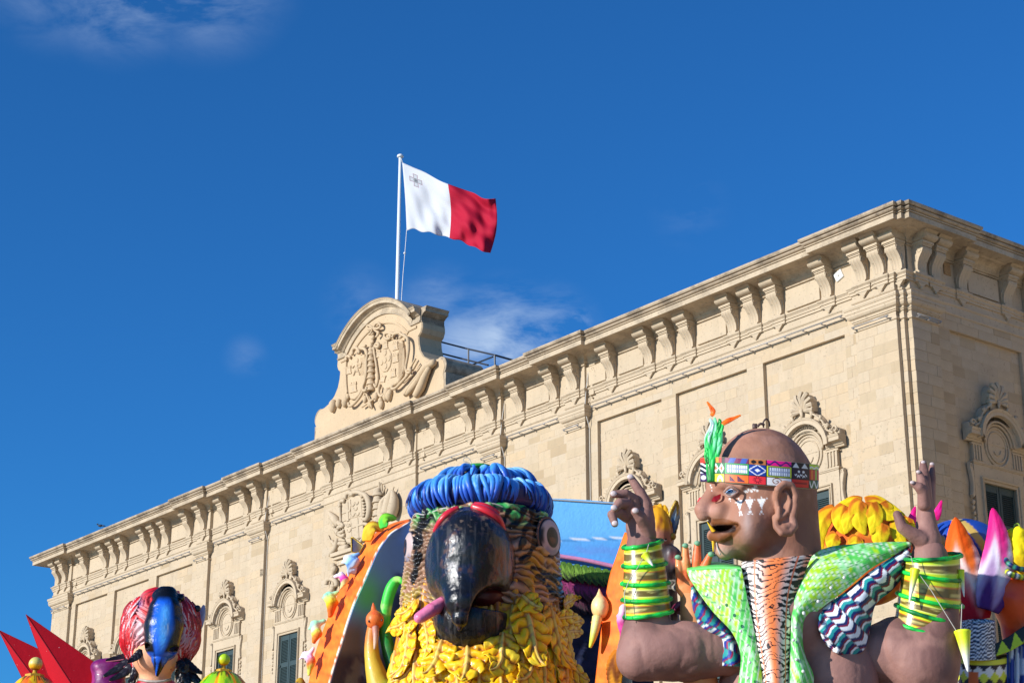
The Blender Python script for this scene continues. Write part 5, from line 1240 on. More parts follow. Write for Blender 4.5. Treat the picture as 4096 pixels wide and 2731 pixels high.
# a pair of long necked birds and a green stem
def bird(fig, view, label, head, hr, beak, neck, nr, hcol, bcol_, ncol, d0, crest, eyes, step=4.):
    t = tag(empty('swan_ornament', fig.o), label, 'bird ornament', 'long necked bird heads beside the parrot'); u = fig.m*view.k; L = lambda p, d=0: fig.L(*view(*p), (d0+d)*PK)
    hd = union([s_ell(L(head), np.array(hr)*u), s_chain([L(p, dd) for p, dd in crest[0]], [r*u for r in crest[1]])], 12*u); pts = [L(p, dd) for p, dd in crest[0]]+[L(head)]
    lo = np.min(pts, 0)-max(hr)*u*1.2; hi = np.max(pts, 0)+max(hr)*u*1.2
    def hc(V, n):
        px, py = fig.proj(V); Y = (py-view.b)/view.k; c = np.tile(hcol[0], (len(V), 1)); return mixc(c, hcol[1], sstep(fbm(V*8, 3), .4, .6)*.7+.3*sstep(Y, head[1], head[1]+hr[2]))
    o = sculpt('head', hd, lo, hi, step*u, M_PM, t, hc, lambda V, n: u*4*(fbm(V*9, 3)-.5))
    b = MB(); P_ = [L(p, dd) for p, dd in beak[0]]; b.tube(smooth_pts(P_, 4), list(np.interp(np.linspace(0, 1, (len(P_)-1)*4+1), np.linspace(0, 1, len(beak[1])), [r*u for r in beak[1]])), 10, True, .8)
    o = b.build('beak', M_PM, t, True); V = verts(o.data); k = np.linspace(0, 1, len(V)); paint(o.data, mixc(np.tile(bcol_[0], (len(V), 1)), bcol_[1], sstep(k, .2, .8)))
    for (x, y, dd) in eyes: MB().ball(L((x, y), dd), 7*u, 10, 7, (.8, .8, 1.3)).build('eye', plain('eye_black', (.02, .02, .03), .2, .1, 0), t, True)
    if neck:
        b = MB(); P_ = [L(p, dd) for p, dd in neck]; b.tube(smooth_pts(P_, 5), list(np.interp(np.linspace(0, 1, (len(P_)-1)*5+1), np.linspace(0, 1, len(nr)), [r*u for r in nr])), 14)
        o = b.build('neck', M_PM, t, True); V = verts(o.data); k = np.linspace(0, 1, len(V))+.25*(fbm(V*7, 3)-.5); c = np.tile(ncol[0], (len(V), 1)); c = mixc(c, ncol[1], sstep(k, .15, .4)); paint(o.data, mixc(c, ncol[2], sstep(k, .5, .85)))
    return t
bird(PA, ZMv, 'orange long necked bird head left of the parrot collar', (638, 1165), (58, 62, 62), ([((642, 1215), -40), ((645, 1260), -60), ((642, 1310), -65), ((636, 1352), -60)], [30, 26, 17, 6]),
     [((632, 1200), 20), ((618, 1300), 30), ((625, 1420), 20), ((660, 1560), 10), ((700, 1720), 10), ((700, 2400), 10)], [40, 44, 52, 75, 110, 120], (C(240, 120, 50), C(226, 92, 50)), (C(190, 130, 110), C(226, 196, 170)), (C(220, 130, 50), C(214, 176, 50), C(120, 170, 50)), 60, ([((632, 1125), 0), ((630, 1085), 5), ((628, 1055), 8)], [22, 14, 4]), [(600, 1172, -52), (684, 1165, -45)])
st = tag(empty('green_stem', PA.o), 'bright green curved stem behind the orange bird head', 'stem ornament')
P_ = [PA.L(*ZMv(*p), d*PK) for p, d in (((822, 935), 40), ((800, 910), 60), ((765, 925), 80), ((735, 985), 90), ((715, 1060), 100), ((703, 1140), 110), ((700, 1220), 120), ((730, 1380), 130), ((760, 1560), 130), ((770, 2400), 130))]
b = MB(); b.tube(smooth_pts(P_, 5), list(np.interp(np.linspace(0, 1, 46), [0, .08, .2, .3, .5, .8, 1], [3*q_, 18*q_, 34*q_, 40*q_, 38*q_, 44*q_, 60*q_])), 14); o = b.build('stem', M_PM, st, True); V = verts(o.data); w = fbm(V*5, 3)
paint(o.data, mixc(mixc(np.tile(C(60, 205, 60), (len(V), 1)), C(170, 240, 110), sstep(w, .48, .6)), C(20, 110, 50), sstep(np.linspace(0, 1, len(V)), .55, .8)))
for k, (a, b_) in enumerate((((800, 915), (832, 940)), ((700, 1500), (640, 1568)), ((745, 1400), (790, 1350)))): fin('leaf', PA, ZMv, [a, ((a[0]+b_[0])/2, (a[1]+b_[1])/2-8), b_], [60, 50, 50], 16, [C(60, 200, 60), C(40, 150, 50)], st)
bird(PA, Z3, 'pale yellow bird head with a long beak, right of the parrot', (133, 1165), (46, 50, 62), ([((118, 1220), -30), ((108, 1275), -45), ((95, 1330), -45), ((80, 1380), -40)], [34, 30, 22, 8]),
     [((150, 1180), 30), ((178, 1215), 60), ((215, 1260), 100), ((240, 1400), 100), ((240, 2500), 100)], [34, 40, 50, 60, 60], (C(238, 226, 160), C(240, 190, 130)), (C(230, 226, 140), C(226, 222, 70)), (C(190, 220, 220), C(150, 190, 200), C(100, 140, 160)), -450, ([((132, 1120), 0), ((130, 1095), 0), ((129, 1070), 5)], [20, 14, 5]), [(110, 1160, -38)])
MB().tube([PA.L(*Z3(88, 1246), -485*PK), PA.L(*Z3(115, 1240), -520*PK), PA.L(*Z3(145, 1250), -485*PK)], 6*q_*1.2, 6).build('beak_band', plain('orange_red', (.7, .16, .05), .5), bpy.data.objects['swan_ornament.001'], True)

# ================================================================== bald giant with patterned headband
MN = Fig(770, 670, 20.0); UK = Z3.k; u3 = MN.m*UK
def M3(x, y, d=0.): return MN.L(*Z3(x, y), d*UK)
def MS(x, y, d=0.): return M3(x+1195.2, y, d)
def z3v(V): px, py = MN.proj(V); return (px-Z3.a)/UK, (py-Z3.b)/UK
def H3(x, y, t=0.):
    f = (1000-x+.34*t)/.94; return M3(x, y, -.34*f-.94*t)
FV = np.array([-.94, -.34, 0]); TV = np.array([.34, -.94, 0]); HR = (0, 0, radians(20))
giant = tag(empty('giant_figure', MN.o), 'bald brown carnival giant with patterned headband, raised arms and bamboo vest', 'float figure')
M_SKIN = painted('brown_skin_paint', .62, 0, .35, 3.5, nz=.16, spec=.28, bdist=.04)
conv = lambda x, y: ((460+.7584*x)/.753, (50+.7584*y)/.753)
def intri(X, Y, a, b, c):
    s = lambda p, q: (X-q[0])*(p[1]-q[1])-(p[0]-q[0])*(Y-q[1]); d1, d2, d3 = s(a, b), s(b, c), s(c, a); return ((d1 < 0) == (d2 < 0)) & ((d2 < 0) == (d3 < 0))
def skin(V, n, base=(156, 112, 96), lowc=(122, 84, 72)):
    w = fbm(V*2.2, 4, 3); c = mixc(np.tile(C(*base), (len(V), 1)), C(*lowc), sstep(w, .46, .66)*.7); return mixc(c, C(186, 140, 124), sstep(fbm(V*4, 3, 8), .54, .7)*.35)
def face_col(V, n):
    X, Y = z3v(V); c = skin(V, n, (164, 116, 94), (132, 90, 74)); near = n[:, 1] < .15
    lip = np.maximum(sstep(-polyd(X, Y, [(732, 790), (785, 800), (820, 785), (858, 740)]), -30, -18), sstep(-polyd(X, Y, [(735, 712), (790, 710), (856, 728)]), -20, -12)); c = mixc(c, C(122, 72, 40), lip*near)
    c = mixc(c, C(40, 18, 12), sstep(-polyd(X, Y, [(740, 752), (835, 748)]), -26, -16)*near); c = mixc(c, C(206, 168, 150), np.exp(-(((X-800)/70)**2+((Y-868)/26)**2))*.6)  # pale glimmer of light on the chin is painted into the skin
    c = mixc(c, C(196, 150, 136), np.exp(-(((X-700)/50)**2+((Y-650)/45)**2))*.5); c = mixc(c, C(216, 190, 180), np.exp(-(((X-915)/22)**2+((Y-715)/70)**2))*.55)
    for t in (((243, 533), (278, 525), (262, 582)), ((290, 524), (336, 521), (316, 578)), ((354, 520), (400, 517), (378, 572))): c = mixc(c, C(238, 236, 232), intri(X, Y, *[conv(*p) for p in t])*near)
    for (x, y, r) in ((266, 592, 8), (317, 588, 8), (377, 587, 7), (262, 606, 4), (275, 604, 4), (308, 600, 4), (327, 600, 4), (368, 600, 4), (386, 598, 4), (257, 520, 4), (316, 514, 4), (376, 512, 4), (240, 538, 3), (285, 530, 3), (340, 524, 3), (407, 519, 3), (292, 480, 8), (308, 472, 7), (324, 478, 8), (340, 470, 8), (356, 476, 7), (345, 455, 9), (330, 465, 5), (210, 519, 6), (302, 484, 4), (208, 510, 3), (212, 530, 3), (108, 448, 4), (113, 462, 4), (116, 478, 4)):
        x3, y3 = conv(x, y); c = mixc(c, C(236, 234, 230), sstep(-np.hypot(X-x3, Y-y3), -r*1.05, -r*.8)*near)
    return c
ear_rim = [(1072, 590), (1078, 540), (1110, 512), (1150, 520), (1172, 570), (1168, 640), (1155, 690), (1166, 735), (1140, 772), (1098, 772), (1070, 738), (1066, 690)]
eh = [H3(x, y, 292 if 0 < i < 10 else 262) for i, (x, y) in enumerate(ear_rim)]
parts = [s_ell(H3(1000, 545, 0), np.array([300, 262, 345])*u3, HR), s_ell(H3(935, 735, 0), np.array([225, 218, 190])*u3, HR), s_cap(H3(1085, 700), H3(1120, 1000), 212*u3, 205*u3), s_ball(H3(812, 842), 62*u3), s_ball(H3(792, 866, 10), 46*u3), s_ell(H3(925, 725, 140), np.array([105, 95, 130])*u3, HR),
         s_chain([H3(748, 540), H3(712, 595), H3(678, 650), H3(680, 672)], [42*u3, 44*u3, 46*u3, 38*u3]), s_ball(H3(770, 660, 66), 52*u3), s_ball(H3(745, 662, -60), 48*u3), s_chain([H3(742, 506, 0), H3(800, 508, 120), H3(880, 524, 190)], [34*u3, 36*u3, 22*u3]), s_chain([H3(735, 508, 0), H3(725, 512, -120)], [34*u3, 30*u3])]
hf = union(parts, 34*u3)
hf = minus(hf, s_ell(H3(818, 556, 190), np.array([58, 60, 34])*u3, HR), 16*u3); hf = minus(hf, s_ell(H3(780, 752, 50), np.array([120, 140, 19])*u3, (0, .12, radians(20))), 10*u3)
lips = [s_chain([H3(728, 708, 0), H3(780, 708, 75), H3(868, 724, 158)], [20*u3, 21*u3, 10*u3]), s_chain([H3(736, 716, 0), H3(742, 716, -70)], [24*u3, 20*u3]), s_chain([H3(730, 786, 0), H3(775, 794, 65), H3(820, 778, 110), H3(872, 726, 158)], [27*u3, 29*u3, 20*u3, 9*u3]), s_chain([H3(738, 784, 0), H3(748, 784, -70)], [34*u3, 26*u3])]
ears = [s_chain(eh, [20*u3]*len(eh)), s_ell(H3(1112, 640, 262), np.array([58, 24, 128])*u3, HR), s_chain([H3(1118, 560, 290), H3(1142, 600, 292), H3(1130, 660, 292), H3(1095, 690, 285)], [12*u3]*4), s_chain([H3(1082, 640, 285), H3(1080, 690, 285)], [15*u3]*2), s_chain([H3(1110, 745, 288), H3(1135, 735, 288)], [20*u3]*2)]
e_f = union(ears, 9*u3); e_f = minus(e_f, s_ell(H3(1112, 600, 300), np.array([26, 34, 46])*u3, HR), 8*u3)
def head_all(P): return smin(smin(hf(P), union(lips, 10*u3)(P), f32(8*u3)), e_f(P), f32(10*u3))
lo_, hi_ = M3(1000, 600)+np.array([-420, -420, -420])*u3, M3(1000, 600)+np.array([400, 380, 460])*u3
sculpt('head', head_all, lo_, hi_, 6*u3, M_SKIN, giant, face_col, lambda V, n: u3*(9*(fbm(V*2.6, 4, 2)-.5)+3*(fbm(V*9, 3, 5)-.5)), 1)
# eyes
def bluecol(rr, rho, a):
    c = np.tile(C(240, 236, 236), (len(rr), 1)); c = mixc(c, C(214, 120, 130), sstep(np.cos(a)*rho, .55, .9)*.8); c = mixc(c, C(20, 40, 90), sstep(-rr, -.52, -.48)); c = mixc(c, C(70, 140, 210), sstep(-rr, -.45, -.40)); c = mixc(c, C(160, 205, 235), sstep(-np.abs(rr-.30), -.07, -.02)*.6); c = mixc(c, C(10, 10, 14), sstep(-rr, -.20, -.16)); return mixc(c, C(30, 20, 18), sstep(rho, .93, .97))
eye(H3(830, 553, 150), TV*.80+FV*.6, 44*u3, giant, bluecol, .42, off=(-.2, 0), ry=.52)
for dy, r in ((-24, 9), (24, 7)): MB().tube(smooth_pts([H3(790, 558, 150), H3(826, 553+dy*1.1, 190), H3(872, 549, 200)], 5), [r*u3*(.6+.4*sin(pi*i/10)) for i in range(11)], 7).build('eyelid', plain('eyelid_brown', (.36, .20, .15), .6), giant, True)
eye(H3(735, 540, -150), -TV*.6+FV*.9, 36*u3, giant, bluecol, .5, ry=.6)
M_RED = plain('red_gloss', (.62, .02, .035), .3)
for t, x, y in ((66, 752, 590), (-55, 690, 588)):
    V = [H3(x-26, y+16, t), H3(x-14, y-6, t+6), H3(x+24, y-22, t+10), H3(x+22, y, t+6), H3(x-4, y+20, t+4)]; m = MB(); k = [p+(TV*(1 if t > 0 else -1)*.8+FV*.5)*22*u3 for p in V]
    n = len(V); m.add(V+k, [tuple(range(n, 2*n)), tuple(range(n-1, -1, -1))]+[(i, (i+1) % n, n+(i+1) % n, n+i) for i in range(n)]); m.build('nostril_mark', M_RED, giant)
M_FANG = painted('fang_paint', .5, 0, .2, 12)
def cone(name, a, b, r0, parent, c0, c1, nn=10, bend=None, mat=None):
    a, b = np.array(a), np.array(b); mid = (a+b)/2+(bend if bend is not None else 0); P_ = smooth_pts([a, mid, b], 6); m = MB(); m.tube(P_, [r0*(1-.93*i/(len(P_)-1)) for i in range(len(P_))], nn)
    o = m.build(name, mat or M_FANG, parent, True); V = verts(o.data); k = np.repeat(np.linspace(0, 1, len(P_)), nn); paint(o.data, mixc(np.tile(c0, (len(k), 1)), c1, sstep(k, .25, .8))); return o
YL, YO = C(250, 206, 20), C(236, 178, 20)
cone('tooth', H3(738, 765, 25), H3(702, 712, 25), 13*u3, giant, YO, YL); cone('tooth', H3(735, 800, 10), H3(734, 872, 10), 12*u3, giant, YO, YL); cone('tooth', H3(742, 760, -40), H3(712, 730, -40), 10*u3, giant, YO, YL)
MB().tube(smooth_pts([H3(752, 822, 20), H3(757, 850, 40), H3(772, 886, 60)], 4), 4*u3, 6).build('lip_ring', M_WIRE, giant, True)
# hook on the crown
hk = MB(); hk.tube(smooth_pts([H3(1002, 212, 0), H3(1000, 185, 10), H3(1015, 166, 14), H3(1030, 180, 10), H3(1034, 206, 0)], 5), 5*u3, 6); hk.tube(smooth_pts([H3(968, 208, 20), H3(985, 192, 30), H3(1006, 198, 30)], 4), 7*u3, 6); hk.box(H3(955, 214, 0)-12*u3, H3(955, 205, 0)+12*u3)
hk.build('lifting_hook', plain('brown_metal', (.10, .06, .05), .5), giant, True)

# headband
VB = lambda x, y: ((480+x*.3869)/.753, (250+y*.3869)/.753)
def band_col(X, v):
    """X in headband window pixels, v 0..1 from the top"""
    c = np.zeros(X.shape+(3,))+C(30, 28, 30); cols = [60, 140, 310, 555, 735, 990, 1168, 1275]
    def cell(i, v0, v1): return (X >= cols[i]) & (X < cols[i+1]) & (v >= v0) & (v < v1)
    def put(m, col): c[m] = C(*col)
    r1, r2 = .22, .66
    for i, (a, b, d) in enumerate((((230, 70, 40), (16, 12, 20), (60, 30, 80)), ((240, 150, 40), (16, 120, 60), (226, 236, 30)), ((60, 90, 170), (50, 220, 100), (250, 110, 24)), ((196, 120, 60), (24, 60, 150), (232, 50, 56)), ((246, 20, 140), (226, 240, 30), (238, 234, 230)), ((18, 16, 20), (36, 14, 44), (224, 44, 32)), ((196, 230, 50), (226, 120, 40), (16, 96, 50)))): put(cell(i, 0, r1), a); put(cell(i, r1, r2), b); put(cell(i, r2, 1), d)
    f = (X-140)/170; put(cell(1, 0, r1) & (((f*6).astype(int) % 3) == 1), (230, 50, 40)); put(cell(1, 0, r1) & (((f*6).astype(int) % 3) == 2), (20, 18, 20))
    g = np.abs(((f*3) % 1)-.5)*2+np.abs((v-.44)/.22); put(cell(1, r1, r2) & (g < .95), (240, 238, 232)); put(cell(1, r1, r2) & (g < .5), (180, 110, 70))
    f2 = (f*2) % 1; d = np.hypot((f2-.5)*1.1, (v-1)/.33*.5); put(cell(1, r2, 1) & (d < .42), (220, 240, 200)); put(cell(1, r2, 1) & (d < .22), (230, 236, 60))
    put(cell(2, 0, r1) & (((X-310)/60+v*2) % 2 < 1), (120, 30, 80))
    for i, (x0, x1, cc) in ((2, (332, 540, (60, 190, 90))), (4, (760, 970, (232, 240, 40)))):
        ins = cell(i, .28, .60) & (X > x0) & (X < x1); put(ins, (226, 232, 240)); put(ins & (((X-x0)/(x1-x0)*9) % 1 < .38), (120, 132, 160)); put(ins & (np.abs(v-.44) < .03), (150, 160, 190)); fr = cell(i, .25, .63) & (X > x0-7) & (X < x1+7) & ~ins; put(fr, (60, 90, 60))
    a, b = (X-310)/245, (v-r2)/(1-r2); put(cell(2, r2, 1) & (((a > .2) & (a < .45) & (b > .15+.0) & (b < .85) & ((a-.2)/.25*.7 < b-.1)) | ((a > .52) & (a < .85) & (b > .15) & (b < .85) & ((a-.52)/.33*.7 < b-.1))), (90, 20, 60))
    a, b = (X-555)/180, (v/r1); put(cell(3, 0, r1) & ((np.hypot((a-.28)/.15, (b-.5)/.34) < 1) | (np.hypot((a-.68)/.15, (b-.5)/.34) < 1)), (26, 16, 14))
    b = (v-r1)/(r2-r1); d = np.abs(a-.5)*2+np.abs(b-.5)*2; put(cell(3, r1, r2) & (np.abs(d-1) < .09), (238, 238, 238)); put(cell(3, r1, r2) & (d < .34), (238, 238, 238))
    b = (v-r2)/(1-r2); an = np.arctan2(b-.5, (a-.5)*1.6); d = np.hypot((a-.5)*1.6, b-.5); put(cell(3, r2, 1) & (d < .34+.12*np.cos(an*10)) & (d > .17), (140, 10, 30))
    a, b = (X-735)/255, v/r1; put(cell(4, 0, r1) & (np.abs(b-.5-.3*np.sin(a*14)) < .16), (60, 20, 110))
    b = (v-r2)/(1-r2); d = np.hypot((a-.4)*2.2, b-.5); an = np.arctan2(b-.5, (a-.4)*2.2); put(cell(4, r2, 1) & (np.abs(((d*3.2-an/(2*pi)) % 1)-.5) < .16) & (d < .52), (150, 96, 60))
    a, b = (X-990)/178, v/r1; put(cell(5, 0, r1) & (np.abs(((a*2) % 1)-.5)*2 < b*.8), (226, 226, 224))
    b = (v-r1)/(r2-r1); put(cell(5, r1, r2) & (np.abs(b-.68-.13*np.sign(np.sin(a*20))*np.abs(((a*20/pi) % 1)-.5)*2) < .07) & (a > .18) & (a < .88), (238, 238, 238)); put(cell(5, r1, r2) & ((np.hypot((a-.42)/.07, (b-.32)/.12) < 1) | (np.hypot((a-.68)/.07, (b-.32)/.12) < 1)), (238, 238, 238))
    b = (v-r2)/(1-r2); put(cell(5, r2, 1) & (np.abs(b-.5) < .09) & (a > .15) & (a < .9), (150, 16, 20))
    a = (X-1168)/100; put(cell(6, r1, r2) & ((a*5).astype(int) % 2 == 0), (206, 40, 40)); put(cell(6, r1, r2) & ((a*5).astype(int) == 3), (140, 190, 50)); d = np.abs(((a*2) % 1)-.5)*2; put(cell(6, r2, 1) & (np.abs(d-(1-(v-r2)/(1-r2))) < .22), (230, 230, 226)); put(cell(6, 0, r1) & (np.abs(np.hypot((((a*2) % 1)-.5), v/r1-1)-.45) < .16), (230, 235, 220))
    put(cell(0, r1, r2) & (np.abs(((X-60)/80)-((v*5) % 1)) < .22), (230, 230, 230)); put(cell(0, r2, 1) & (np.hypot((X-100)/26, (v-.84)/.1) < 1), (220, 220, 220))
    for x in cols[1:-1]: put(np.abs(X-x) < 4.5, (20, 18, 20))
    for vv in (r1, r2): put((np.abs(v-vv) < .016) & (X > 135), (20, 18, 20))
    return c
nu, nv = 640, 56; ph = np.linspace(0, 2*pi, nu, endpoint=False); P = np.zeros((nu, nv, 3)); Xb = np.zeros((nu, nv)); vv = np.tile(np.linspace(0, 1, nv), (nu, 1))
for i, a in enumerate(ph):
    xi = 980-308*cos(a); d = -290*sin(a)
    w = (xi-1000)/480*.3869; X0 = (xi*.753-480)/.3869
    yt = np.interp(X0, [70, 200, 420, 700, 1000, 1265], [80, 76, 84, 102, 126, 155]); ybm = np.interp(X0, [70, 300, 600, 835, 1265], [322, 330, 352, 372, 400])
    y3a, y3b = (250+yt*.3869)/.753, (250+ybm*.3869)/.753
    for j in range(nv): P[i, j] = M3(xi, y3a+(y3b-y3a)*j/(nv-1), d)
    Xb[i] = X0 if sin(a) > 0 else 1330-(X0 % 300)
cb = band_col(Xb, vv)
grid_obj('headband', P, painted('headband_print', .5, .1, .12, 14, nz=.05), giant, cb, .03, True)
for j, nm in ((0, 'band_edge'), (nv-1, 'band_edge')): MB().tube([P[i, j] for i in list(range(0, nu, 10))+[0]], 4*u3, 6).build(nm, plain('buff_rope', (.42, .33, .22), .8), giant, True)
# plume
M_PLUME = painted('plume_paint', .5, .05, .3, 7)
GR1, GR2 = C(40, 205, 90), C(130, 240, 170)
for pts, w, cs in (([(722, 500), (722, 400), (735, 300), (745, 210), (742, 160)], 26, [C(24, 130, 50), GR1, GR2]), ([(720, 420), (712, 340), (706, 270), (730, 200), (715, 165)], 20, [GR1, GR1, C(200, 230, 220)]), ([(745, 380), (762, 300), (770, 240), (788, 190)], 20, [GR1, GR2, GR1]), ([(705, 400), (700, 350), (697, 320)], 12, [C(24, 130, 50), GR1]), ([(742, 300), (752, 240), (770, 180), (762, 172)], 14, [GR1, C(30, 160, 60)]), ([(738, 340), (745, 260), (750, 200), (748, 180)], 12, [C(24, 150, 60), GR1])):
    fin('plume_leaf', MN, Z3, pts, [-230]*len(pts), w, cs, giant, (-.3, -.95, 0), lobes=3, lob=.03, relief=.25, cup=.5, mat=M_PLUME, tip=.3, rib=.8)
OR1, OR2 = C(255, 120, 20), C(250, 90, 10)
fin('plume_flame', MN, Z3, [(726, 150), (735, 130), (722, 105), (702, 76)], [-230]*4, 13, [OR1, OR2, OR1], giant, (-.3, -.95, 0), lobes=2, lob=.02, mat=M_PLUME, tip=.6)
fin('plume_flame', MN, Z3, [(782, 196), (815, 176), (845, 164), (880, 148)], [-230]*4, 14, [OR1, OR2, OR1], giant, (-.3, -.95, 0), lobes=2, lob=.02, mat=M_PLUME, tip=.6)

# torso, arms and hands
def mcol(V, n): return skin(V, n, (150, 110, 100), (114, 80, 74))
def ridge(P, s, o=3): return (1-np.clip(np.abs(fbm(P, o, s)-.5)*7, 0, 1))**2
def wr(amp=1., s=2.0): return lambda V, n: -u3*amp*(11*ridge(V*np.array([s*.8, s*.8, s*.35])+.3, 6, 2)+4*ridge(V*np.array([s*2.2, s*2.2, s*.8]), 9, 2)-14*(fbm(V*s*.8, 2, 4)-.5))
def part(name, f, pts, pad, h, col=mcol, disp=None, mat=None, parent=None, it=2):
    P_ = np.array(pts); return sculpt(name, f, P_.min(0)-pad*u3, P_.max(0)+pad*u3, h*u3, mat or M_SKIN, parent or giant, col, disp, it)
part('torso', union([s_ell(M3(1120, 1700, 120), np.array([360, 230, 620])*u3), s_ell(MS(190, 1560, 0), np.array([230, 200, 380])*u3), s_cap(M3(1105, 980, 20), M3(1105, 1200, 40), 190*u3, 300*u3)], 60*u3), [M3(700, 1000, -100), MS(450, 2350, 300)], 240, 15, mcol, wr(.6))
ua = [M3(930, 1400, 60), M3(760, 1400, 20), M3(600, 1395, 0), M3(440, 1400, -10), M3(350, 1420, -10)]
fa = [M3(345, 1440, -10), M3(352, 1300, -10), M3(385, 1200, -10), M3(375, 1000, -10), M3(362, 850, -10)]
part('arm', union([s_chain(ua, [130*u3, 140*u3, 168*u3, 158*u3, 122*u3]), s_chain(fa, [125*u3, 115*u3, 112*u3, 96*u3, 84*u3])], 45*u3), ua+fa, 240, 10.5, mcol, wr(1.1))
ub = [MS(150, 1500, 60), MS(330, 1420, 40), MS(520, 1400, 0), MS(640, 1450, -30)]; fb = [MS(650, 1480, -30), MS(700, 1330, -30), MS(705, 1100, -20), MS(690, 900, -20)]
part('arm', union([s_chain(ub, [170*u3, 150*u3, 188*u3, 185*u3]), s_chain(fb, [190*u3, 165*u3, 130*u3, 100*u3])], 50*u3), ub+fb, 260, 11.5, mcol, wr(1.0))
VH = View(2400, 1880, .40189); kh = VH.k/UK
def Ph(x, y, d=0.): return MN.L(*VH(x, y), (-10+d)*UK)
def chain_h(pts, rr): return s_chain([Ph(x, y, d) for x, y, d in pts], [r*kh*u3*1.22 for r in rr])
h_ = kh*u3
fing = [([(470, 470, 0), (455, 350, -10), (405, 230, -20), (312, 85, -25)], [62, 58, 46, 32]), ([(350, 400, -20), (330, 290, -40), (255, 232, -75), (135, 238, -95)], [52, 50, 40, 32]), ([(300, 430, -30), (270, 330, -70), (195, 325, -110), (145, 385, -120)], [46, 44, 40, 30]), ([(260, 470, -20), (190, 420, -70), (118, 440, -105), (148, 530, -110)], [44, 42, 38, 30]), ([(480, 640, -40), (450, 540, -75), (405, 470, -110), (352, 412, -130)], [66, 58, 50, 36])]
palm = union([s_cap(Ph(430, 480, 0), Ph(400, 800, 0), 118*h_, 150*h_), s_ell(Ph(400, 560, 0), np.array([150, 80, 190])*h_), s_ball(Ph(480, 640, -30), 85*h_)], 30*h_)
part('hand', lambda P: smin(palm(P), np.min([chain_h(*g)(P) for g in fing], 0), f32(8*h_)), [Ph(90, 60, -150), Ph(560, 800, 60), Ph(100, 600, 100)], 45, 4.2, mcol, lambda V, n: u3*(6*(fbm(V*5, 4, 6)-.5)), None, None, 1)
M_NAIL = plain('pale_nail', (.62, .50, .48), .5, .1, .1)
for (x, y, d, a) in ((352, 402, -165, .5), (140, 372, -150, .4), (150, 528, -140, .2), (135, 232, -122, .9), (302, 66, -45, .6)): MB().ball(Ph(x, y, d), 36*h_, 12, 8, (.95, .5, .8)).build('fingernail', M_NAIL, giant, True)
VR = View(3540, 1820, .49107); kr = VR.k/UK; r_h = kr*u3
def Pr(x, y, d=0.): return MN.L(*VR(x, y), (-20+d)*UK)
def chain_r(pts, rr): return s_chain([Pr(x, y, d) for x, y, d in pts], [r*r_h for r in rr])
fing2 = [([(330, 430, 10), (325, 300, 10), (318, 180, 15), (312, 70, 20)], [62, 58, 50, 30]), ([(365, 420, 60), (372, 300, 70), (378, 180, 75), (382, 82, 80)], [48, 42, 34, 22]), ([(320, 400, -20), (315, 290, -40), (300, 210, -50), (280, 150, -50)], [56, 50, 42, 28]), ([(318, 400, -40), (310, 300, -70), (280, 262, -85), (232, 234, -90)], [54, 46, 42, 26]), ([(300, 690, -40), (220, 640, -60), (140, 590, -70), (100, 485, -60)], [72, 58, 48, 36])]
palm2 = union([s_cap(Pr(330, 420, 10), Pr(345, 700, 0), 66*r_h, 108*r_h), s_cap(Pr(345, 690, 0), Pr(345, 860, 0), 110*r_h, 128*r_h), s_ball(Pr(285, 680, -25), 82*r_h)], 26*r_h)
part('hand', lambda P: smin(palm2(P), np.min([chain_r(*g)(P) for g in fing2], 0), f32(8*r_h)), [Pr(60, 30, -120), Pr(470, 860, 130)], 40, 4.4, mcol, lambda V, n: u3*(7*(fbm(V*5, 4, 9)-.5)), None, None, 1)
for (x, y, d) in ((312, 58, 5), (383, 72, 70), (272, 136, -70), (222, 222, -110)): MB().ball(Pr(x, y, d), 22*r_h, 10, 7, (.9, .5, .7)).build('fingernail', M_NAIL, giant, True)

# bracelets: green rings over yellow and gold bands
M_GRING = painted('green_ring_paint', .45, .1, .4, 10)
M_BAND = painted('yellow_gold_band', .3, .1, .15, 12, spec=.6)
def stack(rings, sag, dctr, map_):
    pts = []
    for (xl, yl, xr, yr) in rings:
        xc, hw = (xl+xr)/2, (xr-xl)/2; R_ = []
        for a in np.linspace(0, 2*pi, 49)[:-1]: x = xc+hw*cos(a); R_.append(map_(x, yl+(yr-yl)*(x-xl)/(xr-xl)+sag*sin(a), dctr-hw*sin(a)))
        R_ = np.array(R_); pts.append(R_)
        wob = [11.5*u3*(1+.12*sin(i*1.7)+.08*sin(i*.9)) for i in range(49)]
        m = MB(); m.tube(list(R_)+[R_[0]], wob, 9); o = m.build('bracelet_ring', M_GRING, giant, True); V = verts(o.data); w = fbm(V*9, 3); paint(o.data, mixc(mixc(np.tile(C(20, 140, 60), (len(V), 1)), C(30, 214, 80), sstep(w, .42, .6)), C(8, 84, 44), sstep(-w, -.38, -.25)))
    for k in range(len(rings)-1):
        A, B = pts[k], pts[k+1]; nv_ = 17; P = np.zeros((48, nv_, 3)); cc = np.zeros((48, nv_, 3)); ctr = (A.mean(0)+B.mean(0))/2
        for j in range(nv_):
            t = j/(nv_-1); q = A*(1-t)+B*t; c_ = q.mean(0); P[:, j] = c_+(q-c_)*.955
            col = C(214, 232, 30) if t < .26 or t > .78 else C(112, 92, 26)
            if .26 <= t < .32 or .73 <= t <= .78: col = C(214, 120, 30) if k % 2 else C(240, 240, 120)
            n_ = fbm(np.stack([np.arange(48)/5., np.full(48, t*5), np.full(48, k*3.)], 1), 3, 2); cc[:, j] = mixc(np.tile(col, (48, 1)), C(224, 206, 120) if .3 < t < .74 else C(170, 226, 40), sstep(n_, .55, .68)*.7)
        grid_obj('bracelet_band', P, M_BAND, giant, cc, 0, True)
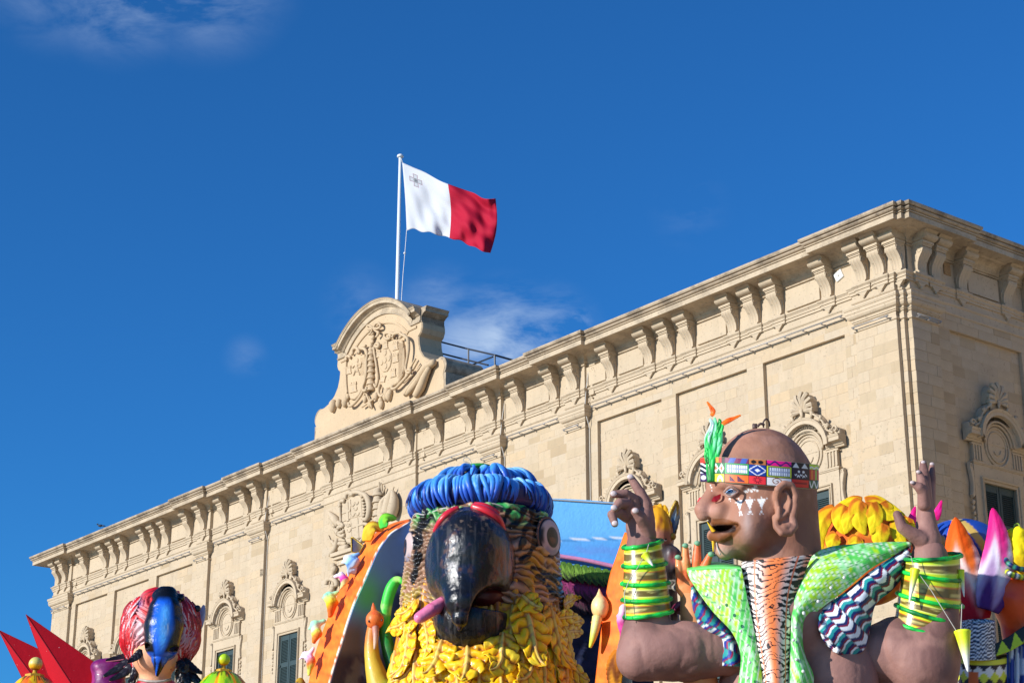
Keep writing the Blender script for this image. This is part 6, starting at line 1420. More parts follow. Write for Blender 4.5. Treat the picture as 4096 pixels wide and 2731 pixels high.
stack([(256, 848, 462, 812), (254, 946, 484, 930), (249, 1040, 498, 1034), (250, 1126, 510, 1118), (262, 1218, 516, 1186)], 12, -10, M3)
stack([(542, 904, 858, 890), (536, 970, 860, 1020), (516, 1088, 864, 1160), (508, 1152, 846, 1248), (494, 1238, 812, 1324)], 16, -20, MS)
for map_, a, b, r, d in ((M3, (372, 886), (414, 946), 26, -150), (MS, (612, 965), (580, 1142), 27, -200), (MS, (862, 1292), (892, 1508), 46, -190), (MS, (852, 970), (872, 1110), 22, -60)):
    cone('fang', map_(*a, d), map_(*b, d-20), r*u3, giant, C(222, 236, 40), C(236, 234, 226), 9)
st_ = MB(); st_.tube([M3(392, 830, -130), M3(378, 880, -150), M3(330, 960, -150), M3(285, 1030, -150)], 2.2*u3, 4); st_.tube([M3(285, 1030, -150), M3(262, 1090, -140), M3(270, 1220, -140)], 2.2*u3, 4); st_.build('string', M_WIRE, giant)
st_ = MB(); st_.tube([MS(545, 880, -180), MS(590, 895, -200), MS(605, 960, -210)], 2.4*u3, 4); st_.tube([MS(630, 985, -210), MS(700, 1080, -205), MS(830, 1290, -200)], 2.4*u3, 4); st_.tube([MS(860, 1150, -120), MS(855, 1280, -180)], 2.4*u3, 4); st_.build('string', M_WIRE, giant)

# vest of painted bamboo, tiger striped front, patterned sleeves
M_VEST = painted('vest_paint', .5, .05, .25, 9)
def bamboo(scale, rot):
    def f(X, Y, T):
        a = (X*cos(rot)+Y*sin(rot))/scale; b = (-X*sin(rot)+Y*cos(rot))/scale; k = np.floor(a); fr = a-k; n = fbm(np.stack([a*1.2, b*.8, a*0], -1), 3, 4)
        c = np.zeros(X.shape+(3,))+C(98, 212, 88); h = _h(k.astype(np.int64), k.astype(np.int64)*0+3, k.astype(np.int64)*0, 5); c = mixc(c, C(176, 226, 30), sstep(h+.5*n, .60, .85)); c = mixc(c, C(180, 244, 180), sstep(n, .54, .68)*.8); c = mixc(c, C(60, 190, 90), sstep(-n, -.42, -.3)*.7)
        jn = np.abs(((b/2.1+h*3) % 1)-.5); c = mixc(c, C(236, 250, 226), sstep(np.abs(fr-.5), .34, .42)*.85); c = mixc(c, C(40, 150, 70), (np.abs(fr-.5) > .475)*.8); c = mixc(c, C(30, 140, 60), (jn < .035)*.75); return mixc(c, C(226, 246, 210), ((jn > .035) & (jn < .06))*.5)
    return f
def vrib(name, A, B, da, db, n, k, colf, bulge=0, thick=.03, parent=None, mat=None, shape=None):
    A, B = resample(A, n), resample(B, n); P = np.zeros((n, k, 3)); X = np.zeros((n, k)); Y = np.zeros((n, k)); fa_ = da if hasattr(da, '__len__') else [da, da]; fb_ = db if hasattr(db, '__len__') else [db, db]
    DA = np.interp(np.linspace(0, 1, n), np.linspace(0, 1, len(fa_)), fa_); DB = np.interp(np.linspace(0, 1, n), np.linspace(0, 1, len(fb_)), fb_)
    for j in range(k):
        t = j/(k-1); q = A*(1-t)+B*t; X[:, j] = q[:, 0]; Y[:, j] = q[:, 1]
        for i in range(n): P[i, j] = M3(q[i, 0], q[i, 1], DA[i]*(1-t)+DB[i]*t-bulge*sin(pi*t))
    T = np.tile(np.linspace(0, 1, k), (n, 1)); S_ = np.tile(np.linspace(0, 1, n)[:, None], (1, k))
    return grid_obj(name, P, mat or M_VEST, parent or giant, colf(X, Y, T) if colf.__code__.co_argcount == 3 else colf(X, Y, T, S_), thick)
LO = [(598, 970), (612, 1010), (660, 1085), (740, 1190), (835, 1290), (882, 1395), (884, 1490), (862, 1640), (850, 1800)]; LI = [(884, 962), (898, 1030), (915, 1120), (940, 1240), (965, 1380), (985, 1500), (1000, 1640), (1010, 1800)]
vrib('vest_flap', LO, LI, [-120, -170, -190, -200], [-230, -250, -260, -260], 90, 70, bamboo(26, .12), 40)
vrib('vest_shoulder', [(592, 944), (690, 930), (790, 936), (880, 950)], [(598, 972), (690, 962), (790, 958), (884, 964)], [80, 60], [-120, -230], 30, 10, lambda X, Y, T: mixc(np.zeros(X.shape+(3,))+C(70, 200, 110), C(110, 230, 110), T))
RA = [(1120, 1800), (1135, 1640), (1142, 1480), (1150, 1300), (1160, 1140), (1195, 1010), (1262, 898), (1345, 852), (1480, 836), (1640, 826), (1782, 824)]; RB = [(1180, 1800), (1240, 1650), (1262, 1535), (1215, 1420), (1202, 1320), (1215, 1245), (1290, 1180), (1430, 1075), (1560, 965), (1680, 892), (1784, 832)]
vrib('vest_flap', RA, RB, [-260, -260, -240, -160, -60, 0], [-230, -220, -220, -200, -150, -20], 110, 70, bamboo(27, -.35), 50)
def stud(x, y): MB().ball(M3(x, y, -305), 9*u3, 10, 7, (1, .8, 1)).build('stud', plain('white_stud', (.7, .72, .68), .35), giant, True)
for x, y in ((700, 1098), (765, 1165), (822, 1232), (880, 1292), (915, 1366), (928, 1458), (920, 1540), (1215, 1195), (1172, 1272), (1160, 1340), (1176, 1442), (1212, 1505), (1430, 1008), (1360, 1062), (1292, 1134), (1216, 1198)): stud(x, y)
def tiger(X, Y, T, S_):
    y = S_*30+.5*np.sin(T*9+S_*7)+1.1*(fbm(np.stack([T*5, S_*26, T*0], -1), 3, 5)-.5)*2; s = y % 1; w = .34+.30*np.abs(T-.5)*2*fbm(np.stack([T*9, S_*30, T*0+3], -1), 2, 7)*1.6
    c = np.zeros(X.shape+(3,))+C(252, 122, 40); c = mixc(c, C(255, 240, 230), sstep(np.abs(T-.5)+.10*S_, .06, .30)*.9); c = mixc(c, C(255, 170, 120), np.exp(-((T-.5)/.16)**2)*.3); st = (s < w*(.45+.55*sstep(np.abs(T-.5), .05, .3))); c = mixc(c, C(26, 18, 18), st); edge = (np.abs(T-.20) < .014) | (np.abs(T-.80) < .014); c = mixc(c, C(248, 130, 90), edge)
    return mixc(c, C(255, 110, 40), sstep(T, .86, .95)*(1-st)*.7)
vrib('shirt_front', [(886, 926), (892, 1010), (905, 1110), (930, 1260), (962, 1420), (990, 1550), (1000, 1800)], [(1256, 886), (1215, 985), (1175, 1110), (1158, 1260), (1148, 1420), (1140, 1550), (1125, 1800)], [-190, -230, -240], [-190, -230, -240], 240, 70, tiger, 70)
def zeb(period, rot, cols):
    def f(X, Y, T):
        a = (X*cos(rot)+Y*sin(rot))/period; b = (-X*sin(rot)+Y*cos(rot))/(period*1.5); k = np.floor(b); a2 = a+.28*np.abs((b-k)-.5)*2*(1-2*(k % 2))+.12*np.sin(b*5); s = (a2*1.0) % 1
        c = np.zeros(X.shape+(3,))+cols[0]; c = mixc(c, cols[1], (s > .30) & (s < .62)); c = mixc(c, cols[2], (s > .62) & (s < .80)); dia = ((k % 2) == 1); c = mixc(c, cols[3], dia & (s < .34)); return mixc(c, C(20, 18, 28), (np.abs((b-k)-.5) > .46)*.5)
    return f
ZC = [C(232, 236, 240), C(22, 40, 96), C(128, 20, 56), C(40, 150, 150)]; ZC2 = [C(40, 150, 150), C(30, 60, 150), C(150, 24, 70), C(226, 232, 236)]
vrib('sleeve', [(622, 1050), (680, 1130), (760, 1225), (835, 1305), (876, 1400), (878, 1480)], [(622, 1110), (640, 1200), (685, 1290), (770, 1330), (768, 1420), (782, 1475)], -110, -60, 70, 50, zeb(46, .5, ZC2), 60)
vrib('sleeve', [(1784, 838), (1690, 900), (1570, 980), (1440, 1085), (1330, 1165), (1300, 1200), (1298, 1260)], [(1768, 900), (1735, 1000), (1680, 1070), (1590, 1150), (1560, 1290), (1520, 1400), (1395, 1412)], [-20, -120, -170, -190], [40, -40, -140, -190], 110, 90, zeb(52, .78, ZC), 70)
vrib('sleeve', [(1298, 1262), (1300, 1290), (1330, 1350), (1380, 1400)], [(1300, 1200), (1420, 1300), (1450, 1360), (1395, 1412)], -200, -200, 20, 20, zeb(52, .78, ZC), 40)

# ================================================================== things behind the giant
RC = Fig(900, 640, 22.2); ur = RC.m*UK
def R4(x, y, d=0.): return RC.L(*S4(x, y), d*UK)
def rfin(name, pts, w, cs, parent, d=0, up=(0, -1, .15), **kw): return fin(name, RC, S4, pts, [d+i*kw.get('dd', 0) for i in range(len(pts))], w, cs, parent, up, **kw)
ruff = tag(empty('petal_ruff', RC.o), 'yellow petal ruff on an orange dome behind the giant head', 'petal ruff')
sculpt('dome', s_ell(R4(350, 900, 60), np.array([265, 220, 265])*ur), R4(350, 900, 60)-300*ur, R4(350, 900, 60)+300*ur, 12*ur, M_MATTE, ruff, lambda V, n: mixc(np.tile(C(214, 100, 34), (len(V), 1)), C(240, 160, 40), sstep(fbm(V*4, 3), .45, .6)), lambda V, n: ur*14*(fbm(V*3, 3)-.5))
YP = [C(206, 110, 20), C(240, 190, 24), C(250, 224, 30), C(244, 210, 24)]
for pts, w, d in (([(190, 640), (130, 690), (105, 780), (120, 860)], 44, -120), ([(240, 625), (215, 680), (220, 740), (238, 778)], 46, -170), ([(330, 600), (310, 640), (320, 720), (345, 780)], 50, -190), ([(380, 610), (400, 680), (392, 730), (378, 775)], 44, -190), ([(300, 655), (262, 700), (250, 740), (240, 775)], 40, -185), ([(430, 610), (450, 640), (470, 670), (520, 690)], 46, -170), ([(440, 720), (425, 770), (430, 820), (450, 850)], 52, -190), ([(520, 690), (520, 740), (530, 790), (560, 830)], 50, -160), ([(580, 690), (570, 720), (590, 760), (600, 790)], 40, -120), ([(330, 598), (300, 595), (260, 608), (180, 640)], 26, -90), ([(345, 598), (400, 596), (470, 630), (560, 680)], 28, -90), ([(200, 780), (180, 800), (170, 840), (160, 870)], 40, -170), ([(310, 790), (300, 810), (300, 840), (300, 870)], 40, -190)):
    rfin('petal', pts, w*1.18, YP, ruff, d, lobes=3, lob=.05, relief=.10, cup=.14, tip=.25, dark=.35, thick=.012)
head_dress = tag(empty('feather_plume', RC.o), 'tall orange and magenta painted feathers right of the upright hand', 'feathers')
rfin('feather', [(935, 1230), (900, 1080), (870, 920), (845, 800), (825, 690)], 142, [C(196, 20, 40), C(214, 120, 120), C(240, 214, 206), C(250, 120, 40), C(252, 96, 14)], head_dress, -60, lobes=9, lob=.03, relief=.14, cup=.3, tip=.35, vein=.7)
rfin('feather', [(1000, 1180), (1035, 1040), (1055, 880), (1050, 760), (1022, 640)], 100, [C(86, 40, 110), C(170, 140, 180), C(216, 206, 220), C(226, 70, 150), C(240, 30, 130)], head_dress, -110, lobes=9, lob=.03, relief=.16, cup=.3, tip=.3, vein=.7)
for pts, w, d in (([(600, 760), (595, 700), (612, 632)], 30, 30), ([(718, 700), (735, 650), (752, 600)], 24, 30), ([(545, 790), (565, 820), (610, 850)], 30, 40), ([(660, 760), (680, 720), (700, 690)], 24, 40)): rfin('feather_tip', pts, w, [C(226, 20, 120), C(246, 40, 150), C(240, 20, 130)], head_dress, d, lobes=2, lob=.02, relief=.1, tip=.6)
cap_ = tag(empty('blue_dome', RC.o), 'low blue painted dome with yellow triangles behind the orange feather', 'dome')
sculpt('dome', s_ell(R4(860, 860, 220), np.array([230, 200, 170])*ur), R4(860, 860, 220)-260*ur, R4(860, 860, 220)+260*ur, 12*ur, M_PM, cap_, lambda V, n: mixc(np.tile(C(34, 76, 170), (len(V), 1)), C(214, 178, 90), sstep(np.sin(V[:, 0]*14+V[:, 2]*9), .55, .7)))
hat = tag(empty('yellow_hat', RC.o), 'crumpled yellow cloth hat with a wire loop at the right edge', 'hat')
bud('crown', RC, S4, [(1150, 800), (1155, 900), (1165, 980)], [62, 74, 60], [-20, -20, -20], [C(250, 226, 20), C(244, 214, 16), C(230, 190, 20)], hat, .9, 4, M_MATTE, 6)
MB().tube(smooth_pts([R4(1138, 745, -20), R4(1140, 728, -20), R4(1158, 722, -20), R4(1168, 738, -20)], 4), 4*ur, 6).build('wire_loop', plain('green_wire', (.35, .5, .05), .5), hat, True)
fg = tag(empty('costumed_figure', RC.o), 'orange shouldered figure with zebra cuff and triangle trim at the right edge', 'float figure')
sculpt('shoulder', union([s_ell(R4(1160, 1130, 0), np.array([135, 130, 150])*ur), s_cap(R4(1180, 1200, 20), R4(1260, 1500, 40), 120*ur, 160*ur)], 40*ur), R4(1160, 1250, 0)-np.array([180, 180, 420])*ur, R4(1160, 1250, 0)+np.array([300, 240, 300])*ur, 10*ur, M_PM, fg, lambda V, n: mixc(np.tile(C(250, 84, 20), (len(V), 1)), C(226, 50, 16), sstep(fbm(V*3, 3), .45, .6)), lambda V, n: ur*16*(fbm(V*2.5, 3)-.5))
m = MB(); m.tube(smooth_pts([R4(1095, 960, -60), R4(1110, 985, -110), R4(1150, 1000, -120), R4(1200, 1010, -100)], 5), 16*ur, 8); o = m.build('necklace', M_PM, fg, True); V = verts(o.data); k = (np.arange(len(V))//8) % 4; paint(o.data, np.array([C(220, 226, 40), C(20, 30, 80), C(240, 240, 235), C(20, 110, 70)])[k])
m = MB(); m.tube(smooth_pts([R4(1085, 900, -70), R4(1110, 935, -120), R4(1160, 960, -130), R4(1210, 965, -110)], 5), 14*ur, 8); o = m.build('necklace', M_PM, fg, True); V = verts(o.data); k = (np.arange(len(V))//8) % 3; paint(o.data, np.array([C(20, 40, 110), C(26, 24, 36), C(60, 150, 120)])[k])
# zebra cuff
n, k = 60, 40; P = np.zeros((n, k, 3)); cc = np.zeros((n, k, 3))
for j in range(k):
    t = j/(k-1)
    for i in range(n):
        a = 2*pi*i/n; x = 948+86*cos(a)+4*t; P[i, j] = R4(x, 1238+200*t+10*sin(a), -150-86*sin(a)); s_ = (t*10+.55*sin(a*5+t*3)+.4*sin(a*11)) % 1; cc[i, j] = C(228, 234, 240) if s_ < .42 else (C(60, 96, 140) if s_ < .55 else C(20, 34, 66))
grid_obj('zebra_cuff', P, M_PM, fg, cc, .02, True)
m = MB(); A = [(1035, 1360), (1100, 1325), (1150, 1290), (1240, 1235)]; B = [(1040, 1425), (1110, 1400), (1165, 1370), (1250, 1320)]
n, k = 60, 14; P = np.zeros((n, k, 3)); cc = np.zeros((n, k, 3)); Ar, Br = resample(A, n), resample(B, n)
for i in range(n):
    for j in range(k):
        t = j/(k-1); q = Ar[i]*(1-t)+Br[i]*t; P[i, j] = R4(q[0], q[1], -170); f_ = (i/n*3) % 1; cc[i, j] = C(196, 226, 40) if abs(f_-.5)*2 < t else C(24, 34, 30)
grid_obj('triangle_trim', P, M_PM, fg, cc, .03)
P = np.zeros((40, 30, 3)); cc = np.zeros((40, 30, 3))
for i in range(40):
    for j in range(30): x = 1100+i*4.5; y = 1400-(i*2.0)+j*14; P[i, j] = R4(x, y, -120+12*sin(i*.9)); w = vnoise(np.array([[i*.35, j*.12, 0]]))[0]; cc[i, j] = C(30, 60, 150) if w < .62 else C(206, 216, 230)
grid_obj('blue_drape', P, M_PM, fg, cc, .02)
drum = tag(empty('patterned_drum', RC.o), 'drum with black, white and yellow zigzag pattern below the fang pendant', 'drum')
n, k = 90, 50; P = np.zeros((n, k, 3)); cc = np.zeros((n, k, 3))
for j in range(k):
    t = j/(k-1)
    for i in range(n):
        a = 2*pi*i/n; x = 975+130*cos(a); P[i, j] = R4(x, 1425+300*t+22*sin(a), -60-130*sin(a)); u_ = (i/n*14) % 1
        if t < .10: c = C(226, 226, 60) if (t*50 % 2) < 1.2 else C(120, 120, 30)
        else: z = (t-.1)*9; f_ = abs(((u_+.5*(int(z) % 2)) % 1)-.5)*2; c = [C(34, 12, 26), C(238, 236, 230), C(220, 226, 50)][int(z+f_*1.0) % 3]
        if .22 < t < .5 and (i % 26) < 6: c = C(230, 110, 50)
        cc[i, j] = c
grid_obj('shell', P, M_PM, drum, cc, .03, True); o = MB(); o.lathe([(0, 0), (128*ur, 0)], R4(975, 1425, -60), 30); o.build('drum_head', plain('drum_skin', (.5, .45, .32), .6), drum)

# gold maned mask figure behind the left forearm
GM = Fig(680, 560, 20.65); ug = GM.m*UK
def G3(x, y, d=0.): return GM.L(*Z3(x, y), d*UK)
mask = tag(empty('maned_mask', GM.o), 'gold maned grey faced mask figure half hidden behind the bracelet forearm', 'float figure')
def gcol(V, n):
    px, py = GM.proj(V); X, Y = (px-Z3.a)/UK, (py-Z3.b)/UK; w = fbm(V*np.array([9, 9, 3]), 3); c = mixc(np.tile(C(226, 160, 20), (len(V), 1)), C(150, 80, 20), sstep(w, .45, .6)); c = mixc(c, C(170, 110, 90), sstep(Y, 735, 775)); c = mixc(c, C(92, 84, 88), sstep(Y+.25*(X-480), 810, 850)); c = mixc(c, C(50, 44, 48), sstep(w, .5, .6)*sstep(Y, 830, 860)*.7); return mixc(c, C(206, 110, 110), np.exp(-(((X-525)/22)**2+((Y-910)/26)**2))*.8)
sculpt('head', union([s_ell(G3(440, 780, 0), np.array([85, 110, 165])*ug), s_ball(G3(510, 890, -40), 52*ug), s_ball(G3(525, 945, -40), 40*ug), s_ell(G3(470, 960, 0), np.array([70, 80, 80])*ug), s_cap(G3(465, 960, 20), G3(450, 1300, 40), 70*ug, 110*ug)], 22*ug), G3(440, 900, 0)-np.array([180, 200, 420])*ug, G3(440, 900, 0)+np.array([180, 200, 320])*ug, 7*ug, M_PM, mask, gcol, lambda V, n: ug*20*(np.abs(fbm(V*np.array([8, 8, 3]), 3, 4)-.5)-.1))
eye(G3(476, 798, -85), (.5, -.85, .1), 22*ug, mask, lambda rr, rho, a: mixc(mixc(np.tile(C(200, 190, 180), (len(rr), 1)), C(20, 16, 16), sstep(-rr, -.62, -.55)), C(30, 20, 20), sstep(rho, .85, .95)), .5)
for pts, w in (([(425, 720), (440, 660), (455, 620)], 34), ([(450, 730), (470, 680), (475, 625)], 30), ([(415, 740), (415, 690), (420, 640)], 30), ([(480, 760), (490, 720), (482, 690)], 24)): fin('mane_lock', GM, Z3, pts, [-60]*3, w, [C(206, 140, 20), C(240, 190, 30), C(220, 160, 20)], mask, lobes=2, lob=.02, relief=.2, cup=.4)
fin('ear_plume', GM, Z3, [(512, 790), (520, 740), (535, 670), (540, 602)], [-50]*4, 26, [C(90, 70, 20), C(70, 110, 150), C(150, 170, 180), C(190, 150, 40)], mask, (.3, -.9, 0), lobes=7, lob=.06, relief=.2)
m = MB(); m.tube(smooth_pts([G3(505, 780, -55), G3(498, 720, -55), G3(508, 660, -55), G3(538, 600, -55)], 5), [9*ug]*16, 6); m.ball(G3(516, 790, -50), 22*ug, 10, 7); m.build('gold_edge', plain('old_gold', (.45, .30, .05), .4), mask, True)
OH = Fig(680, 560, 19.85)
def O3(x, y, d=0.): return OH.L(*Z3(x, y), d*UK)
oh = tag(empty('orange_hand', OH.o), 'orange giant hand with green fingernails between the mask and the vest', 'hand')
fo_ = [([(590, 1010, 40), (588, 930, 20), (586, 850, 10)], [26, 24, 17]), ([(640, 1000, 40), (646, 920, 20), (650, 836, 10)], [27, 25, 18]), ([(670, 1010, 40), (695, 940, 10), (715, 892, -10)], [26, 24, 17]), ([(560, 1020, 40), (552, 960, 20), (548, 910, 20)], [24, 20, 15])]
fs_ = [s_chain([O3(*p) for p in a], [r*ug for r in b]) for a, b in fo_]; pf = s_ell(O3(620, 1050, 60), np.array([85, 40, 80])*ug)
sculpt('palm_and_fingers', lambda P: smin(pf(P), np.min([f_(P) for f_ in fs_], 0), f32(12*ug)), O3(620, 1000, 40)-np.array([170, 130, 230])*ug, O3(620, 1000, 40)+np.array([170, 130, 230])*ug, 6*ug, M_PM, oh, lambda V, n: mixc(np.tile(C(246, 150, 90), (len(V), 1)), C(232, 110, 60), sstep(fbm(V*6, 3), .45, .6)))
for x, y, d in ((586, 838, -8), (650, 826, -8), (722, 884, -28), (547, 900, 5)): MB().ball(O3(x, y, d), 17*ug, 10, 7, (1, .8, .8)).build('fingernail', plain('green_nail', (.20, .42, .25), .5), oh, True)
MB().tube([O3(620, 1080, 70), O3(640, 1300, 140), O3(700, 1900, 200)], [60*ug, 80*ug, 100*ug], 14).build('arm', plain('orange_skin', (.62, .26, .10), .6), oh, True)
cl = tag(empty('maroon_cloth', GM.o), 'dark maroon cloth fold above the giant upper arm', 'cloth')
P = np.zeros((40, 24, 3))
for i in range(40):
    for j in range(24): t = j/23; s_ = i/39; P[i, j] = G3(505+140*s_, 1200-150*s_**.8*(1-t)-10*sin(s_*9), -90+60*t+25*sin(s_*8+t*4))
grid_obj('fold', P, plain('maroon', (.16, .012, .05), .5, .3, .3, 4), cl, None, .02)
m = MB()
for k in range(7): m.ball(G3(505+k*9, 1040+10*sin(k*2.2)+k*4, -60+10*sin(k)), 26*ug, 8, 6, (1, .6, .8))
tag(m.build('silver_cloth', plain('silver_brown', (.30, .27, .22), .4, .5, .5, 12), None, True, GM.o), 'small crumpled silver cloth below the mask figure chin', 'cloth')

# ================================================================== figures at the left
LF = Fig(165, 670, 19.0); KL = ZL_.k; ul = LF.m*KL
def PL(x, y, d=0.): return LF.L(*ZL_(x, y), d*KL)
def plv(V): px, py = LF.proj(V); return (px-ZL_.a)/KL, (py-ZL_.b)/KL
star = tag(empty('red_star', LF.o), 'big red star shaped board with two spikes at lower left', 'star ornament')
b = NB('red_board'); n1 = b.noise(2.5, 5); cr = b.mix(n1, (.40, .004, .012), (.55, .010, .022)); scr = b.math('GREATER_THAN', b.noise(30, 2, .5), .74); cr = b.mix(b.math('MULTIPLY', scr, .5), cr, (.75, .5, .5)); b.bump(b.noise(9, 4), .2, .02); b.fin(cr, .7, Specular_IOR_Level=.15)
def spike(tip, bl, br, ridge, d):
    m = MB(); T = PL(*tip, d); L_ = PL(*bl, d+60); R_ = PL(*br, d+60); G = PL(*ridge, d-170); Bk = PL(*ridge, d+230)
    m.add([T, L_, R_, G, Bk], [(0, 1, 3), (0, 3, 2), (0, 4, 1), (0, 2, 4), (1, 4, 2, 3)]); o = m.build('spike', MATS['red_board'], star)
    e = MB(); e.tube([T, L_], 3*ul, 5); e.tube([T, R_], 3*ul, 5); e.tube([T, G], 4*ul, 5); e.build('spike_seam', plain('dark_red_seam', (.26, .004, .01), .6), star)
spike((222, 976), (520, 1800), (1260, 1700), (760, 1800), 330)
spike((-12, 1108), (330, 1800), (640, 1420), (470, 1760), 420)
MB().box(PL(300, 1900, 350)*np.array([1, 1, 0])+np.array([0, 0, 1.3-LF.o[2]]), PL(900, 1900, 700)*np.array([1, 1, 0])+np.array([0, 0, PL(600, 1650, 400)[2]])).build('stand', plain('dark_timber', (.08, .05, .03), .8), star)

M_LAN = painted('lantern_paint', .4, .1, .3, 8)
def lantern(cx, cy, r, label, roof_w, seed, ballc):
    t = tag(empty('lantern_roof', LF.o), label, 'lantern roof', 'ball topped lantern roofs'); d = -150
    c0 = PL(cx, cy, d); m = MB(); m.ball(c0, r*ul, 22, 16); o = m.build('ball', M_LAN, t, True); V = verts(o.data); h = (V[:, 2]-c0[2])/(r*ul)+.5*(fbm(V*6, 3, seed)-.5)
    paint(o.data, mixc(mixc(np.tile(ballc[0], (len(V), 1)), ballc[1], sstep(-h, -.1, .35)), ballc[2], sstep(-h, .55, .8)))
    z = lambda y: PL(cx, y, d)[2]; y0 = cy+r*.9
    MB().lathe([(r*.30*ul, z(y0)), (r*.34*ul, z(y0+22)), (r*.7*ul, z(y0+38))], (c0[0], c0[1], 0), 12).build('neck', plain('ochre_gold', (.55, .30, .02), .45, .3), t, True)
    n = 8; s = MB(); w = r*1.38*ul; s.lathe([(r*.6*ul, z(y0+36)), (w, z(y0+38)), (w, z(y0+62)), (w*.8, z(y0+70))], (c0[0], c0[1], 0), 6, .35, .35+2*pi); s.build('cap', MATS['ochre_gold'], t)
    NR, NA = 30, 96; P = np.zeros((NA, NR, 3)); cc = np.zeros((NA, NR, 3)); y1 = y0+64
    for j in range(NR):
        q = j/(NR-1); rr = (r*1.1+(roof_w-r*1.1)*(q**.8))*ul; zz = z(y1)-(z(y1)-z(y1+190))*(q**1.5)
        for i in range(NA):
            a = 2*pi*i/NA; k = abs(((i/NA*8) % 1)-.5)*2; R = rr*(.93+.07*k); P[i, j] = (c0[0]+R*cos(a), c0[1]+R*sin(a), zz)
            w_ = vnoise(np.array([[i*.25, q*3, seed]]))[0]; f_ = int(i/NA*16) % 2; c = [C(250, 196, 20), C(246, 120, 20)][f_] if seed == 1 else [C(206, 236, 30), C(246, 150, 20)][f_]; c = mixc(c, C(90, 200, 40), .8*float(w_ > .62)) if seed == 2 else mixc(c, C(226, 90, 20), .6*float(w_ > .6)); dr = vnoise(np.array([[i*1.1, q*1.2, seed+9]]))[0]; c = mixc(c, C(40, 16, 6), float(sstep(np.array(dr-q*.9), .22, .4))*.85); cc[i, j] = c
    grid_obj('roof', P, M_LAN, t, cc, .02, True)
    MB().lathe([(roof_w*.9*ul, z(y1+190)), (roof_w*.8*ul, 1.3-LF.o[2])], (c0[0], c0[1], 0), 8).build('post', plain('ochre_gold', (.55, .30, .02), .45), t)
lantern(305, 1398, 58, 'gold ball topped lantern roof in front of the red star', 240, 1, (C(216, 200, 110), C(240, 176, 20), C(150, 70, 10)))
lantern(1914, 1362, 53, 'lime green ball topped lantern roof in front of a shuttered window', 250, 2, (C(190, 226, 40), C(216, 206, 20), C(220, 130, 10)))

macaw = tag(empty('macaw_mask_figure', LF.o), 'figure in a red feathered macaw mask with a glossy blue beak', 'float figure')
hc = PL(1375, 1090, 60)
def red_pat(V):
    X, Y = plv(V); w = fbm(V*3, 3, 4); ang = np.arctan2(V[:, 0]-hc[0], -(V[:, 1]-hc[1])); band = sstep(Y, 880, 920)*sstep(-Y, -1080, -1040)
    w2 = fbm(V*7, 3, 14); a = (Y+.35*np.abs(X-1390))/34+w*3.2+w2; b_ = ang*7+w*5+Y/90+w2*2.5; r = np.abs(np.sin(pi*a))*band+np.abs(np.sin(pi*b_))*(1-band); top = sstep(-Y, -860, -780); r = r*(1-top)+top*np.abs(np.sin(pi*(Y/40+X/90+w*2))); return r, X, Y, w, top
def red_col(V, n):
    r, X, Y, w, top = red_pat(V); c = mixc(np.tile(C(206, 20, 34), (len(V), 1)), C(96, 8, 26), sstep(-r, -.45, -.1)); wh = sstep(fbm(V*4, 3, 9), .42, .58)*(1-top)*sstep(-np.abs(X-1390), -330, -250)*sstep(-r, -.9, -.35); wh = np.maximum(wh, np.exp(-(((np.abs(X-1385)-190)/60)**2+((Y-1090)/230)**2))*.8); c = mixc(c, C(232, 214, 216), np.clip(wh, 0, 1)*.85)
    c = mixc(c, C(206, 24, 30), sstep(np.sin(Y/15.5+.004*np.abs(X-1390)*15), .2, .6)*sstep(Y, 900, 930)*sstep(-Y, -1070, -1040)*.9); c = mixc(c, C(70, 60, 140), np.exp(-(((np.abs(X-1430)-245)/30)**2+((Y-880)/40)**2))*.8)
    return mixc(c, C(24, 10, 16), sstep(Y, 1330, 1400)*.8)
sculpt('hood', union([s_ell(hc, np.array([318, 330, 345])*ul), s_ell(PL(1370, 1200, 60), np.array([330, 320, 230])*ul)], 60*ul), hc-np.array([420, 420, 440])*ul, hc+np.array([420, 420, 420])*ul, 10*ul, M_PM, macaw, red_col, lambda V, n: ul*(26*(red_pat(V)[0]-.5)+16*(fbm(V*3, 3)-.5)), 1)
rf = random.Random(8)
for side in (-1, 1):
    for row in range(7):
        for k in range(6):
            a0 = side*(.62+.20*k)+rf.uniform(-.06, .06); ze = .62-.22*row+rf.uniform(-.05, .05); ce = sqrt(max(.05, 1-min(.98, ze*ze)*.8)); p0 = hc+ul*np.array([322*ce*sin(a0), -334*ce*cos(a0), 345*ze]); ze2 = ze-.36; ce2 = sqrt(max(.05, 1-min(.98, ze2*ze2)*.6)); a1 = a0+side*.10
            p2 = hc+ul*np.array([340*ce2*sin(a1), -352*ce2*cos(a1), 345*ze2-10]); pm = (p0+p2)/2+ul*14*np.array([sin(a0), -cos(a0), 0]); nn = np.array([sin(a0), -cos(a0), .15])
            cA, cB = (C(206, 18, 32), C(236, 220, 222)) if rf.random() < (.85 if k < 2 and row > 1 else .45) else (C(150, 10, 28), C(214, 60, 70))
            leaf('red_feather', [p0, pm, p2], 40*ul, nn, M_PM, macaw, (lambda A, B: lambda U_, V_, s: mixc(mixc(np.zeros(U_.shape+(3,))+A, B, sstep(np.abs(V_)+.3*U_, .55, .95)*.8), A*.35, sstep(-s, -.35, -.1)*.6))(cA, cB), 6, .06, .35, .2, 18, 11, 4*ul, .2, .7, .7, None, .4)
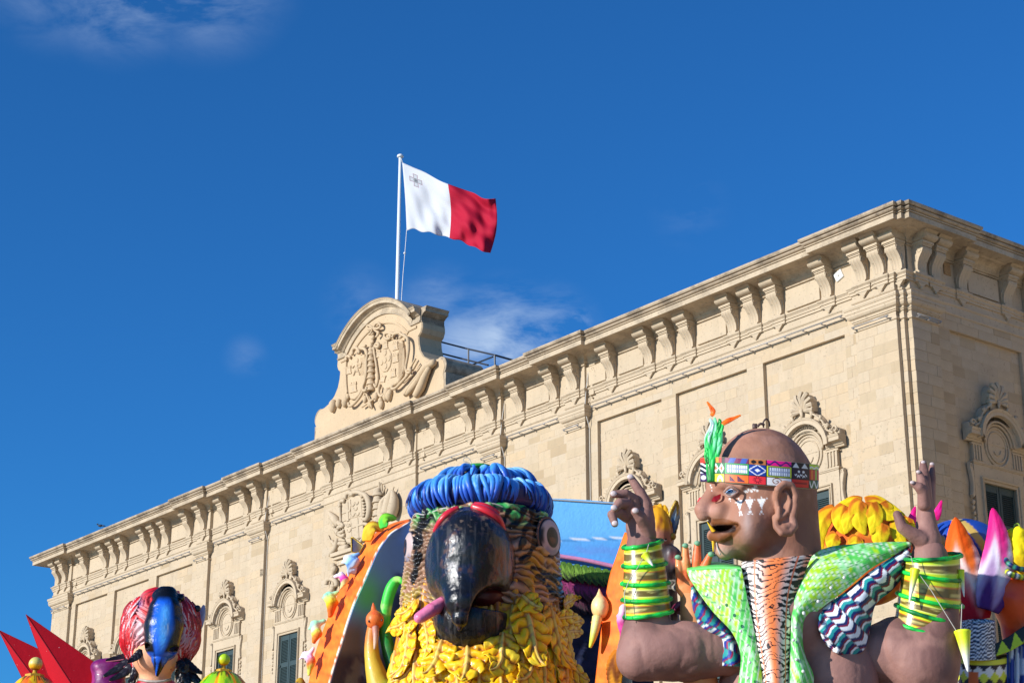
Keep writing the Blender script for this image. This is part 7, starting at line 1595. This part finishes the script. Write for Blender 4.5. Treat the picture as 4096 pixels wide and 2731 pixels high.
def bl_col(V, n):
    X, Y = plv(V); cx = np.interp(Y, [800, 1000, 1250, 1500], [1420, 1410, 1385, 1345]); hw = np.interp(Y, [790, 900, 1100, 1250, 1400, 1500], [46, 92, 118, 66, 14, 4]); e = np.abs(X-cx+15)/hw; c = np.tile(C(14, 14, 18), (len(V), 1)); w = fbm(np.stack([X/20, Y/120, X*0], 1), 3)
    c = mixc(c, C(26, 96, 214), sstep(-e, -1.05, -.6)*sstep(Y, 810, 880)); c = mixc(c, C(90, 176, 240), np.exp(-((X-cx-5)/(hw*.42))**2)*sstep(Y, 860, 940)*sstep(-Y, -1330, -1180)*.8); c = mixc(c, C(214, 232, 240), np.exp(-((X-cx-22)/26)**2)*sstep(Y, 900, 1000)*sstep(-Y, -1200, -1080)*sstep(w, .4, .6)*.8); low_ = sstep(Y, 1285, 1310)*sstep(np.abs(X-1350), 26, 40)*sstep(-Y, -1440, -1380); return mixc(c, C(30, 96, 206), low_*.8)  # pale streak down the blue is a highlight painted into the colour
bk2 = union([s_chain([PL(1420, 830, -210), PL(1412, 950, -260), PL(1400, 1080, -280), PL(1385, 1220, -290), PL(1365, 1350, -300), PL(1345, 1495, -270)], [105*ul, 145*ul, 168*ul, 148*ul, 70*ul, 12*ul]), s_ell(PL(1375, 1285, -190), np.array([138, 95, 100])*ul), s_ball(PL(1335, 815, -230), 34*ul), s_ball(PL(1545, 835, -190), 34*ul)], 30*ul)
for ex, ey in ((1282, 1250), (1490, 1282)): bk2 = minus(bk2, s_ell(PL(ex, ey, -320), np.array([46, 90, 26])*ul, (0, .25 if ex < 1400 else -.45, 0)), 10*ul)
sculpt('beak_mask', bk2, PL(1390, 1150, -260)-np.array([260, 230, 420])*ul, PL(1390, 1150, -260)+np.array([260, 230, 420])*ul, 6*ul, M_BEAK, macaw, bl_col, lambda V, n: ul*8*(fbm(V*5, 4)-.5))
for x, y, d in ((1185, 852, -40), (1688, 925, -20)): MB().ball(PL(x, y, d), 30*ul, 12, 9).build('eye', plain('eye_black', (.02, .02, .03), .2), macaw, True)
for x, y, d in ((1332, 815, -262), (1549, 838, -222)): MB().ball(PL(x, y, d), 14*ul, 10, 8).build('nostril', plain('eye_black', (.02, .02, .03), .2), macaw, True)
sculpt('face', union([s_ell(PL(1335, 1330, -60), np.array([205, 210, 185])*ul), s_cap(PL(1325, 1480, -20), PL(1325, 1640, 0), 128*ul, 150*ul)], 40*ul), PL(1330, 1400, -40)-np.array([280, 280, 400])*ul, PL(1330, 1400, -40)+np.array([280, 280, 330])*ul, 10*ul, M_SKIN, macaw, lambda V, n: np.tile(C(236, 170, 128), (len(V), 1)))
sculpt('body', s_cap(PL(1325, 1730, 40), PL(1325, 2300, 60), 240*ul, 340*ul), PL(1325, 1900, 40)-np.array([450, 450, 800])*ul, PL(1325, 1900, 40)+np.array([450, 450, 520])*ul, 26*ul, M_PM, macaw, lambda V, n: mixc(np.tile(C(190, 20, 36), (len(V), 1)), C(236, 120, 130), sstep(fbm(V*8, 3), .5, .6)))
MB().tube([PL(1190, 1530, -120), PL(1260, 1545, -165), PL(1330, 1550, -175), PL(1400, 1545, -165), PL(1460, 1530, -120)], 12*ul, 8).build('necklace', plain('silver_braid', (.45, .38, .32), .4), macaw, True)
BK = [C(20, 14, 18), C(34, 26, 32), C(14, 10, 14)]
for pts, w, d in (([(1190, 1310), (1110, 1370), (1000, 1440), (885, 1508)], 52, 0), ([(1190, 1340), (1120, 1420), (1040, 1490), (935, 1540)], 50, -20), ([(1180, 1290), (1090, 1330), (1000, 1355), (905, 1372)], 46, 30), ([(1190, 1350), (1160, 1450), (1130, 1520), (1100, 1560)], 42, -30), ([(1210, 1280), (1170, 1330), (1120, 1370), (1090, 1385)], 44, -180), ([(1180, 1400), (1150, 1480), (1130, 1600)], 44, 0), ([(1530, 1370), (1560, 1430), (1590, 1450), (1605, 1400)], 44, -120), ([(1570, 1360), (1625, 1420), (1685, 1460), (1728, 1478)], 46, -60), ([(1560, 1400), (1625, 1490), (1685, 1540), (1735, 1590)], 56, -60), ([(1540, 1420), (1585, 1510), (1630, 1590)], 56, -80), ([(1530, 1440), (1545, 1530), (1560, 1620)], 50, -60)):
    fin('black_feather', LF, ZL_, pts, [d-i*14 for i in range(len(pts))], w*.8, BK, macaw, (0, -1, .25), lobes=5, lob=.05, relief=.22, cup=.35, tip=.3, mat=M_PMG)
    e = [PL(x, y+w*.6*(1-i/len(pts)), d-18-i*14) for i, (x, y) in enumerate(pts)]; MB().tube(smooth_pts(e, 4), 4.5*ul, 5).build('feather_piping', plain('pink_piping', (.55, .16, .20), .6), macaw)
fin('silver_shard', LF, ZL_, [(1690, 1110), (1715, 1010), (1748, 898)], [120]*3, 40, [C(190, 190, 206), C(206, 206, 220), C(180, 180, 196)], macaw, lobes=2, lob=.02, relief=.06)
pc = tag(empty('purple_cloth', LF.o), 'purple shiny cloth bundle left of the macaw mask', 'cloth')
sculpt('bundle', union([s_ell(PL(900, 1430, 250), np.array([130, 120, 70])*ul), s_ell(PL(1000, 1420, 250), np.array([110, 120, 70])*ul), s_cap(PL(930, 1540, 250), PL(930, 1700, 250), 140*ul, 190*ul)], 60*ul), PL(940, 1500, 250)-np.array([280, 280, 420])*ul, PL(940, 1500, 250)+np.array([280, 280, 320])*ul, 11*ul, M_PM, pc, lambda V, n: mixc(np.tile(C(110, 16, 92), (len(V), 1)), C(150, 40, 110), sstep(fbm(V*7, 3), .5, .6)), lambda V, n: ul*40*(np.abs(fbm(V*4, 3)-.5)-.1))
MB().tube([PL(930, 1700, 260), PL(930, 1900, 280), PL(930, 2400, 280)], [150*ul, 160*ul, 160*ul], 12).build('hanging', plain('purple_drape', (.12, .012, .09), .6), pc, True)

# ---- float decks that carry the figures, below the picture
M_DECK = plain('float_skirt', (.05, .10, .30), .7, .2); M_TYRE = plain('tyre_rubber', (.02, .02, .02), .8)
for nm, fig, dx0, dx1, dy0, dy1, lb in (('parrot', PA, -4.2, 4.0, -2.6, 3.2, 'long blue skirted float truck bed under the parrot'), ('giant', MN, -2.6, 4.6, -2.0, 4.2, 'blue skirted float truck bed under the bald giant'), ('left', LF, -3.4, 2.6, -1.8, 3.0, 'blue skirted float truck bed under the macaw mask figure')):
    t = tag(empty('float_deck', (fig.o[0], fig.o[1], 0)), lb, 'float', 'float truck beds'); MB().box((dx0, dy0, .35), (dx1, dy1, 1.30)).build('skirt', M_DECK, t); MB().box((dx0-.1, dy0-.1, 1.30), (dx1+.1, dy1+.1, 1.36)).build('deck', plain('dark_timber', (.08, .05, .03), .8), t)
    for x in (dx0+.9, dx1-.9):
        for y in (dy0+.05, dy1-.05): MB().tube([(x, y-.12, .45), (x, y+.12, .45)], .45, 18).build('wheel', M_TYRE, t)
zt = M3(1120, 2100, 120)[2]
MB().tube([M3(1120, 2050, 120), np.array([M3(1120, 2050, 120)[0], M3(1120, 2050, 120)[1], 1.3-MN.o[2]])], [1.2, 1.5], 20).build('loin_cloth', plain('brown_cloth', (.16, .075, .03), .7), giant, True)
